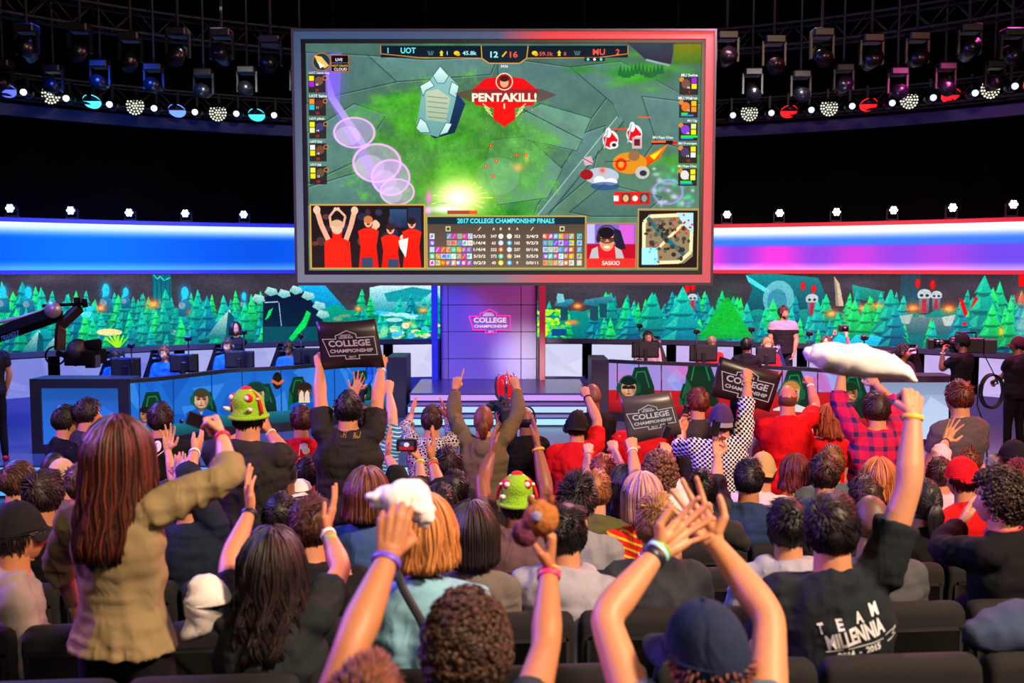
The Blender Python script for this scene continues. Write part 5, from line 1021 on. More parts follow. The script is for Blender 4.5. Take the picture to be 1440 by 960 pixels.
def cam_face(cv, x, y, s, sk, hr, shirt, hs, glasses=False, down=True):
    cv.poly([(x - s * 1.9, y + s * 2.6), (x - s * 1.5, y + s * 1.3), (x - s * .5, y + s * .9), (x + s * .5, y + s * .9), (x + s * 1.5, y + s * 1.3), (x + s * 1.9, y + s * 2.6)], shirt, 1); cv.poly([(x - s * .25, y + s), (x + s * .25, y + s), (x, y + s * 1.7)], 'e8e4e0', .6)
    dk = tuple(c * f for c, f in zip(col3(sk), (.62, .48, .42))); cv.rect(x - s * .28, y + s * .6, x + s * .28, y + s * 1.2, dk); cv.poly([(x - s * .70, y - s * .4), (x + s * .70, y - s * .4), (x + s * .68, y + s * .3), (x + s * .42, y + s * .85), (x, y + s * 1.02), (x - s * .42, y + s * .85), (x - s * .68, y + s * .3)], sk); cv.ell(x + s * .50, y + s * .3, s * .34, s * .8, dk, .6, .3); cv.ell(x - s * .45, y + s * .65, s * .3, s * .4, dk, .5, .3); cv.ell(x - s * .15, y + s * .2, s * .2, s * .35, tuple(min(1, c * 1.18) for c in col3(sk)), .7, .3); cv.ell(x, y - s * .1, s * .7, s * .14, dk, .55, .3); cv.ell(x, y + s * .42, s * .16, s * .08, dk, .7, .3); cv.ell(x, y - s * .68, s * .76, s * .46, hr); cv.poly([(x - s * .80, y - s * .75), (x - s * .72, y - s * .05), (x - s * .60, y - s * .42), (x - s * .1, y - s * .52), (x + s * .25, y - s * .38), (x + s * .58, y - s * .46), (x + s * .72, y - s * .05), (x + s * .80, y - s * .75)], hr)
    for a in (-1, 1): cv.ell(x + a * s * .3, y - s * .02, s * .17, s * .07, '20140f'); cv.line([(x + a * s * .12, y - s * .17), (x + a * s * .5, y - s * .2)], s * .09, '20140f')
    cv.line([(x, y), (x - s * .08, y + s * .32), (x + s * .06, y + s * .34)], s * .07, tuple(c * .6 for c in col3(sk))); cv.ell(x, y + s * .58, s * .24, s * .06, '8c3c34'); cv.ell(x, y - s * .1, s * .98, s * 1.1, hs, 1, 0, .07) if hs else None
    if glasses: cv.rect(x - s * .62, y - s * .14, x + s * .62, y + s * .12, '14100f', .9)
    if hs:
        for a in (-1, 1): cv.ell(x + a * s * .92, y + s * .05, s * .24, s * .46, hs)
def gchair(cv, x, y, s): cv.poly([(x - s * .9, y + s * 2), (x - s * .8, y - s * .2), (x - s * .45, y - s * 1.3), (x + s * .35, y - s * 1.35), (x + s * .8, y - s * .1), (x + s * 1.0, y + s * 2)], '06381f', 1, '042414'); cv.line([(x - s * .5, y), (x - s * .3, y - s), (x + s * .2, y - s * 1.05), (x + s * .5, y)], s * .08, '1c7c58'); cv.poly([(x - s * .9, y + s * 2), (x - s * .8, y - s * .2), (x - s * .5, y + .3 * s), (x - s * .5, y + s * 2)], '0c5c38')
def left_front():
    cv = Canvas(170, 495, 555, 640, 4, '1a6fd8'); rs = np.random.RandomState(4)
    for i in range(26): x = rs.uniform(170, 550); y = rs.uniform(505, 600); cv.poly([(x, y), (x + rs.uniform(10, 50), y + rs.uniform(-30, 10)), (x + rs.uniform(10, 40), y + rs.uniform(10, 50))], [(.35, .65, 1), (.1, .35, .8), (.6, .8, 1), (.05, .3, .7)][rs.randint(4)], .45)
    for x in (195, 243, 297, 340, 395, 470, 515): cv.line([(x, 500), (x + 2, 640)], 1.6, '0c3c90')
    gchair(cv, 215, 580, 22); gchair(cv, 290, 575, 18); gchair(cv, 372, 566, 20); gchair(cv, 420, 552, 17); gchair(cv, 508, 545, 18)
    cam_face(cv, 204, 583, 10, 'b87858', '20140f', '0c50b0', None); cam_face(cv, 283, 562, 14, 'e8b090', '4a3a24', '0c58c8', '0d5c40'); cam_face(cv, 360, 556, 17, 'ecc0a0', '10382c', '10151c', '0d4c38'); cam_face(cv, 428, 552, 13, '7a5038', '2c1c14', '0c58c8', None); cam_face(cv, 506, 553, 13, 'd8a078', '14301c', '0c50b8', '0d4c38', True)
    for x in (424, 432): cv.poly([(x - 4, 566), (x - 3, 553), (x, 548), (x + 3, 552), (x + 4, 566)], 'f4d8c0')
    cv.ell(390, 535, 7, 12, '1c1410'); cv.line([(382, 535), (392, 540), (399, 534)], 4, 'e86c30')
    return cv
def right_front():
    cv = Canvas(845, 495, 1260, 625, 4, 'a890e0'); rs = np.random.RandomState(8)
    for i in range(34): x = rs.uniform(845, 1250); y = rs.uniform(500, 560); cv.poly([(x, y), (x + rs.uniform(10, 50), y + rs.uniform(-30, 10)), (x + rs.uniform(10, 40), y + rs.uniform(10, 40))], [(.85, .5, .85), (.5, .6, .95), (.9, .35, .7), (.65, .75, 1)][rs.randint(4)], .5)
    cv.poly([(845, 548), (1250, 552), (1250, 625), (845, 625)], 'd01820', 1, 'a01018')
    for x in (868, 898, 930, 968, 1010, 1060, 1100, 1150, 1215): cv.line([(x, 500), (x, 625)], 1.6, '501030')
    gchair(cv, 902, 545, 22); gchair(cv, 968, 560, 16); gchair(cv, 985, 535, 26); gchair(cv, 1118, 552, 24); gchair(cv, 1200, 555, 24)
    cam_face(cv, 884, 545, 15, 'e8a880', '0a2018', 'c82028', '0d4c38', True); cam_face(cv, 1113, 553, 17, 'f4c8a8', 'c88840', 'e8e0e0', '0d5c40'); cam_face(cv, 1196, 553, 15, 'b87850', '0c3018', '0c2c1c', '0d4c38')
    return cv
def desk(name, pp, cv, label, names, capt):
    P = path_pts(pp); root = empty(name, [P[len(P) // 2][0], P[len(P) // 2][1], .3], label, 'desk'); L = np.array(root.location); A = along(P, 24) - L * [1, 1, 0]
    tang = np.gradient(A, axis=0); nn = np.stack([-tang[:, 1], tang[:, 0], 0 * tang[:, 0]], 1); nn /= np.linalg.norm(nn, axis=1, keepdims=True)
    def strip(z0, z1, o0, o1, m_, nm):
        mb = MB(); V = [];
        for p, n_ in zip(A, nn):
            for o_, z in ((o0, z0), (o0, z1), (o1, z1), (o1, z0)): V.append(p + n_ * o_ + [0, 0, z - L[2]])
        Q = [(i * 4 + j, (i + 1) * 4 + j, (i + 1) * 4 + (j + 1) % 4, i * 4 + (j + 1) % 4) for i in range(len(A) - 1) for j in range(4)] + [(3, 2, 1, 0), (len(A) * 4 - 4, len(A) * 4 - 3, len(A) * 4 - 2, len(A) * 4 - 1)]
        return mb.add(V, Q).build(nm, m_, root, smooth=False)
    strip(1.36, 1.42, -.04, .06, DARK, 'front_rail'); strip(1.00, 1.04, .02, .75, plain('20222c', .35), 'worktop'); strip(.3, .46, .0, .12, DARK, 'plinth')
    B = [p + n_ * .0 for p, n_ in zip(A, nn)]; m_ = screen_mat('desk front', projected(cv, P, .66, 1.36), .95)
    uv_panel('front_display', m_, [p + [0, 0, .66 - L[2]] for p in B], [p + [0, 0, 1.36 - L[2]] for p in B], parent=root)
    c2 = Canvas(0, 0, 600, 20, 2, capt); c2.rect(0, 0, 600, 20, capt, 1, tuple(v * .6 for v in col3(capt)))
    for x, s in names: c2.text(s, x, 10, 11, 'eafcff')
    uv_panel('name_strip', screen_mat('name strip', c2.a, .9), [p + [0, 0, .46 - L[2]] for p in B], [p + [0, 0, .66 - L[2]] for p in B], parent=root)
    strip(.46, 1.36, .02, .05, DARK, 'back_panel'); return root
LP = [(177, 14.3), (230, 14.7), (320, 15.8), (400, 16.2), (480, 17.0), (548, 17.9)]; RP = [(857, 17.4), (900, 17.1), (1000, 16.7), (1128, 16.05), (1240, 15.2)]
desk('team_desk', LP, left_front(), 'long curved dark desk with blue player cameras on its front, left of the stage', [(150, 'S'), (430, 'RRY')], '1c7c94')
desk('team_desk', RP, right_front(), 'long curved dark desk with red player cameras on its front, right of the stage', [], 'd01c28')
def podium(px0, px1, d, lit, label, dep=.9, z1=1.43, ins=(.16, .14)):
    x0, x1 = (px0 - 720) / F * d, (px1 - 720) / F * d; w_ = x1 - x0; r = empty('desk_end_cabinet', ((x0 + x1) / 2, d, .3), label, 'cabinet'); h = z1 - .3; fw, fh = ins
    m_ = plain('23232b', .5); MB().box((-w_ / 2, 0.05, 0), (w_ / 2, dep, h), bev=.01).build('body', m_, r, smooth=False)
    if lit:
        mb = MB()
        for q in ((-w_ / 2, h - fh, w_ / 2, h), (-w_ / 2, 0, w_ / 2, fh), (-w_ / 2, fh, -w_ / 2 + fw, h - fh), (w_ / 2 - fw, fh, w_ / 2, h - fh)): mb.box((q[0], 0, q[1]), (q[2], .06, q[3]))
        mb.build('frame', m_, r, smooth=False); cv = Canvas(0, 0, 100, 80, 3, lit); cv.rect(0, 0, 100, 80, tuple(v * .75 for v in col3(lit)), 1, lit); cv.rect(0, 18, 100, 80, lit, .35); cv.poly([(30, 80), (70, 20), (100, 40), (100, 80)], tuple(min(1, v * 1.15) for v in col3(lit)), .5)
        uv_panel('lit_panel', screen_mat('cabinet panel', cv.a, 1.0), [np.array([-w_ / 2 + fw, .035, fh]), np.array([w_ / 2 - fw, .035, fh])], [np.array([-w_ / 2 + fw, .035, h - fh]), np.array([w_ / 2 - fw, .035, h - fh])], parent=r)
    else: MB().box((-w_ / 2, 0, 0), (w_ / 2, .05, h), bev=.008).build('front_panel', m_, r, smooth=False)
    return r
podium(37, 177, 14.25, '2a6ee0', 'dark cabinet with a glowing blue front at the left end of the left desk', .5)
podium(543, 570, 17.75, None, 'plain dark cabinet closing the inner end of the left desk'); podium(833, 857, 17.3, None, 'plain dark cabinet closing the inner end of the right desk')
podium(1240, 1348, 14.9, 'b8ccf8', 'dark cabinet with a pale glowing front at the right end of the right desk', .5, 1.40, (.02, .10))
# monitors, poles with small cameras
def monitor(px, py, d, w_=.46, rz=0):
    c = at(px, py, d); r = empty('computer_monitor', (c[0], d, 1.04), None, None, rz=rz); h = .30; z = c[2] - 1.04
    MB().box((-w_ / 2, -.02, z - h / 2), (w_ / 2, .02, z + h / 2), bev=.008).build('housing', plain('0d0d10', .35), r, smooth=False); MB().box((-w_ / 2 + .02, -.028, z - h / 2 + .03), (w_ / 2 - .02, -.02, z + h / 2 - .02), bev=.004).build('back_cover', plain('17171c', .5), r, smooth=False)
    MB().box((-.035, -.05, 0), (.035, -.02, z + .02), bev=.006).build('stand', plain('1c1c22', .3), r, smooth=False); MB().box((-.12, -.11, 0), (.12, .07, .015), bev=.005).build('base', plain('1c1c22', .3), r, smooth=False); return r
for px, py, d, w_, lb in ((177, 516, 14.75, .46, 'black monitor in front of the leftmost blue player, seen from the back'), (259, 510.5, 15.3, .46, 'black monitor right of the blue player with brown hair'), (337, 505.5, 16.2, .50, 'black monitor below the standing coach with black hair'), (432, 501, 16.9, .48, 'black monitor behind the raised college sign'),
                      (907.5, 491.5, 17.5, .50, 'black monitor in front of the player in glasses'), (989, 496.5, 17.1, .50, 'black monitor left of the grey hooded chair'), (1077, 500, 16.7, .36, 'black monitor in front of the blond player'), (1238, 506, 15.9, .40, 'black monitor left of the dark-haired player at the right end')):
    tag(monitor(px, py, d, w_), lb, 'monitor', 'monitors on the team desks')
def pole(px, y0, y1, d, lb):
    a, b_ = at(px, y1, d), at(px, y0, d); r = empty('camera_pole', (a[0], d, a[2]), lb, 'camera pole', 'slim poles on the team desks'); h = b_[2] - a[2]
    MB().tube([(0, 0, 0), (0, 0, h)], .011, 8).build('pole', DARK, r); MB().tube([(0, 0, 0), (0, 0, .02)], .05, 12).build('foot', DARK, r)
    MB().box((-.05, -.04, h - .02), (.05, .04, h + .05), bev=.01).build('small_camera', plain('141418', .3), r, smooth=False); mb = MB(); mb.tube([(-.09, 0, h + .02), (-.02, .02, h - .03), (.07, -.02, h - .01)], .006, 6); mb.tube([(.03, -.05, h + .02), (.03, -.09, h + .03)], .018, 10); mb.build('arm', DARK, r)
for px, y0, y1, d, lb in ((186, 487, 533, 14.65, 'slim black pole with a small camera, leftmost on the left desk'), (266, 477, 527, 15.2, 'slim black pole with a small camera beside the brown-haired player'), (344, 468, 520, 15.95, 'slim black pole with a small camera in front of the standing coach'), (424, 473, 515, 16.6, 'slim black pole with a small camera left of the raised sign'),
                     (899, 459, 506, 17.3, 'slim black pole with a small camera beside the player in glasses'), (979, 467, 511, 16.95, 'slim black pole with a small camera on the middle of the right desk'), (1056, 464, 514, 16.5, 'slim black pole with a small camera left of the standing coach'), (1137, 470, 518, 16.1, 'slim black pole with a small camera right of the standing coach'), (1214, 476, 521, 15.5, 'slim black pole with a small camera, rightmost on the right desk')): pole(px, y0, y1, d, lb)
# gaming chairs
def gaming_chair(px, py, d, col, c2, yaw, lb):
    c = at(px, py, d); r = empty('gaming_chair', (c[0], d, .3), lb, 'chair', rz=math.radians(yaw)); z = c[2] - .3
    m1, m2 = plain(col, .35), plain(c2, .4); zb = .50; zt = z + .22
    sec = [(-.23, .05), (-.255, .25), (-.27, .5), (-.20, .72), (-.155, .86), (-.13, 1.0)]; mb = MB(); V = []; n = len(sec)
    for x, t in sec:
        zz = zb + (zt - zb) * t; yy = .10 + .10 * t
        for a, (fx, fy) in enumerate(((1, -.07), (.75, .0), (0, .02), (-.75, .0), (-1, -.07), (-.9, .09), (0, .11), (.9, .09))): V.append((x * fx, yy + fy, zz))
    Q = [(i * 8 + j, i * 8 + (j + 1) % 8, (i + 1) * 8 + (j + 1) % 8, (i + 1) * 8 + j) for i in range(n - 1) for j in range(8)] + [(7, 6, 5, 4), (7, 4, 3, 0), (3, 2, 1, 0)]; T_ = [(n - 1) * 8 + i for i in range(8)]
    Q += [(T_[0], T_[1], T_[2], T_[3]), (T_[0], T_[3], T_[4], T_[7]), (T_[4], T_[5], T_[6], T_[7])]; mb.add(V, Q).build('backrest', m1, r)
    MB().box((-.10, .10, zt - .16), (.10, .155, zt - .05), bev=.02).build('head_cushion', m2, r); MB().box((-.26, -.36, .42), (.26, .16, .52), bev=.04).build('seat', m1, r); MB().tube([(0, -.1, .1), (0, -.1, .42)], .03, 10).build('gas_column', DARK, r)
    for s in (-1, 1): MB().box((s * .31 - .03, -.25, .66), (s * .31 + .03, .05, .70), bev=.01).box((s * .31 - .015, -.12, .45), (s * .31 + .015, -.06, .66)).build('armrest', DARK, r)
    for k_ in range(5): a = k_ * 2 * PI / 5; MB().tube([(0, -.1, .09), (math.cos(a) * .3, -.1 + math.sin(a) * .3, .05)], [.022, .015], 6).build('foot', DARK, r)
for a in ((150, 514, 15.7, '101216', '1c2430', -20, 'black gaming chair at the left end of the left desk'), (214, 512, 15.9, '101216', '1c2430', -20, 'black gaming chair of the blue player with brown hair'), (305, 503, 16.8, '101216', '1c2430', -15, 'black gaming chair of the blue player under the standing coach'), (394, 501, 17.5, '101216', '1c2430', -15, 'black gaming chair of the blue player covering his face, left of the sign'),
          (923, 490, 18.3, '26282c', '585a60', 15, 'dark grey gaming chair of the player in glasses'), (1092, 501, 17.3, '20305c', 'd8d8e0', 15, 'blue and white spotted chair of the blond player'), (1290, 504, 16.2, '16161a', 'a8a8ac', 25, 'black and grey gaming chair at the right end of the right desk')): gaming_chair(*a)
# ---- lamps on top of the light boxes
def par(px, py, col, st_, label, grp):
    th = arc(px, RW - .02); p = pt(th, RW + .02, 0); z = CAMZ + (375 - py) * p[1] / F; r = empty('stage_lamp', (p[0], p[1], ZB1 + .075), label, 'lamp', grp); h = z - ZB1 - .075
    MB().box((-.11, -.06, 0), (.11, .06, .03), bev=.008).build('base', DARK, r, smooth=False)
    for s in (-1, 1): MB().box((s * .10 - .008, -.02, .02), (s * .10 + .008, .02, h + .02)).build('yoke_arm', DARK, r, smooth=False)
    MB().tube([(0, .12, h), (0, -.06, h)], [.07, .088], 16).build('head', plain('101014', .4), r); mb = MB()
    for i in range(7): a = i * PI / 3; q = (0, 0) if i == 6 else (math.cos(a) * .052, math.sin(a) * .052); mb.tube([(q[0], -.061, h + q[1]), (q[0], -.075, h + q[1])], .024, 10)
    mb.build('lens_cluster', glow(col, st_), r)['kind'] = 'stuff'
for i, (px, py) in enumerate(((23, 294), (107, 297), (188, 300), (266, 301), (347, 302.5))): par(px, py, 'a8c4ff', 6, 'small blue-white stage lamp on the left light box, %s from the left' % ORD[i], 'blue-white lamps on the left light box')
for i, (px, py) in enumerate(((1019, 302.5), (1092, 300.5), (1171, 299), (1250, 296.5), (1332, 293), (1416, 288.5))): par(px, py, 'fff4f4', 8, 'small white stage lamp on the right light box, %s' % ['first, nearest the hanging screen', 'second from the hanging screen', 'third from the hanging screen', 'fourth from the hanging screen', 'fifth from the hanging screen', 'last, at the right edge'][i], 'white lamps on the right light box')
# ---- curved lighting truss with its row of lamps
TR = RW - .7
def tz(py, px): p = pt(arc(px, TR), TR, 0); return CAMZ + (375 - py) * p[1] / F
def trussring(R, z, lb, a0=arc(-160), a1=arc(1600), cols=('101d4c', '28204c')):
    root = empty('lighting_truss', (0, CY + R, z), lb, 'truss'); L = np.array(root.location); n = 60; A = np.linspace(a0, a1, n); mt = plain('08080b', .6)
    for dr, dz in ((-.18, 0), (.18, 0), (-.18, .36), (.18, .36)): MB().tube([pt(a, R + dr, z + dz) - L for a in A], .025, 6).build('chord', mt, root)
    mb = MB()
    for i in range(n - 1):
        for dr in (-.18, .18): mb.tube([pt(A[i], R + dr, z + (.36 if i % 2 else 0)) - L, pt(A[i + 1], R + dr, z + (0 if i % 2 else .36)) - L], .013, 4)
        mb.tube([pt(A[i], R - .18, z) - L, pt(A[i + 1], R + .18, z) - L], .012, 4)
    mb.build('lattice', mt, root)['kind'] = 'stuff'; return root
zt_ = tz(172, 405) - .05
trussring(TR, zt_ + .05, 'long curved black lighting truss over the stage, the lowest one'); trussring(TR - 1.6, zt_ + 1.0, 'curved black lighting truss high over the stage, behind the lowest one'); trussring(TR - 3.4, zt_ + 1.9, 'curved black lighting truss nearest the audience, highest in the dark')
o = band('soffit', arc(-160), arc(715), TR + .25, zt_ - .22, zt_ - .02, plain('1a2c66', .7), .05, 50); tag(o, 'dark blue curved border under the left half of the lowest truss', 'border')
o = band('soffit', arc(715), arc(1600), TR + .25, zt_ - .22, zt_ - .02, plain('3a2c66', .7), .05, 50); tag(o, 'dark purple curved border under the right half of the lowest truss', 'border')
spot('soffit_blue', (-5, 14, 4.6), (-6, 18.5, 5.6), 160, (.2, .35, 1), 100); spot('soffit_violet', (5, 14, 4.6), (6, 18.5, 5.6), 110, (.5, .35, 1), 100)
def truss_lamp(px, py, kind, lb, grp, col='f0f4ff'):
    th = arc(px, TR); p = pt(th, TR, 0); z = CAMZ + (375 - py) * p[1] / F; r = empty('truss_lamp', (p[0], p[1] - .3, z), lb, 'lamp', grp); zc = .05
    MB().box((-.02, .05, .06), (.02, .09, .34)).build('clamp', DARK, r, smooth=False)
    if kind == 'ball':
        MB().ell((0, .06, 0), (.11, .13, .11)).build('head', plain('0e0e12', .25), r); MB().tube([(0, -.07, 0), (0, -.10, 0)], [.055, .05], 16).build('lens', glow(col, 1.6), r)
    elif kind == 'disc':
        MB().tube([(0, .10, .02), (0, -.02, 0)], [.13, .17], 20).build('head', plain('0e0e12', .4), r); mb = MB(); i = 0
        for rr, m_ in ((0, 1), (.05, 6), (.10, 11), (.145, 17)):
            for k_ in range(m_): a = k_ * 2 * PI / m_; x, y = math.cos(a) * rr, math.sin(a) * rr; mb.tube([(x, -.02, y), (x, -.035, y)], .017, 6)
        mb.build('diodes', glow('f4f4d8', 1.3), r)['kind'] = 'stuff'
    else:
        MB().tube([(0, .0, .10), (0, 0, .0)], [.12, .16], 20).build('head', plain('0e0e12', .4), r); MB().tube([(0, 0, 0), (0, -.01, -.012)], [.155, .15], 20).build('lens', glow(col, 1.6), r)
    return r
for i, (px, py) in enumerate(((2, 132), (60, 140), (117, 148), (175, 156), (235, 161), (290, 166), (346, 168), (397, 170))): truss_lamp(px, py, 'ball', 'small round truss lamp, ' + ['first', 'second', 'third', 'fourth', 'fifth', 'sixth', 'seventh', 'eighth'][i] + ' from the left edge', 'round lamps on the truss', 'dce8ff')
for i, (px, py) in enumerate(((1020, 170), (1072, 167), (1126, 163), (1181, 158), (1235, 154), (1290, 147), (1346, 141), (1399, 132))): truss_lamp(px, py, 'ball', 'small round truss lamp, ' + ['first', 'second', 'third', 'fourth', 'fifth', 'sixth', 'seventh', 'eighth'][i] + ' to the right of the hanging screen', 'round lamps on the truss', 'cfe0ff')
for (px, py), nm in zip(((95, 142), (208, 157), (320, 166), (1043, 166), (1151, 159), (1259, 149), (1368, 135)), ('farthest left', 'second from the left edge', 'left of the hanging screen', 'just right of the hanging screen', 'second right of the hanging screen', 'third right of the hanging screen', 'farthest right')): truss_lamp(px, py, 'disc', 'round lamp of many pale diodes on the truss, ' + nm, 'diode lamps on the truss')
for (px, py, c), nm in zip(((34, 136, '5a68ff'), (149, 151, '50e0ff'), (264, 163, '6a90ff'), (372, 168.5, '40e0e8'), (1097, 164, 'ff1818'), (1205, 155, 'ff1818'), (1316, 143, 'ff1820'), (1427, 127, 'ff1818')), ('violet, far left', 'cyan, second from the left', 'blue, third from the left', 'cyan, nearest the hanging screen', 'red, nearest the hanging screen', 'red, second from the hanging screen', 'red, third from the hanging screen', 'red, far right')): truss_lamp(px, py, 'flat', 'flat coloured lamp facing down on the truss, ' + nm, 'coloured wash lamps on the truss', c)
rs = np.random.RandomState(21); FXL = []
_O = 'first second third fourth fifth sixth seventh eighth ninth tenth eleventh twelfth thirteenth'.split()
def dark_fixture(i, px, py, d):
    j = i % 13 if px > 720 else i; c = at(px, py, d); r = empty('moving_light', c, 'dark unlit moving light %s of the hanging screen, %s from the left there' % ('right' if px > 720 else 'left', ORD[j]), 'lamp', 'unlit moving lights in the dark'); MB().tube([(0, 0, .3), (0, 0, 9.0 - c[2])], .02, 6).build('hanging_rod', DARK, r); a = rs.uniform(-.7, .7)
    MB().box((-.14, -.12, .22), (.14, .12, .34), bev=.02).build('base', plain('08080a', .45), r, smooth=False)
    for s in (-1, 1): MB().box((s * .15 - .015, -.03, -.06), (s * .15 + .015, .03, .26)).build('yoke_arm', plain('0c0c10', .4), r, smooth=False)
    MB().tube([(0, .15 * math.cos(a), .15 * math.sin(a)), (0, -.16 * math.cos(a), -.16 * math.sin(a) - .02)], [.09, .12], 14).build('head', plain('08080a', .3), r); MB().tube([(0, -.165 * math.cos(a), -.165 * math.sin(a) - .02), (0, -.175 * math.cos(a), -.175 * math.sin(a) - .02)], .10, 14).build('lens', plain('14161e', .3, .5), r); return r
for i, px in enumerate(list(range(10, 420, 34)) + list(range(1020, 1440, 34))): dark_fixture(i, px + rs.uniform(-6, 6), 118 - 44 * (i % 2) + rs.uniform(-8, 8) + (14 * (1 - abs(px - 720) / 720)), 15.6 - 2.2 * (i % 2))
for s, c in ((-1, (.25, .3, 1)), (1, (1, .85, .7))): spot('grid_fill', (s * 3.0, 10.5, 4.5), (s * 6.0, 15.0, 6.6), 5, c, 75)  # unseen weak spots added to pick out the dark fixtures
# ---- camera crane
cr = empty('camera_crane', at(85, 470, 10), 'black camera crane reaching in from the left edge, camera hanging at its tip', 'camera crane'); B0 = np.array(cr.location); Q_ = lambda px, py, d=10: at(px, py, d) - B0; bk = plain('050506', .99); bk.node_tree.nodes['Principled BSDF'].inputs['Specular IOR Level'].default_value = .1
MB().tube([Q_(-60, 490), Q_(84, 440)], [(.085, .085), (.085, .085)], 4, up=(.4, 1, .4)).build('main_beam', bk, cr, smooth=False); MB().tube([Q_(-60, 466), Q_(30, 446), Q_(75, 432)], .02, 6).build('tension_cable', plain('8c8c94', .4), cr); MB().tube([Q_(-60, 500), Q_(45, 458)], .010, 6).build('side_rail', plain('b0a8a4', .4), cr)
mb = MB(); mb.tube([Q_(82, 435) + (0, -.10, 0), Q_(82, 435) + (0, -.13, 0)], .085, 14); mb.build('pivot_plate', plain('8a8680', .4, .5), cr); MB().tube([Q_(60, 430), Q_(118, 427)], .02, 6).build('upper_bar', bk, cr); MB().tube([Q_(108, 418), Q_(109, 434)], .035, 8).build('motor', bk, cr); MB().tube([Q_(118, 420), Q_(120, 432)], .03, 8).build('motor', bk, cr)
MB().tube([Q_(112, 432), Q_(86, 457), Q_(85, 465), Q_(84, 492)], [(.06, .06)] * 4, 4, up=(1, 0, 0)).build('drop_arm', plain('2a1c1a', .4), cr, smooth=False); MB().tube([Q_(80, 496), Q_(92, 500), Q_(94, 510), Q_(108, 511)], .03, 8).build('remote_head', bk, cr)
MB().tube([Q_(82 + 14 * math.cos(a) - 4, 500 + 13 * math.sin(a)) for a in np.linspace(.2, 5.6, 18)], .010, 6).build('cable_loop', bk, cr); MB().box(Q_(112, 513) + (-.12, -.1, .0), Q_(112, 513) + (.18, .25, .15), bev=.01).build('camera_body', bk, cr, smooth=False)
c = Q_(110, 492); MB().ell(c, (.11, .14, .12)).build('camera_housing', plain('101014', .6, 0, .6, 20), cr); MB().tube([Q_(122, 485), Q_(140, 484)], [.05, .06], 12).build('lens', bk, cr); MB().box(Q_(136, 505) + (-.11, -.04, -.09), Q_(136, 505) + (.0, .10, .05), bev=.008).build('viewfinder', plain('1c1c24', .3), cr, smooth=False)
V, T, _ = text_tris('TRIANGLE', .02); a, b_ = Q_(11, 474), Q_(36, 465); d = b_ - a; MB().add(np.array([a + d * x + np.array([0, -.14, (y - .5) * .055 - .01]) for x, y in V]), [], T).build('lettering', plain('2c6c9c', .5), cr, smooth=False)
# ---- trophy
tp = empty('trophy', at(712, 575, 13.9), 'silver trophy cup with a glowing red body in the middle of the stage front', 'trophy'); zz = at(712, 575, 13.9)[2]; h_ = at(712, 524, 13.9)[2] - zz; tp.location = (tp.location[0], 13.9, .3); z0 = zz - .3
mb = MB(); mb.tube([(0, 0, 0), (0, 0, z0 - .02)], [(.17, .17), (.15, .15)], 20); mb.build('pedestal', plain('20222c', .3), tp)
silver = plain('b8c0cc', .18, .95); mb = MB(); P_ = [(.075, 0), (.08, .03), (.05, .06), (.085, .14), (.10, .17)]; mb.tube([(0, 0, z0 + z) for r, z in P_], [r for r, z in P_], 20); mb.build('foot', silver, tp)
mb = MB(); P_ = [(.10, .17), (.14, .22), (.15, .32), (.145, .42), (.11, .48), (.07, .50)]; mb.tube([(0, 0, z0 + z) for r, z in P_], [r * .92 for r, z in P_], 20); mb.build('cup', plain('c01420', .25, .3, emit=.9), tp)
for k_ in range(3): a = -PI / 2 + (k_ - 1) * 1.9; MB().tube([(math.cos(a) * r, math.sin(a) * r, z0 + z) for r, z in ((.09, .10), (.15, .20), (.165, .34), (.15, .46), (.10, .53))], [.014, .022, .022, .018, .006], 8).build('handle', silver, tp)
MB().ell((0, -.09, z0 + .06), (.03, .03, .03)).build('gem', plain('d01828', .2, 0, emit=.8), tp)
# ------------------------------------------------------------------ the audience and the people on stage
ROW = {'Z': (1.95, 1.10), 'A': (2.95, .97), 'B': (3.80, .83), 'C': (4.65, .72), 'D': (5.45, .60), 'E': (6.25, .48), 'F': (6.90, .36), 'G': (7.70, .20), 'H': (8.5, 0)}
SEATED = []
def rp(row, label, px, py, stand=False, **k):
    d0, fl = ROW[row]; off = k.pop('dy', .2); y = (d0 + off) / (1 - .075 * (px - 720) / F); k.setdefault('sit', None if stand else True)
    P = person(label, px, py, y, floor=fl, **k)
    if not stand: SEATED.append((row, P['H'][0]))
    return P
SK, SK2, SK3, SK4 = 'c88a68', 'b57852', '84503a', 'd29a7a'
BK, BR, DB, GI, BL = '120e0e', '4a2c1c', '2a1914', '8a4a24', 'b07c46'
# nearest the lens
rp('Z', 'curly brown-haired person at the bottom edge raising a plush ball', 655, 915, k=.93, slv='c', hair=('curly', '3a241a', '5a3a28'), shirt='30343c', tone=SK2, Rr=(768, 910, 772, 800, 'grip', 'l', {'tip': (780, 700)}), xt=[('band', 1, 'e83a78', .90), ('band', 1, 'e8a040', .97, .008)])
rp('Z', 'person with brown hair cut off by the bottom edge, holding up a white plush', 522, 1022, dy=0, hair=('short', '6a3c28', '8a5438'), shirt='283048', tone=SK2, L=(500, 890, 547, 780, 'grip', 'f', {'tip': (562, 680)}), xt=[('band', -1, '6a50d8', .92, .016)])
rp('Z', 'person in a backwards navy cap clapping overhead at the bottom edge', 988, 925, slv='c', hair=('curly', '6a3424', '8a4a34'), shirt='5a6880', tone='c88a64', cap=('cap', '222c48'), hy=42, hr=-4, L=(850, 868, 926, 775, 'spread', 'b', {'tip': (990, 722)}), Rr=(1083, 868, 1004, 762, 'spread', 'b', {'tip': (958, 690)}), xt=[('watch', -1, '18203c'), ('band', -1, 'a8d8e0', .99, .016), ('band', -1, '70b030', 1.03, .010)])
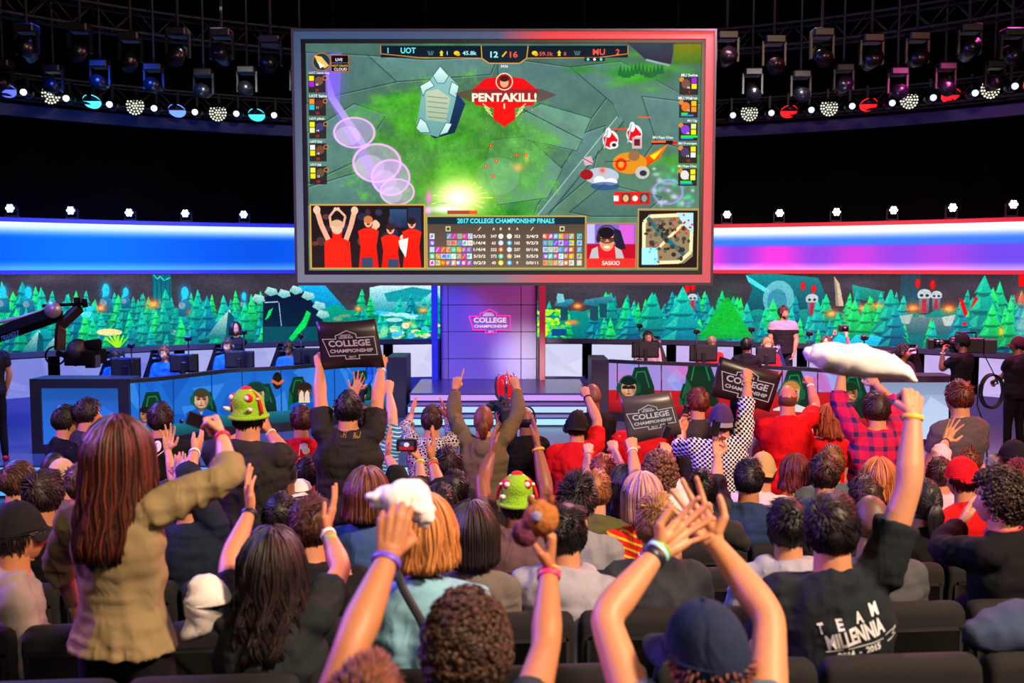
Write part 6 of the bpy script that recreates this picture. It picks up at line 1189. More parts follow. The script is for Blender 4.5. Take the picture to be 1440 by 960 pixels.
# row A
rp('A', 'standing woman with long auburn hair in a khaki jacket, fist raised', 168, 642, True, dy=.24, female=True, k=.98, hair=('long', '22110f', '8a3418', .25, .98), hem=-.02, shirt='8c7a58', slv='l3', pants='101014', tone=SK4, yaw=-14, L=(82, 790, 105, 850, 'relax', 'in'), Rr=(322, 668, 312, 612, 'fist', 'l', {'tip': (298, 575)}), xt=[('band', 1, 'd8245c', .92)])
rp('A', 'seated woman with long wavy black hair and dark tee, both arms raised', 383, 800, female=True, b=1.15, hair=('wavy', '140e10', '3a2220', .19, 1.0), shirt='22262a', tone=SK, L=(322, 790, 352, 718, 'clap', 'r', {'tip': (347, 655)}), Rr=(480, 800, 459, 745, 'clap', 'l', {'tip': (482, 668)}), xt=[('band', -1, '181c30', .93, .018), ('band', 1, 'f0f0f4', .86, .018), ('band', 1, '7cd020', .68, .010)])
rp('A', 'person with strawberry blond hair in a light blue denim shirt', 596, 752, female=True, b=1.25, hair=('wavy', 'c07438', 'e8a868', .0, 1.0), shirt='7fb4cc', slv='l', tone=SK4, xt=[('strap', [(556, 800, 2.93), (568, 830, 2.89), (592, 872, 2.88), (604, 905, 2.88)], '30303a')])
rp('A', 'man in a dark team tee swinging a white towel with his raised arm', 1168, 745, b=1.12, hair=('side', '16121a', '3a2c28'), shirt='1c2228', tone=SK, hy=-8, Rr=(1290, 650, 1284, 582, 'fist', 'f', {'tip': (1283, 528)}), xt=[('band', 1, 'e8c040', .95, .016), ('print', 1200, 880, [('t', 'T', -50, 0, 16, 8, -12), ('t', 'E', -24, -7, 16, 9, -12), ('t', 'A', 5, -16, 16, 11, -12), ('t', 'M', 28, -26, 17, 12, -12), ('t', 'MILLENNIA', 0, 8, 23, 88, -17), ('t', '2014  -  2015', 6, 32, 10, 64, -13), ('l', [(-42, 34), (42, 16)], 1.2), ('l', [(46, 12), (64, 2), (58, 12), (66, 14), (50, 22)], 1.2)], 'dfe2ea')])
# row B
rp('B', 'man in a black cap and glasses facing right at the left edge, grey hoodie', 28, 752, yaw=-62, hair=('short', DB), shirt='8a8078', slv='h', tone=SK2, cap=('cap', '1a1a1e'), xt=[('glasses',)])
rp('B', 'short brown-haired man in a black tee between raised arms', 437, 742, b=1.15, hair=('short', '3c2018', '6a3a24'), shirt='1a1a1e', tone=SK, hp=-6)
rp('B', 'person with straight dark bobbed hair in a grey jacket', 664, 752, female=True, hair=('bob', '18120f', '3a2a24', .1, 1.05), shirt='6a625e', slv='l', tone=SK)
rp('B', 'man in a pale grey hoodie behind the raised plush ball', 797, 752, b=1.1, yaw=-15, hy=-35, hair=('short', '0e0c10'), shirt='a09eae', slv='h', tone=SK)
rp('B', 'blond short-haired man in a charcoal sweater behind the clapping hands', 922, 738, hair=('short', 'a87848', 'd8a870'), shirt='3a3e46', slv='l', tone=SK4, hr=4, xt=[('collar', ('check', 'd8c8a8', '6a5838', 1))])
rp('B', 'black-haired man in a pale grey hoodie left of the towel swinger', 1107, 742, hair=('short', '0e0c10', '26201f'), shirt='9c9cb0', slv='h', tone=SK, hy=8)
rp('B', 'man with a buzz cut in a grey sweater behind the towel swinger', 1224, 737, b=1.1, hair=('buzz', '6a4a3c'), shirt='4a4c52', slv='l', tone=SK4, hp=-4)
rp('B', 'curly-haired man in a black hoodie, hands cupped at his mouth', 1403, 703, b=1.12, yaw=48, hy=58, hair=('curly', '2a1a14', '4a342a'), shirt='121216', slv='h', tone=SK, L=(1322, 772, 1350, 738, 'clap', 'r', {'tip': (1366, 702)}), xt=[('collar', ('plaid', '28305c', 'c8384c', 3))])
# row C
rp('C', 'person with short dark hair seated left of the long-haired standing woman', 64, 698, yaw=-20, hair=('short', '1a1216', '3a2428'), shirt='101014', tone=SK2)
rp('C', 'man with spiky black hair in a grey tee, right of the pale hoodie', 812, 706, yaw=-20, hair=('spiky', '100c10', '2c2428'), shirt='8c8c96', tone=SK)
rp('C', 'woman with a pink and blond bob in a red strap top', 903, 700, female=True, hair=('bob', 'b07c90', 'f0c8b0', .1, .98), shirt=('stripe', 'd02824', 'e8c030', 1), slv='n', tone=SK4, L=(868, 762, 892, 770, 'relax', 'in'))
rp('C', 'dark brown head behind the buzz-cut man', 1216, 703, hair=('short', '2c1a16', '4a3028'), shirt='24242c', tone=SK)
rp('C', 'person with a black ponytail and black tee behind the raised towel arm', 1300, 706, b=1.05, hair=('pony', '100c10', '2a2224', .2), shirt='121214', tone=SK)
rp('C', 'woman with long brown hair in a blue denim jacket', 516, 696, female=True, yaw=-10, hair=('long', '4a2418', '9a5a38', .02, 1.05), shirt='3c5890', slv='l', tone=SK)
rp('C', 'seated man in a green knitted hat with spikes, both arms up', 727, 706, hair=('short', DB), shirt='6a5058', tone=SK3, cap=('knit',), L=(678, 678, 691, 638, 'clap', 'r', {'tip': (696, 600)}), Rr=(768, 690, 756, 628, 'clap', 'l', {'tip': (752, 592)}), xt=[('band', 1, 'e0a030', .92)])
rp('C', 'black-haired head low beside the red tee, left of the short brown-haired man', 396, 730, hair=('short', '0e0c0e', '26201f'), shirt='2a2a30', tone=SK)
rp('C', 'bare-armed person in dark navy sleeves clapping behind the khaki jacket', 268, 700, k=.96, hair=('short', BK), shirt='1c2438', slv='l3', tone=SK, L=(246, 700, 250, 668, 'clap', 'b', {'tip': (256, 640)}), Rr=(262, 672, 274, 636, 'clap', 'l', {'tip': (288, 610)}), xt=[('band', 1, 'f0f0f4', .95)])
# row D
rp('D', 'brown-haired young man in a navy shirt looking right at the left edge', 28, 678, yaw=-40, dy=0.5, hair=('side', '3c2418', '6a4630'), shirt='1c2844', tone=SK)
rp('D', 'brown head right of the beige bandana', 116, 681, hair=('short', '4a3430', '7a5a4c'), shirt='30343c', tone=SK)
rp('D', 'dark-haired person in a grey tee left of the knitted hat', 639, 690, dy=0.45, hair=('short', '120e10', '2c2426'), shirt='5a5a60', tone=SK)
rp('D', 'strawberry blond curly-haired person in an olive tee', 839, 692, yaw=-15, hair=('short', '8a4c2c', 'c88850'), shirt='5a5a34', tone=SK4)
rp('D', 'woman with long black hair in a dark top left of the pink bob', 880, 684, dy=0.55, female=True, yaw=10, hair=('long', '0e0a10', '2a1c24', .1), shirt='2c1424', slv='l', tone=SK)
rp('D', 'man with a brown curly mop holding up the tilted college sign', 927, 668, hair=('curly', '5a3026', '8a5a44'), shirt='d8d8dc', tone=SK4, L=(893, 668, 889, 632, 'grip', 'f', {'tip': (886, 604)}), Rr=(938, 672, 936, 640, 'grip', 'f', {'tip': (937, 612)}), xt=[('band', -1, 'f0f0f0', .92), ('band', 1, 'e0a030', .80)])
rp('D', 'black-haired man in a navy polo shirt', 1053, 675, b=1.15, yaw=-12, hair=('short', '100c12', '2c262c'), shirt='26385c', tone=SK2)
rp('D', 'short brown-haired person left of the towel swinger, behind the pale hoodie', 1158, 668, hair=('short', '2c1812', '5a3628'), shirt='2a3c5c', tone=SK)
rp('D', 'woman with wavy strawberry blond hair below the red flannel shirt', 1236, 675, female=True, hair=('wavy', 'b8602c', 'f0a864', .02, 1.0), shirt='5c3a4a', tone=SK4)
rp('D', 'person in a bright red cap and red shirt', 1352, 674, yaw=35, hp=-10, hair=('short', DB), shirt='d0141c', tone=SK, cap=('capback', 'd4141c'))
rp('D', 'red-haired person at the right edge', 1432, 678, yaw=20, hair=('short', '6a1c14', 'a83c24'), shirt='241418', tone=SK)
rp('D', 'dark-sleeved person filming with a small camera held high', 585, 702, b=.95, hair=('short', '1c1412'), shirt='1c1c20', slv='l3', tone=SK, L=(560, 672, 545, 642, 'clap', 'r', {'tip': (546, 600)}), Rr=(592, 690, 590, 648, 'grip', 'l', {'tip': (580, 615)}), xt=[('band', 1, 'c8e040', .92)])
rp('C', 'dark-sleeved person with a tanned clapping hand and two wristbands', 618, 716, b=.92, dy=.25, hair=('short', BK), shirt='18181c', slv='l3', tone=SK2, Rr=(621, 695, 607, 648, 'clap', 'l', {'tip': (612, 600)}), xt=[('band', 1, 'e03c50', .86), ('band', 1, '88a040', .95)])
rp('D', 'black-haired person raising a phone beside the checked shirt', 988, 690, hair=('short', '100c10'), shirt='303038', slv='l3', tone=SK4, Rr=(1008, 686, 1009, 640, 'grip', 'b', {'tip': (1010, 610)}))
rp('D', 'man standing in a green knitted hat with spikes, clapping', 352, 585, True, k=1.06, b=1.28, yaw=-22, hair=('short', BK), shirt='2c2a2a', tone=SK, pants='181820', cap=('knit',), L=(300, 640, 340, 612, 'clap', 'r', {'tip': (352, 575)}), Rr=(404, 645, 380, 608, 'clap', 'l', {'tip': (366, 570)}), xt=[('band', 1, 'f0f0f4', .95)])
rp('D', 'person in a grey sleeve with one spread hand raised, behind the auburn hair', 238, 706, k=.9, female=True, hair=('bob', BR, BR, .08), shirt='7c8498', tone=SK4, Rr=(243, 672, 236, 632, 'spread', 'b', {'tip': (238, 590)}))
# row E
rp('E', 'man with dark cropped hair in a grey tee, white cap on his shoulder', 402, 668, b=1.15, hair=('buzz', '1c1414'), shirt='6a6a72', tone=SK3)
rp('E', 'short dark-haired man right of the white cap', 433, 668, yaw=-15, dy=0.6, hair=('short', '181214', '3a2a28'), shirt='56565e', tone=SK)
rp('E', 'person in a beige patterned cap left of the auburn hair', 88, 674, hair=('short', DB), shirt='60545c', tone=SK, cap=('capback', 'c8a880'))
rp('E', 'reddish-haired person with both fists raised, beside the red hoodie', 848, 665, hair=('short', '8a3c28', 'c07048'), shirt='e0d8d8', tone=SK4, L=(826, 668, 827, 636, 'fist', 'f'), Rr=(874, 664, 864, 632, 'fist', 'f'), xt=[('band', -1, 'e8b0a0', .9)])
rp('E', 'dark head between the patterned jacket and the bobbed hair', 630, 655, hair=('short', '1c1214', '3a2424'), shirt='20202a', tone=SK)
rp('E', 'person in a tan cap and pale shirt behind the navy polo', 1073, 663, yaw=-25, hair=('short', DB), shirt='d8c8c8', tone=SK, cap=('capback', 'c8a070', 'c8a070'))
rp('E', 'woman with wavy auburn hair in a mustard top', 1118, 664, dy=0.5, female=True, hair=('wavy', '5a1c18', '9a4030', .04, 1.0), shirt='c88c28', slv='l', tone=SK)
rp('E', 'light brown head half hidden behind a darker one, near the red flannel shirt', 1168, 652, hair=('short', '6a4024', '9a6a40'), shirt='54606c', tone=SK)
rp('E', 'brown-haired person in a pink shirt with fists raised, behind the red cap', 1357, 650, yaw=15, dy=0.6, hair=('short', '5a2c1c', '8a5030'), shirt='e0a0b4', tone=SK, L=(1322, 652, 1334, 622, 'fist', 'f'), Rr=(1378, 655, 1366, 632, 'fist', 'f'))
rp('E', 'pale pink-shirted person with an open hand raised, left of the red cap', 1322, 668, yaw=-20, dy=0.1, hair=('short', DB, BR), shirt='e8b8c8', slv='l3', tone=SK, Rr=(1322, 640, 1330, 620, 'spread', 'b', {'tip': (1343, 592)}), xt=[('band', 1, '141418', .9)])
rp('E', 'person in a dark cap at the right edge', 1424, 646, yaw=30, dy=0.15, hair=('short', DB), shirt='1c1418', tone=SK2, cap=('cap', '1c1820', 'a89888'))
rp('E', 'black-haired man in a black tee holding the college sign overhead', 490, 577, True, b=1.25, hair=('short', '0e0c10', '28242c'), shirt='2c282a', tone=SK, pants='20242c', L=(450, 556, 449, 516, 'grip', 'f', {'tip': (449, 484)}), Rr=(531, 560, 536, 518, 'grip', 'f', {'tip': (537, 488)}), xt=[('band', 1, 'f0f0f4', .92), ('print', 491, 612, [('t', 'TH', -9, -1, 8, 9, 8), ('t', 'RU', 10, 1, 8, 9, 0)], '8a7440')])
rp('E', 'man in a red and blue flannel shirt with both arms over his head', 1231, 577, True, b=1.1, yaw=10, hair=('short', '281410', '4a2a20'), shirt=('plaid', 'd0184c', '30245c', 1), slv='l3', tone=SK, pants='202440', L=(1180, 566, 1184, 522, 'relax', 'f'), Rr=(1258, 572, 1232, 540, 'relax', 'f'))
rp('E', 'broad brown-haired man standing in a grey tee at the right', 1347, 560, True, dy=.75, k=1.05, b=1.2, yaw=25, hair=('short', '4a1c10', '7a3820'), shirt='5a4c54', tone=SK, pants='30343c')
# row F and the floor in front of it
rp('F', 'dark head low in front of the two standing men at the left', 78, 660, hair=('buzz', '14100f'), shirt='1c2030', tone=SK3, yaw=-30)
rp('F', 'man in a checked shirt and purple backwards cap, fist raised', 1014, 592, True, b=1.15, yaw=-8, hp=8, hair=('short', DB), shirt=('check', 'e8e4ec', '1c1824', 1), slv='l3', tone=SK, pants='3a302c', cap=('capback', '4a3468', '8c8c98'), L=(956, 632, 960, 604, 'grip', 'b'), Rr=(1050, 575, 1051, 535, 'fist', 'f', {'tip': (1052, 508)}), xt=[('band', 1, 'e0a030', .93)])
rp('F', 'black-haired man in a black tee with a white round emblem', 226, 590, True, yaw=12, hair=('short', '1c1014', '3c2428'), shirt='141418', tone=SK, pants='181c24', xt=[('print', 220, 628, [('e', 0, 0, 6, 8), ('l', [(-11, -8), (-12, 4), (0, 14), (12, 4), (11, -8)], 1)], 'e0e0e4')])
rp('F', 'person in a blue and white striped tee with a fist raised behind the sign holder', 526, 600, True, yaw=-5, hair=('short', BR), shirt=('stripe', '1c7cc0', 'b8dcf0', .7), tone=SK4, pants='202838', Rr=(552, 586, 547, 552, 'fist', 'f', {'tip': (546, 522)}))
rp('G', 'person in a maroon shirt with an open hand raised under the college sign', 508, 590, True, hair=('short', BK), shirt='8a1c44', tone=SK, L=(494, 578, 500, 552, 'spread', 'b', {'tip': (507, 522)}))
rp('G', 'shorter dark-haired man in a black shirt standing before the glowing blue cabinet', 94, 592, True, yaw=-42, hy=-55, hair=('short', '140c0c', '2a1c18'), shirt='10121a', tone=SK, pants='10121a')
rp('G', 'taller man in a dark grey shirt standing before the glowing blue cabinet', 125, 582, True, yaw=-30, hy=-50, hair=('side', '140e10', '2c2024'), shirt='30323c', tone=SK, pants='14161e', Rr=(140, 622, 144, 602, 'relax', 'l', {'tip': (141, 590)}))
rp('G', 'man with receding hair in a red tee with a white print', 423, 592, True, yaw=18, hy=35, hair=('short', '3c2014', '5a3424'), shirt='d4141c', tone=SK, pants='1c2030', xt=[('print', 427, 632, [('e', 0, -4, 5, 5), ('e', 3, 2, 5, 5), ('l', [(-5, -8), (-6, 8)], 1), ('t', 'GOD', 0, 14, 5, 14, 0), ('t', 'AL', -4, 23, 4, 8, 0)], 'e8dcdc')])
rp('G', 'man in a black and white patterned jacket clapping overhead', 607, 592, True, b=1.1, hair=('side', '30141a', '4a2428'), shirt=('print', '24222a', 'c8c0c0', 1), slv='l3', tone=SK, pants='1c1c24', L=(571, 604, 578, 584, 'clap', 'r', {'tip': (583, 562)}), Rr=(636, 608, 628, 588, 'clap', 'l', {'tip': (622, 562)}))
rp('G', 'man with a ponytail in an olive jacket pointing up with both hands', 680, 592, True, b=1.1, hair=('pony', '5a2418', '9a5434', .12), shirt='6a5c46', slv='h', tone=SK, pants='30343c', L=(638, 586, 640, 546, 'point', 'f', {'tip': (648, 514)}), Rr=(728, 582, 727, 546, 'point', 'f', {'tip': (716, 514)}), xt=[('watch', -1, '141418'), ('band', 1, 'e8b030', .93)])
rp('G', 'man in a black backwards cap and red hoodie, fist raised', 812, 600, True, b=1.15, yaw=-12, hair=('short', DB), shirt='d8141a', tone=SK, pants='20242c', cap=('capback', '201a1c'), Rr=(840, 590, 825, 556, 'fist', 'f', {'tip': (818, 536)}), xt=[('band', 1, '141418', .93), ('print', 832, 650, [('t', 'GOD', 2, 0, 7, 16, -14)], 'f0e0e0')])
rp('G', 'person in a red tee standing behind the tilted college sign', 903, 580, True, b=1.15, hair=('short', BR), shirt='cc141a', tone=SK, pants='202430')
rp('G', 'brown-haired man in a dark grey tee looking left at the red desk', 980, 567, True, yaw=10, hy=35, hair=('short', '5a1c10', '8a3c24'), shirt='3c3638', tone=SK, pants='1c1c20', L=(956, 606, 962, 590, 'grip', 'r', {'tip': (964, 574)}))
rp('G', 'balding man in a bright red tee, fist raised', 1107, 562, True, b=1.2, yaw=-8, hair=('bald', '6a3828'), shirt='dc1016', tone='d87c68', pants='282c38', L=(1070, 616, 1060, 640, 'relax', 'in'), Rr=(1147, 572, 1139, 540, 'fist', 'f', {'tip': (1134, 522)}), xt=[('watch', 1, 'f0f0f0')])
rp('G', 'woman with curly ginger hair in a red top clapping', 1166, 592, True, female=True, yaw=22, hair=('wavy', 'a0401c', 'd8783c', .04, 1.1), shirt='d01218', tone=SK4, pants='202430', L=(1144, 622, 1142, 604, 'clap', 'r', {'tip': (1144, 586)}))
rp('H', 'camera operator in black with headphones aiming at the stage centre', 738, 592, True, dy=.35, yaw=25, hair=('bald', BK), shirt='121214', tone=SK3, pants='121214', L=(708, 612, 700, 592, 'grip', 'r'), xt=[('headset', '141416', '26262c')])
rp('H', 'tall bald man in a black tee at the stage front', 832, 558, True, dy=.9, k=1.08, yaw=28, hair=None, shirt='121214', tone=SK3, pants='141418', L=(796, 604, 806, 588, 'relax', 'in'))
# on stage: players at the desks, coaches, camera crew
def player(px, py, y, label, **k): return person(label, px, py, y, floor=.3, sit=True, yaw=k.pop('yaw', 180), slv=k.pop('slv', 'l'), pants='141824', lod=.016, **k)
hs = ('headset', '2a2a30', '8a8a94')
player(231, 497, 15.5, 'blue-shirted player with brown hair and a headset at the left desk', yaw=172, hair=('short', '6a4428', '8a5c3c'), shirt='1460d0', tone=SK4, hp=-8, xt=[hs])
player(320, 487, 16.4, 'blue-shirted player with a headset under the standing coach', yaw=175, hair=('short', '3c281c'), shirt='1460d0', tone=SK4, hp=-5, xt=[hs])
player(163, 503, 15.5, 'blue-shirted player bowed behind the leftmost monitor', yaw=170, hair=('short', '1c1412'), shirt='1460d0', tone=SK2, hp=-25, xt=[hs])
player(406, 490, 17.1, 'blue-shirted player covering his face left of the raised sign', yaw=170, hair=('short', '4a3020'), shirt='1c64c8', tone=SK2, hp=-25, xt=[hs], L=(402, 508, 406, 500, 'clap', 'f'))
player(504, 494, 17.5, 'player in glasses mostly hidden by the raised sign', yaw=175, hair=('short', '1c1412'), shirt='1460d0', tone=SK, xt=[hs, ('glasses',)])
person('standing coach with long black hair and headset, arms crossed, behind the left desk', 331, 463, 17.7, floor=.5, yaw=168, female=True, hair=('bob', '0e0c10', '1c181c', .12), shirt=('yoke', '1c1c22', '9a969e', 1.40), tone=SK, lod=.016, hy=215, L=(338, 492, 326, 494, 'relax', 'b'), Rr=(318, 492, 332, 493, 'relax', 'b'), xt=[('headset', '28389c', '181c40')])
player(911, 475, 18.0, 'player in glasses and headset behind a monitor at the right desk', yaw=182, hair=('short', '18100e'), shirt='b8a8a8', tone=SK, xt=[hs, ('glasses',)])
player(1000, 483, 17.6, 'player whose pale hair alone shows over a monitor', yaw=182, hair=('short', '8a7a64'), shirt='c02028', tone=SK, hp=-25)
player(1079, 485, 17.0, 'blond player with a headset and red and white shirt', yaw=186, hair=('short', 'b88848', 'd8a860'), shirt=('split', 'e8e0e0', 'd01828'), tone=SK4, xt=[hs])
player(1271, 496, 15.9, 'dark-haired player with headphones at the right end, looking left', yaw=205, hy=240, hair=('curly', '1c1412'), shirt='3a3c44', tone=SK2, xt=[('headset', '18181c', '8a2028')])
player(1199, 502, 15.8, 'dark-haired player half hidden behind the swinging towel', yaw=185, hair=('short', '14100f'), shirt='2a2c30', tone=SK2, xt=[hs])
person('bearded coach standing in a pink and black shirt behind the right desk', 1102, 440, 17.8, floor=.5, yaw=175, b=1.15, hair=('short', '5a1c1c', '3a1414'), shirt=('yoke', '1c1a20', 'b88c9c', 1.44), slv='s', tone=SK, lod=.016, hy=215, xt=[('headset', '18181c', '28282e'), ('beard', '3a1c18')])
person('person in black seen from behind between the grey chair and the blond player', 1049, 486, 15.75, floor=.3, sit=True, yaw=-5, lod=.016, hair=('short', '0a080a'), shirt='101014', tone=SK3)
person('person holding a camera overhead behind the right desk', 1162, 483, 16.6, floor=.5, yaw=150, k=.92, lod=.016, hair=('bob', '3a1c14', '6a3424', .1), female=True, shirt='e8c8c0', tone=SK4, Rr=(1155, 486, 1172, 472, 'grip', 'u'), L=(1196, 484, 1190, 470, 'grip', 'u'))
person('cameraman in a black cap and polo with a shoulder camera on the right', 1352, 482, 13.6, floor=.3, yaw=35, lod=.016, hair=('short', BK), shirt='141418', tone=SK3, pants='101014', cap=('cap', '141418'), hy=70, L=(1324, 520, 1326, 494, 'grip', 'r', {'tip': (1328, 482)}), xt=[('watch', -1, 'd8d8e0')])
person('crew member in a dark red cap holding a coiled cable at the right edge', 1431, 486, 13.9, floor=.3, yaw=20, b=1.1, lod=.016, hair=('short', BK), shirt='18121a', tone=SK3, pants='0e0e12', cap=('cap', '3c1420'), hy=60, L=(1412, 528, 1400, 534, 'grip', 'd'))
person('person in dark trousers standing on the left edge of the stage', -14, 478, 13.7, floor=.3, yaw=20, lod=.016, hair=('short', BK), shirt='1c1c24', tone=SK, pants='0c0e18', shoes='c81428')
finish_people()
# ------------------------------------------------------------------ auditorium seats
ORD2 = 'first second third fourth fifth sixth seventh eighth ninth tenth eleventh twelfth thirteenth fourteenth fifteenth sixteenth seventeenth'.split()
RN = {'A': 'the nearest row', 'B': 'the second row from the lens', 'C': 'the third row from the lens', 'D': 'the fourth row from the lens', 'E': 'the front row, farthest from the lens'}
fab = plain('111013', .9, 0, .25, 200, .2); shell = plain('070708', .95)
def seat_proto():
    r = empty('auditorium_seat', (0, 0, 0)); mb = MB(); V = []; n = 0
    # padded back: rounded profile swept across the width, top roll thicker
    prof = [(-.035, .44), (-.050, .60), (-.062, .76), (-.075, .84), (-.066, .872), (-.040, .888), (-.005, .884), (.022, .862), (.025, .81), (.030, .70), (.045, .50), (.045, .44)]
    xs = [-.258, -.252, -.236, -.20, 0, .20, .236, .252, .258]; inset = [.045, .018, .004, 0, 0, 0, .004, .018, .045]; c = np.mean(prof, 0)
    for x, i_ in zip(xs, inset):
        for y, z in prof: V.append((x, y + (c[0] - y) * i_ * 5, z - i_ * (1 if z > .8 else 0)))
    m = len(prof); Q = [(i * m + j, i * m + (j + 1) % m, (i + 1) * m + (j + 1) % m, (i + 1) * m + j) for i in range(len(xs) - 1) for j in range(m)]; k0 = len(V); V += [(xs[0], c[0], c[1]), (xs[-1], c[0], c[1])]; b = (len(xs) - 1) * m
    T = [(k0, (j + 1) % m, j) for j in range(m)] + [(k0 + 1, b + j, b + (j + 1) % m) for j in range(m)]
    mb.add(V, Q, T).build('backrest', fab, r); MB().box((-.235, -.088, .34), (.235, -.055, .80), bev=.015).build('back_shell', shell, r)
    MB().box((-.235, .06, .36), (.235, .50, .46), bev=.035).build('seat_cushion', fab, r)
    for s in (-1, 1):
        MB().box((s * .265 - .022, -.03, .60), (s * .265 + .022, .34, .635), bev=.012).build('armrest', shell, r); MB().box((s * .265 - .015, -.05, 0), (s * .265 + .015, .10, .61), bev=.006).build('side_frame', shell, r)
    return r
proto = seat_proto(); first = True
for row, n_off in (('A', .977), ('B', .80), ('C', .57), ('D', .30), ('E', .1)):
    d0, fl = ROW[row]; xs = [n_off + .27 + .54 * k_ for k_ in range(-16, 14)]; xs = [x for x in xs if abs(x) < .545 * d0 + .25]
    for i, x in enumerate(xs):
        o = proto if first else copy_tree(proto); first = False; o.location = (x, d0 + .075 * x - .02, fl); o.rotation_euler = (0, 0, math.atan(.075))
        tag(o, 'black upholstered auditorium seat, %s from the left in %s' % (ORD2[i], RN[row]), 'seat', 'auditorium seats')
        if not any(rw == row and abs(px_ - x) < .30 for rw, px_ in SEATED):
            for c in o.children:
                if c.name.startswith('seat_cushion'): c.rotation_euler = (math.radians(72), 0, 0); c.location = (0, .45, .14)
# ------------------------------------------------------------------ signs, towel, phones and other held things
def mid(*pts): return sum(np.array(p) for p in pts) / len(pts)
def sign(corners, d, label, tone='2a2226', bow=.03, ink_glow='f0d8e4', lsc=.62, lo=-.02):
    """corners TL TR BR BL in the picture"""
    TL, TR_, BR_, BL_ = [at(x, y, d) for x, y in corners]; c = mid(TL, TR_, BR_, BL_); r = empty('cardboard_sign', c, label, 'sign'); n = 16
    W_ = (np.linalg.norm(TR_ - TL) + np.linalg.norm(BR_ - BL_)) / 2; H_ = (np.linalg.norm(TL - BL_) + np.linalg.norm(TR_ - BR_)) / 2
    def f(u, v, off=0): p = (TL * (1 - u) + TR_ * u) * v + (BL_ * (1 - u) + BR_ * u) * (1 - v); return p - c + np.array([0, bow * 4 * (u - .5) ** 2 - off + .01 * math.sin(3 * u + 4 * v), -.010 * math.sin(PI * u) * (v - .5) * 2])
    V = [f(i / n, j / 4, .0) for j in range(5) for i in range(n + 1)] + [f(i / n, j / 4, -.004) for j in range(5) for i in range(n + 1)]; k0 = 5 * (n + 1)
    Q = [(j * (n + 1) + i, j * (n + 1) + i + 1, (j + 1) * (n + 1) + i + 1, (j + 1) * (n + 1) + i) for j in range(4) for i in range(n)]; Q += [tuple(k0 + q for q in t[::-1]) for t in Q]
    E = [i for i in range(n + 1)] + [(j + 1) * (n + 1) - 1 for j in range(1, 5)] + [4 * (n + 1) + i for i in range(n - 1, -1, -1)] + [j * (n + 1) for j in range(3, 0, -1)]
    Q += [(E[i - 1], E[i - 1] + k0, E[i] + k0, E[i]) for i in range(len(E))]
    MB().add(V, Q).build('board', plain(tone, .35), r); lm = logo_mesh(lsc * W_, 0, 0)
    def warp(v): return np.array([f(.5 + p[0] / W_ * 1.0, .5 + lo + p[2] / H_, .004) for p in v])
    # split long outline bars finely enough to follow the bow
    lm.map(warp).build('emblem', glow(ink_glow, .55), r, smooth=False); return r  # printed emblem given its own emission so it reads bright
sign(((443, 452), (527, 448), (540, 517), (452, 521)), 6.62, 'dark college championship sign held overhead by the man in black', '241c1e', .03, 'e0b0c4', .86, .0)
sign(((872, 557), (943, 549), (960, 611), (885, 626)), 6.3, 'grey college championship sign tilted up to the right, above the curly mop', '4a4448', .02, 'f4ecf0', .88, 0)
sign(((1013, 501), (1102, 524), (1083, 580), (1001, 557)), 8.3, 'dark college championship sign tilted down to the right, behind a raised fist', '241a1e', .03, 'f0d4dc', .84, 0)
P_ = lambda px, py, d: at(px, py, d)
def cloth_blob(name, pts, label, cat, col='f2eef0', rough=.9, seg=16, amp=.012):
    """pts: (px, py, depth, half height in px, depth radius)"""
    c = at(pts[len(pts) // 2][0], pts[len(pts) // 2][1], pts[len(pts) // 2][2]); C_ = np.array([at(p[0], p[1], p[2]) for p in pts]) - c; R = np.array([(p[4], p[3] * p[2] / F) for p in pts]); n = len(pts); T_ = np.linspace(0, n - 1, n * 5); i = np.arange(n)
    cs = lambda A: np.stack([np.interp(T_, i, A[:, q]) for q in range(A.shape[1])], 1); mb = MB(); mb.tube(cs(C_), cs(R), seg, up=(0, 0, 1)); V, Q, T, a, b_ = mb.arrays(); nn = vnormals(V, Q, T); V = V + nn * (amp * (1 - 2 * np.abs(noise(V * [.5, 1, 1.6], 26, 4))) + amp * .5 * noise(V, 60, 2))[:, None]
    o = MB().add(V, Q, T).build(name, plain(col, rough, 0, .1, 120), loc=c); return tag(o, label, cat)
cloth_blob('towel', [(1284, 536, 3.28, 4, .012), (1276, 524, 3.28, 8, .02), (1245, 514, 3.3, 18, .035), (1205, 507, 3.32, 23, .05), (1165, 502, 3.34, 20, .05), (1140, 497, 3.36, 11, .03), (1133, 493, 3.36, 3, .01)], 'white towel swung sideways from a raised fist', 'towel', amp=.007)
cloth_blob('plush_toy', [(518, 700, 2.40, 3, .006), (528, 702, 2.40, 12, .02), (545, 702, 2.40, 16, .035), (562, 700, 2.40, 26, .045), (580, 702, 2.40, 27, .045), (592, 716, 2.39, 20, .035), (598, 730, 2.38, 10, .02), (596, 740, 2.38, 5, .01)], 'white plush toy clutched in a raised hand near the bottom', 'plush toy', amp=.008)
r = empty('plush_ball', P_(754, 736, 2.36), 'brown and purple round plush toy held up in a raised hand', 'plush toy')
def blob(c, rad, col, nm, amp=.06): D, T = ICO[4]; V = D * rad * (1 + amp * noise(D, 5, 3))[:, None] + c; return MB().add(V, [], T).build(nm, plain(col, .9, 0, .8, 90, .3), r)
blob((.012, 0, .015), .045, 'a8642c', 'body'); blob((-.028, -.008, -.022), .034, '6a2a4a', 'belly'); blob((.0, -.040, .028), .014, '8c86a8', 'face_patch')
for s in (-1, 1): MB().tube([(.012 + s * .022, 0, .052), (.012 + s * .030, 0, .072)], [.012, .003], 8).build('ear', plain('8a4c20', .9), r)
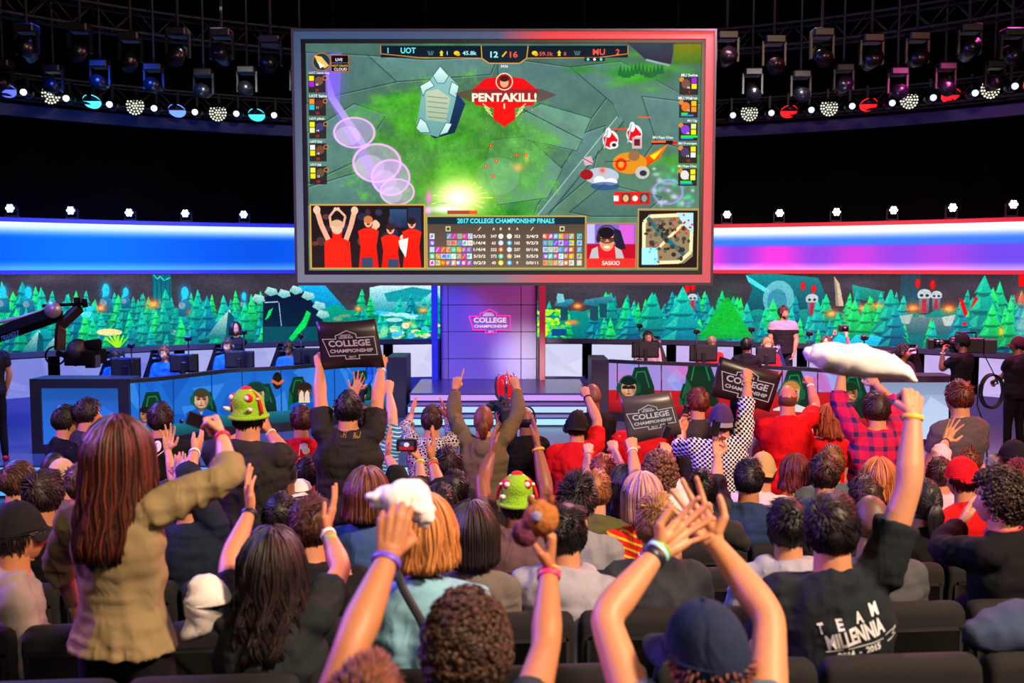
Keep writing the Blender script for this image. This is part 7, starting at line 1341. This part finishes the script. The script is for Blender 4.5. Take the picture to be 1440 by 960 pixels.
def phone(px, py, d, label, ang=0, yaw=0, sz=(.072, .15)):
    o = MB().box((-sz[0] / 2, -.004, -sz[1] / 2), (sz[0] / 2, .004, sz[1] / 2), bev=.003); r = empty('phone', at(px, py, d), label, 'phone', rz=yaw); M = mat4(rot('Y', math.radians(ang))); o.map(lambda v: xf(M, v)).build('case', plain('15151a', .3), r, smooth=False)
    MB().tube([(-.02, -.005, .055), (-.02, -.008, .055)], .008, 10).map(lambda v: xf(M, v)).build('camera_lens', plain('30344c', .1, .8), r); return r
phone(1006, 603, 6.25, 'black phone held up beside the checked shirt', 10, 0, (.055, .10)); phone(279, 592, 3.42, 'dark phone gripped in the khaki-jacketed woman\'s raised hand', -70, 0, (.05, .085)); phone(964, 580, 8.0, 'dark phone held by the man in the dark grey tee', 15, 0, (.06, .11)); phone(878, 690, 5.9, 'dark phone held low by the black-haired woman', 70); phone(937, 608, 6.12, 'phone pressed against the tilted college sign', 20, 0, (.045, .08))
r = empty('compact_camera', P_(572, 625, 5.95), 'small black camera held high, glowing screen towards the lens', 'camera'); MB().box((-.065, -.018, -.04), (.065, .018, .035), bev=.008).build('body', plain('141418', .4), r, smooth=False); MB().tube([(0, .018, 0), (0, .06, 0)], [.032, .028], 14).build('lens', plain('0c0c10', .3), r)
cv = Canvas(0, 0, 30, 20, 4, '3c2c50'); cv.rect(0, 12, 30, 20, 'c02030'); cv.ell(15, 8, 6, 5, 'e8e8ff'); cv.rect(3, 3, 10, 9, '4060c0'); uv_panel('rear_screen', screen_mat('rear screen', cv.a, .9), [np.array([-.045, -.019, -.03]), np.array([.045, -.019, -.03])], [np.array([-.045, -.019, .026]), np.array([.045, -.019, .026])], parent=r)
r = empty('photo_camera', P_(1186, 462, 16.4), 'small dark camera held overhead behind the right desk', 'camera'); MB().box((-.08, -.05, -.05), (.08, .05, .06), bev=.01).build('body', plain('2a1c20', .4), r, smooth=False); MB().tube([(0, -.05, 0), (0, -.12, 0)], .045, 12).build('lens', plain('101014', .3), r)
def tv_camera(px, py, d, yaw, label, s=1.0):
    r = empty('television_camera', at(px, py, d), label, 'camera', rz=math.radians(yaw)); k_ = plain('0e0e11', .45)
    MB().box((-.07 * s, -.25 * s, -.10 * s), (.07 * s, .20 * s, .12 * s), bev=.015).build('body', k_, r, smooth=False); MB().tube([(0, .20 * s, .02), (0, .42 * s, .02)], [.06 * s, .075 * s], 16).build('lens', plain('08080a', .25), r); MB().box((-.09 * s, .42 * s, -.05 * s), (.09 * s, .50 * s, .09 * s), bev=.01).build('lens_hood', k_, r, smooth=False)
    MB().box((-.06 * s, -.42 * s, -.10 * s), (.06 * s, -.25 * s, .10 * s), bev=.01).build('battery', plain('1c1c22', .5), r, smooth=False); MB().tube([(0, -.15 * s, .19 * s), (0, .12 * s, .19 * s)], .014, 8).tube([(0, -.15 * s, .19 * s), (0, -.15 * s, .1 * s)], .012, 6).tube([(0, .12 * s, .19 * s), (0, .12 * s, .1 * s)], .012, 6).build('handle', k_, r)
    MB().box((-.17 * s, .08 * s, .0), (-.09 * s, .22 * s, .09 * s), bev=.01).build('viewfinder', plain('18181c', .4), r, smooth=False); return r
tv_camera(1356, 486, 13.75, 78, 'black television camera on the shoulder of the cameraman at the right'); c_ = tv_camera(706, 580, 9.5, 10, 'black television camera between the olive jacket and the operator with headphones', .8)
r = empty('camera_tripod', (at(706, 580, 9.5)[0], 9.5, 0), 'dark tripod under the television camera in the crowd', 'tripod'); hz = at(706, 580, 9.5)[2] - .08; MB().tube([(0, 0, hz * .55), (0, 0, hz)], .03, 10).build('column', DARK, r)
for k_ in range(3): a = k_ * 2.1 + .4; MB().tube([(0, 0, hz * .75), (math.cos(a) * .35, math.sin(a) * .35, .01)], .02, 8).build('leg', DARK, r)
# coil of cable and its line
r = empty('cable_coil', P_(1394, 545, 13.75), 'coil of black cable hanging from the crew member\'s hand', 'cable'); rs = np.random.RandomState(2)
for k_ in range(5): q = .20 + .03 * rs.rand(); MB().tube([(math.cos(a) * q * .75 + .01 * rs.rand(), .02 * k_ - .05, math.sin(a) * q * 1.15 - .05) for a in np.linspace(0, 2 * PI, 26)], .011, 6, cap=False).build('loop', plain('0a0a0c', .4), r)
pc = [at(1382, 495, 13.7), at(1395, 520, 13.8), at(1404, 540, 13.8)]; c0 = np.array(pc[0]); tag(MB().tube([p - c0 for p in pc], .008, 6).build('camera_cable', plain('0a0a0c', .4), loc=c0), 'thin black cable from the shoulder camera to the coil', 'cable')
pc = [at(1376, 540, 13.9), at(1374, 570, 13.9), at(1385, 600, 13.9)]; c0 = np.array(pc[0]); pc.append(np.array([at(1384, 628, 14)[0], 13.9, .31])); tag(MB().tube([p - c0 for p in pc], .010, 6).build('camera_cable', plain('0a0a0c', .4), loc=c0), 'thin black cable trailing down to the stage beside the cameraman', 'cable')
# dark hexagonal riser at the right of the stage front
r = empty('riser', (at(1400, 640, 13.0)[0], 12.95, 0), 'dark hexagonal riser with a pale lit edge at the right stage front', 'riser'); hx = [(math.cos(a) * .85, math.sin(a) * .38) for a in np.linspace(0, 2 * PI, 7)[:-1]]
def hexp(z0, z1, s_=1.0): V = [(x * s_, y * s_, z) for z in (z0, z1) for x, y in hx]; return MB().add(V, [(i, (i + 1) % 6, (i + 1) % 6 + 6, i + 6) for i in range(6)] + [(6, 7, 8, 9), (6, 9, 10, 11), (3, 2, 1, 0), (5, 4, 3, 0)])
hexp(.16, .30).build('top', plain('1c2230', .3), r, smooth=False); hexp(.151, .16, .99).build('light_edge', glow('d8ecff', 1.2), r, smooth=False)
# clothes and caps left on seats and shoulders
cloth_blob('jacket', [(268, 818, 3.05, 8, .02), (282, 828, 3.05, 26, .05), (292, 845, 3.05, 34, .06), (284, 872, 3.05, 22, .05), (262, 893, 3.05, 8, .03)], 'white jacket draped over a seat beside the khaki-jacketed woman', 'jacket', 'e8e0dc', amp=.006)
cloth_blob('denim_jacket', [(1362, 895, 3.06, 14, .03), (1384, 892, 3.08, 26, .07), (1410, 888, 3.1, 34, .09), (1440, 884, 3.12, 40, .1), (1470, 884, 3.12, 36, .08)], 'blue denim jacket piled on a seat at the right edge', 'jacket', '2c3c5c', amp=.008)
cloth_blob('jacket', [(1002, 752, 4.66, 8, .03), (1016, 746, 4.68, 18, .06), (1030, 752, 4.7, 20, .07), (1044, 764, 4.7, 12, .05), (1050, 772, 4.7, 4, .03)], 'black jacket heaped on a seat back behind the clapping hands', 'jacket', '1a1a18', amp=.006)
r = empty('white_cap', P_(421, 687, 6.42), 'white cap resting on a grey-shirted shoulder', 'cap'); mb = MB(); D, T = ICO[2]; k = D[:, 2] > -.1; mb.add(D * [.085, .10, .07], [], T[k[T].all(1)]); mb.build('crown', plain('f0ecec', .8), r); MB().tube([(-.05, -.08, -.01), (0, -.13, -.015), (.06, -.09, -.01)], [(.05, .006)] * 3, 10, up=(0, 0, 1)).build('brim', plain('f0ecec', .8), r)
o = MB().box((-.12, -.002, -.05), (.12, .002, .05)).build('paper_sheet', plain('e8e4e8', .7), loc=P_(1366, 745, 4.75), smooth=False); o.rotation_euler = (-.7, .1, 0); o.location.z -= .12; tag(o, 'white paper sheet in the lap in front of the black hoodie', 'paper')
o = MB().tube([(0, 0, 0), (0, 0, .15), (0, 0, .17), (0, 0, .20)], [.032, .032, .014, .014], 14).build('water_bottle', plain('c8d8f0', .15), loc=(at(285, 520, 15.6)[0], 15.6, 1.04)); tag(o, 'clear water bottle on the left desk beside a black monitor', 'bottle')
o = MB().tube([(0, 0, 0), (0, 0, .10)], [.03, .035], 14).build('paper_cup', plain('f0f0f4', .5), loc=(at(368, 512, 16.4)[0], 16.4, 1.22)); tag(o, 'white cup standing on the left desk right of the coach', 'cup'); o.location.z = 1.04; o.scale = (1, 1, 2.6)
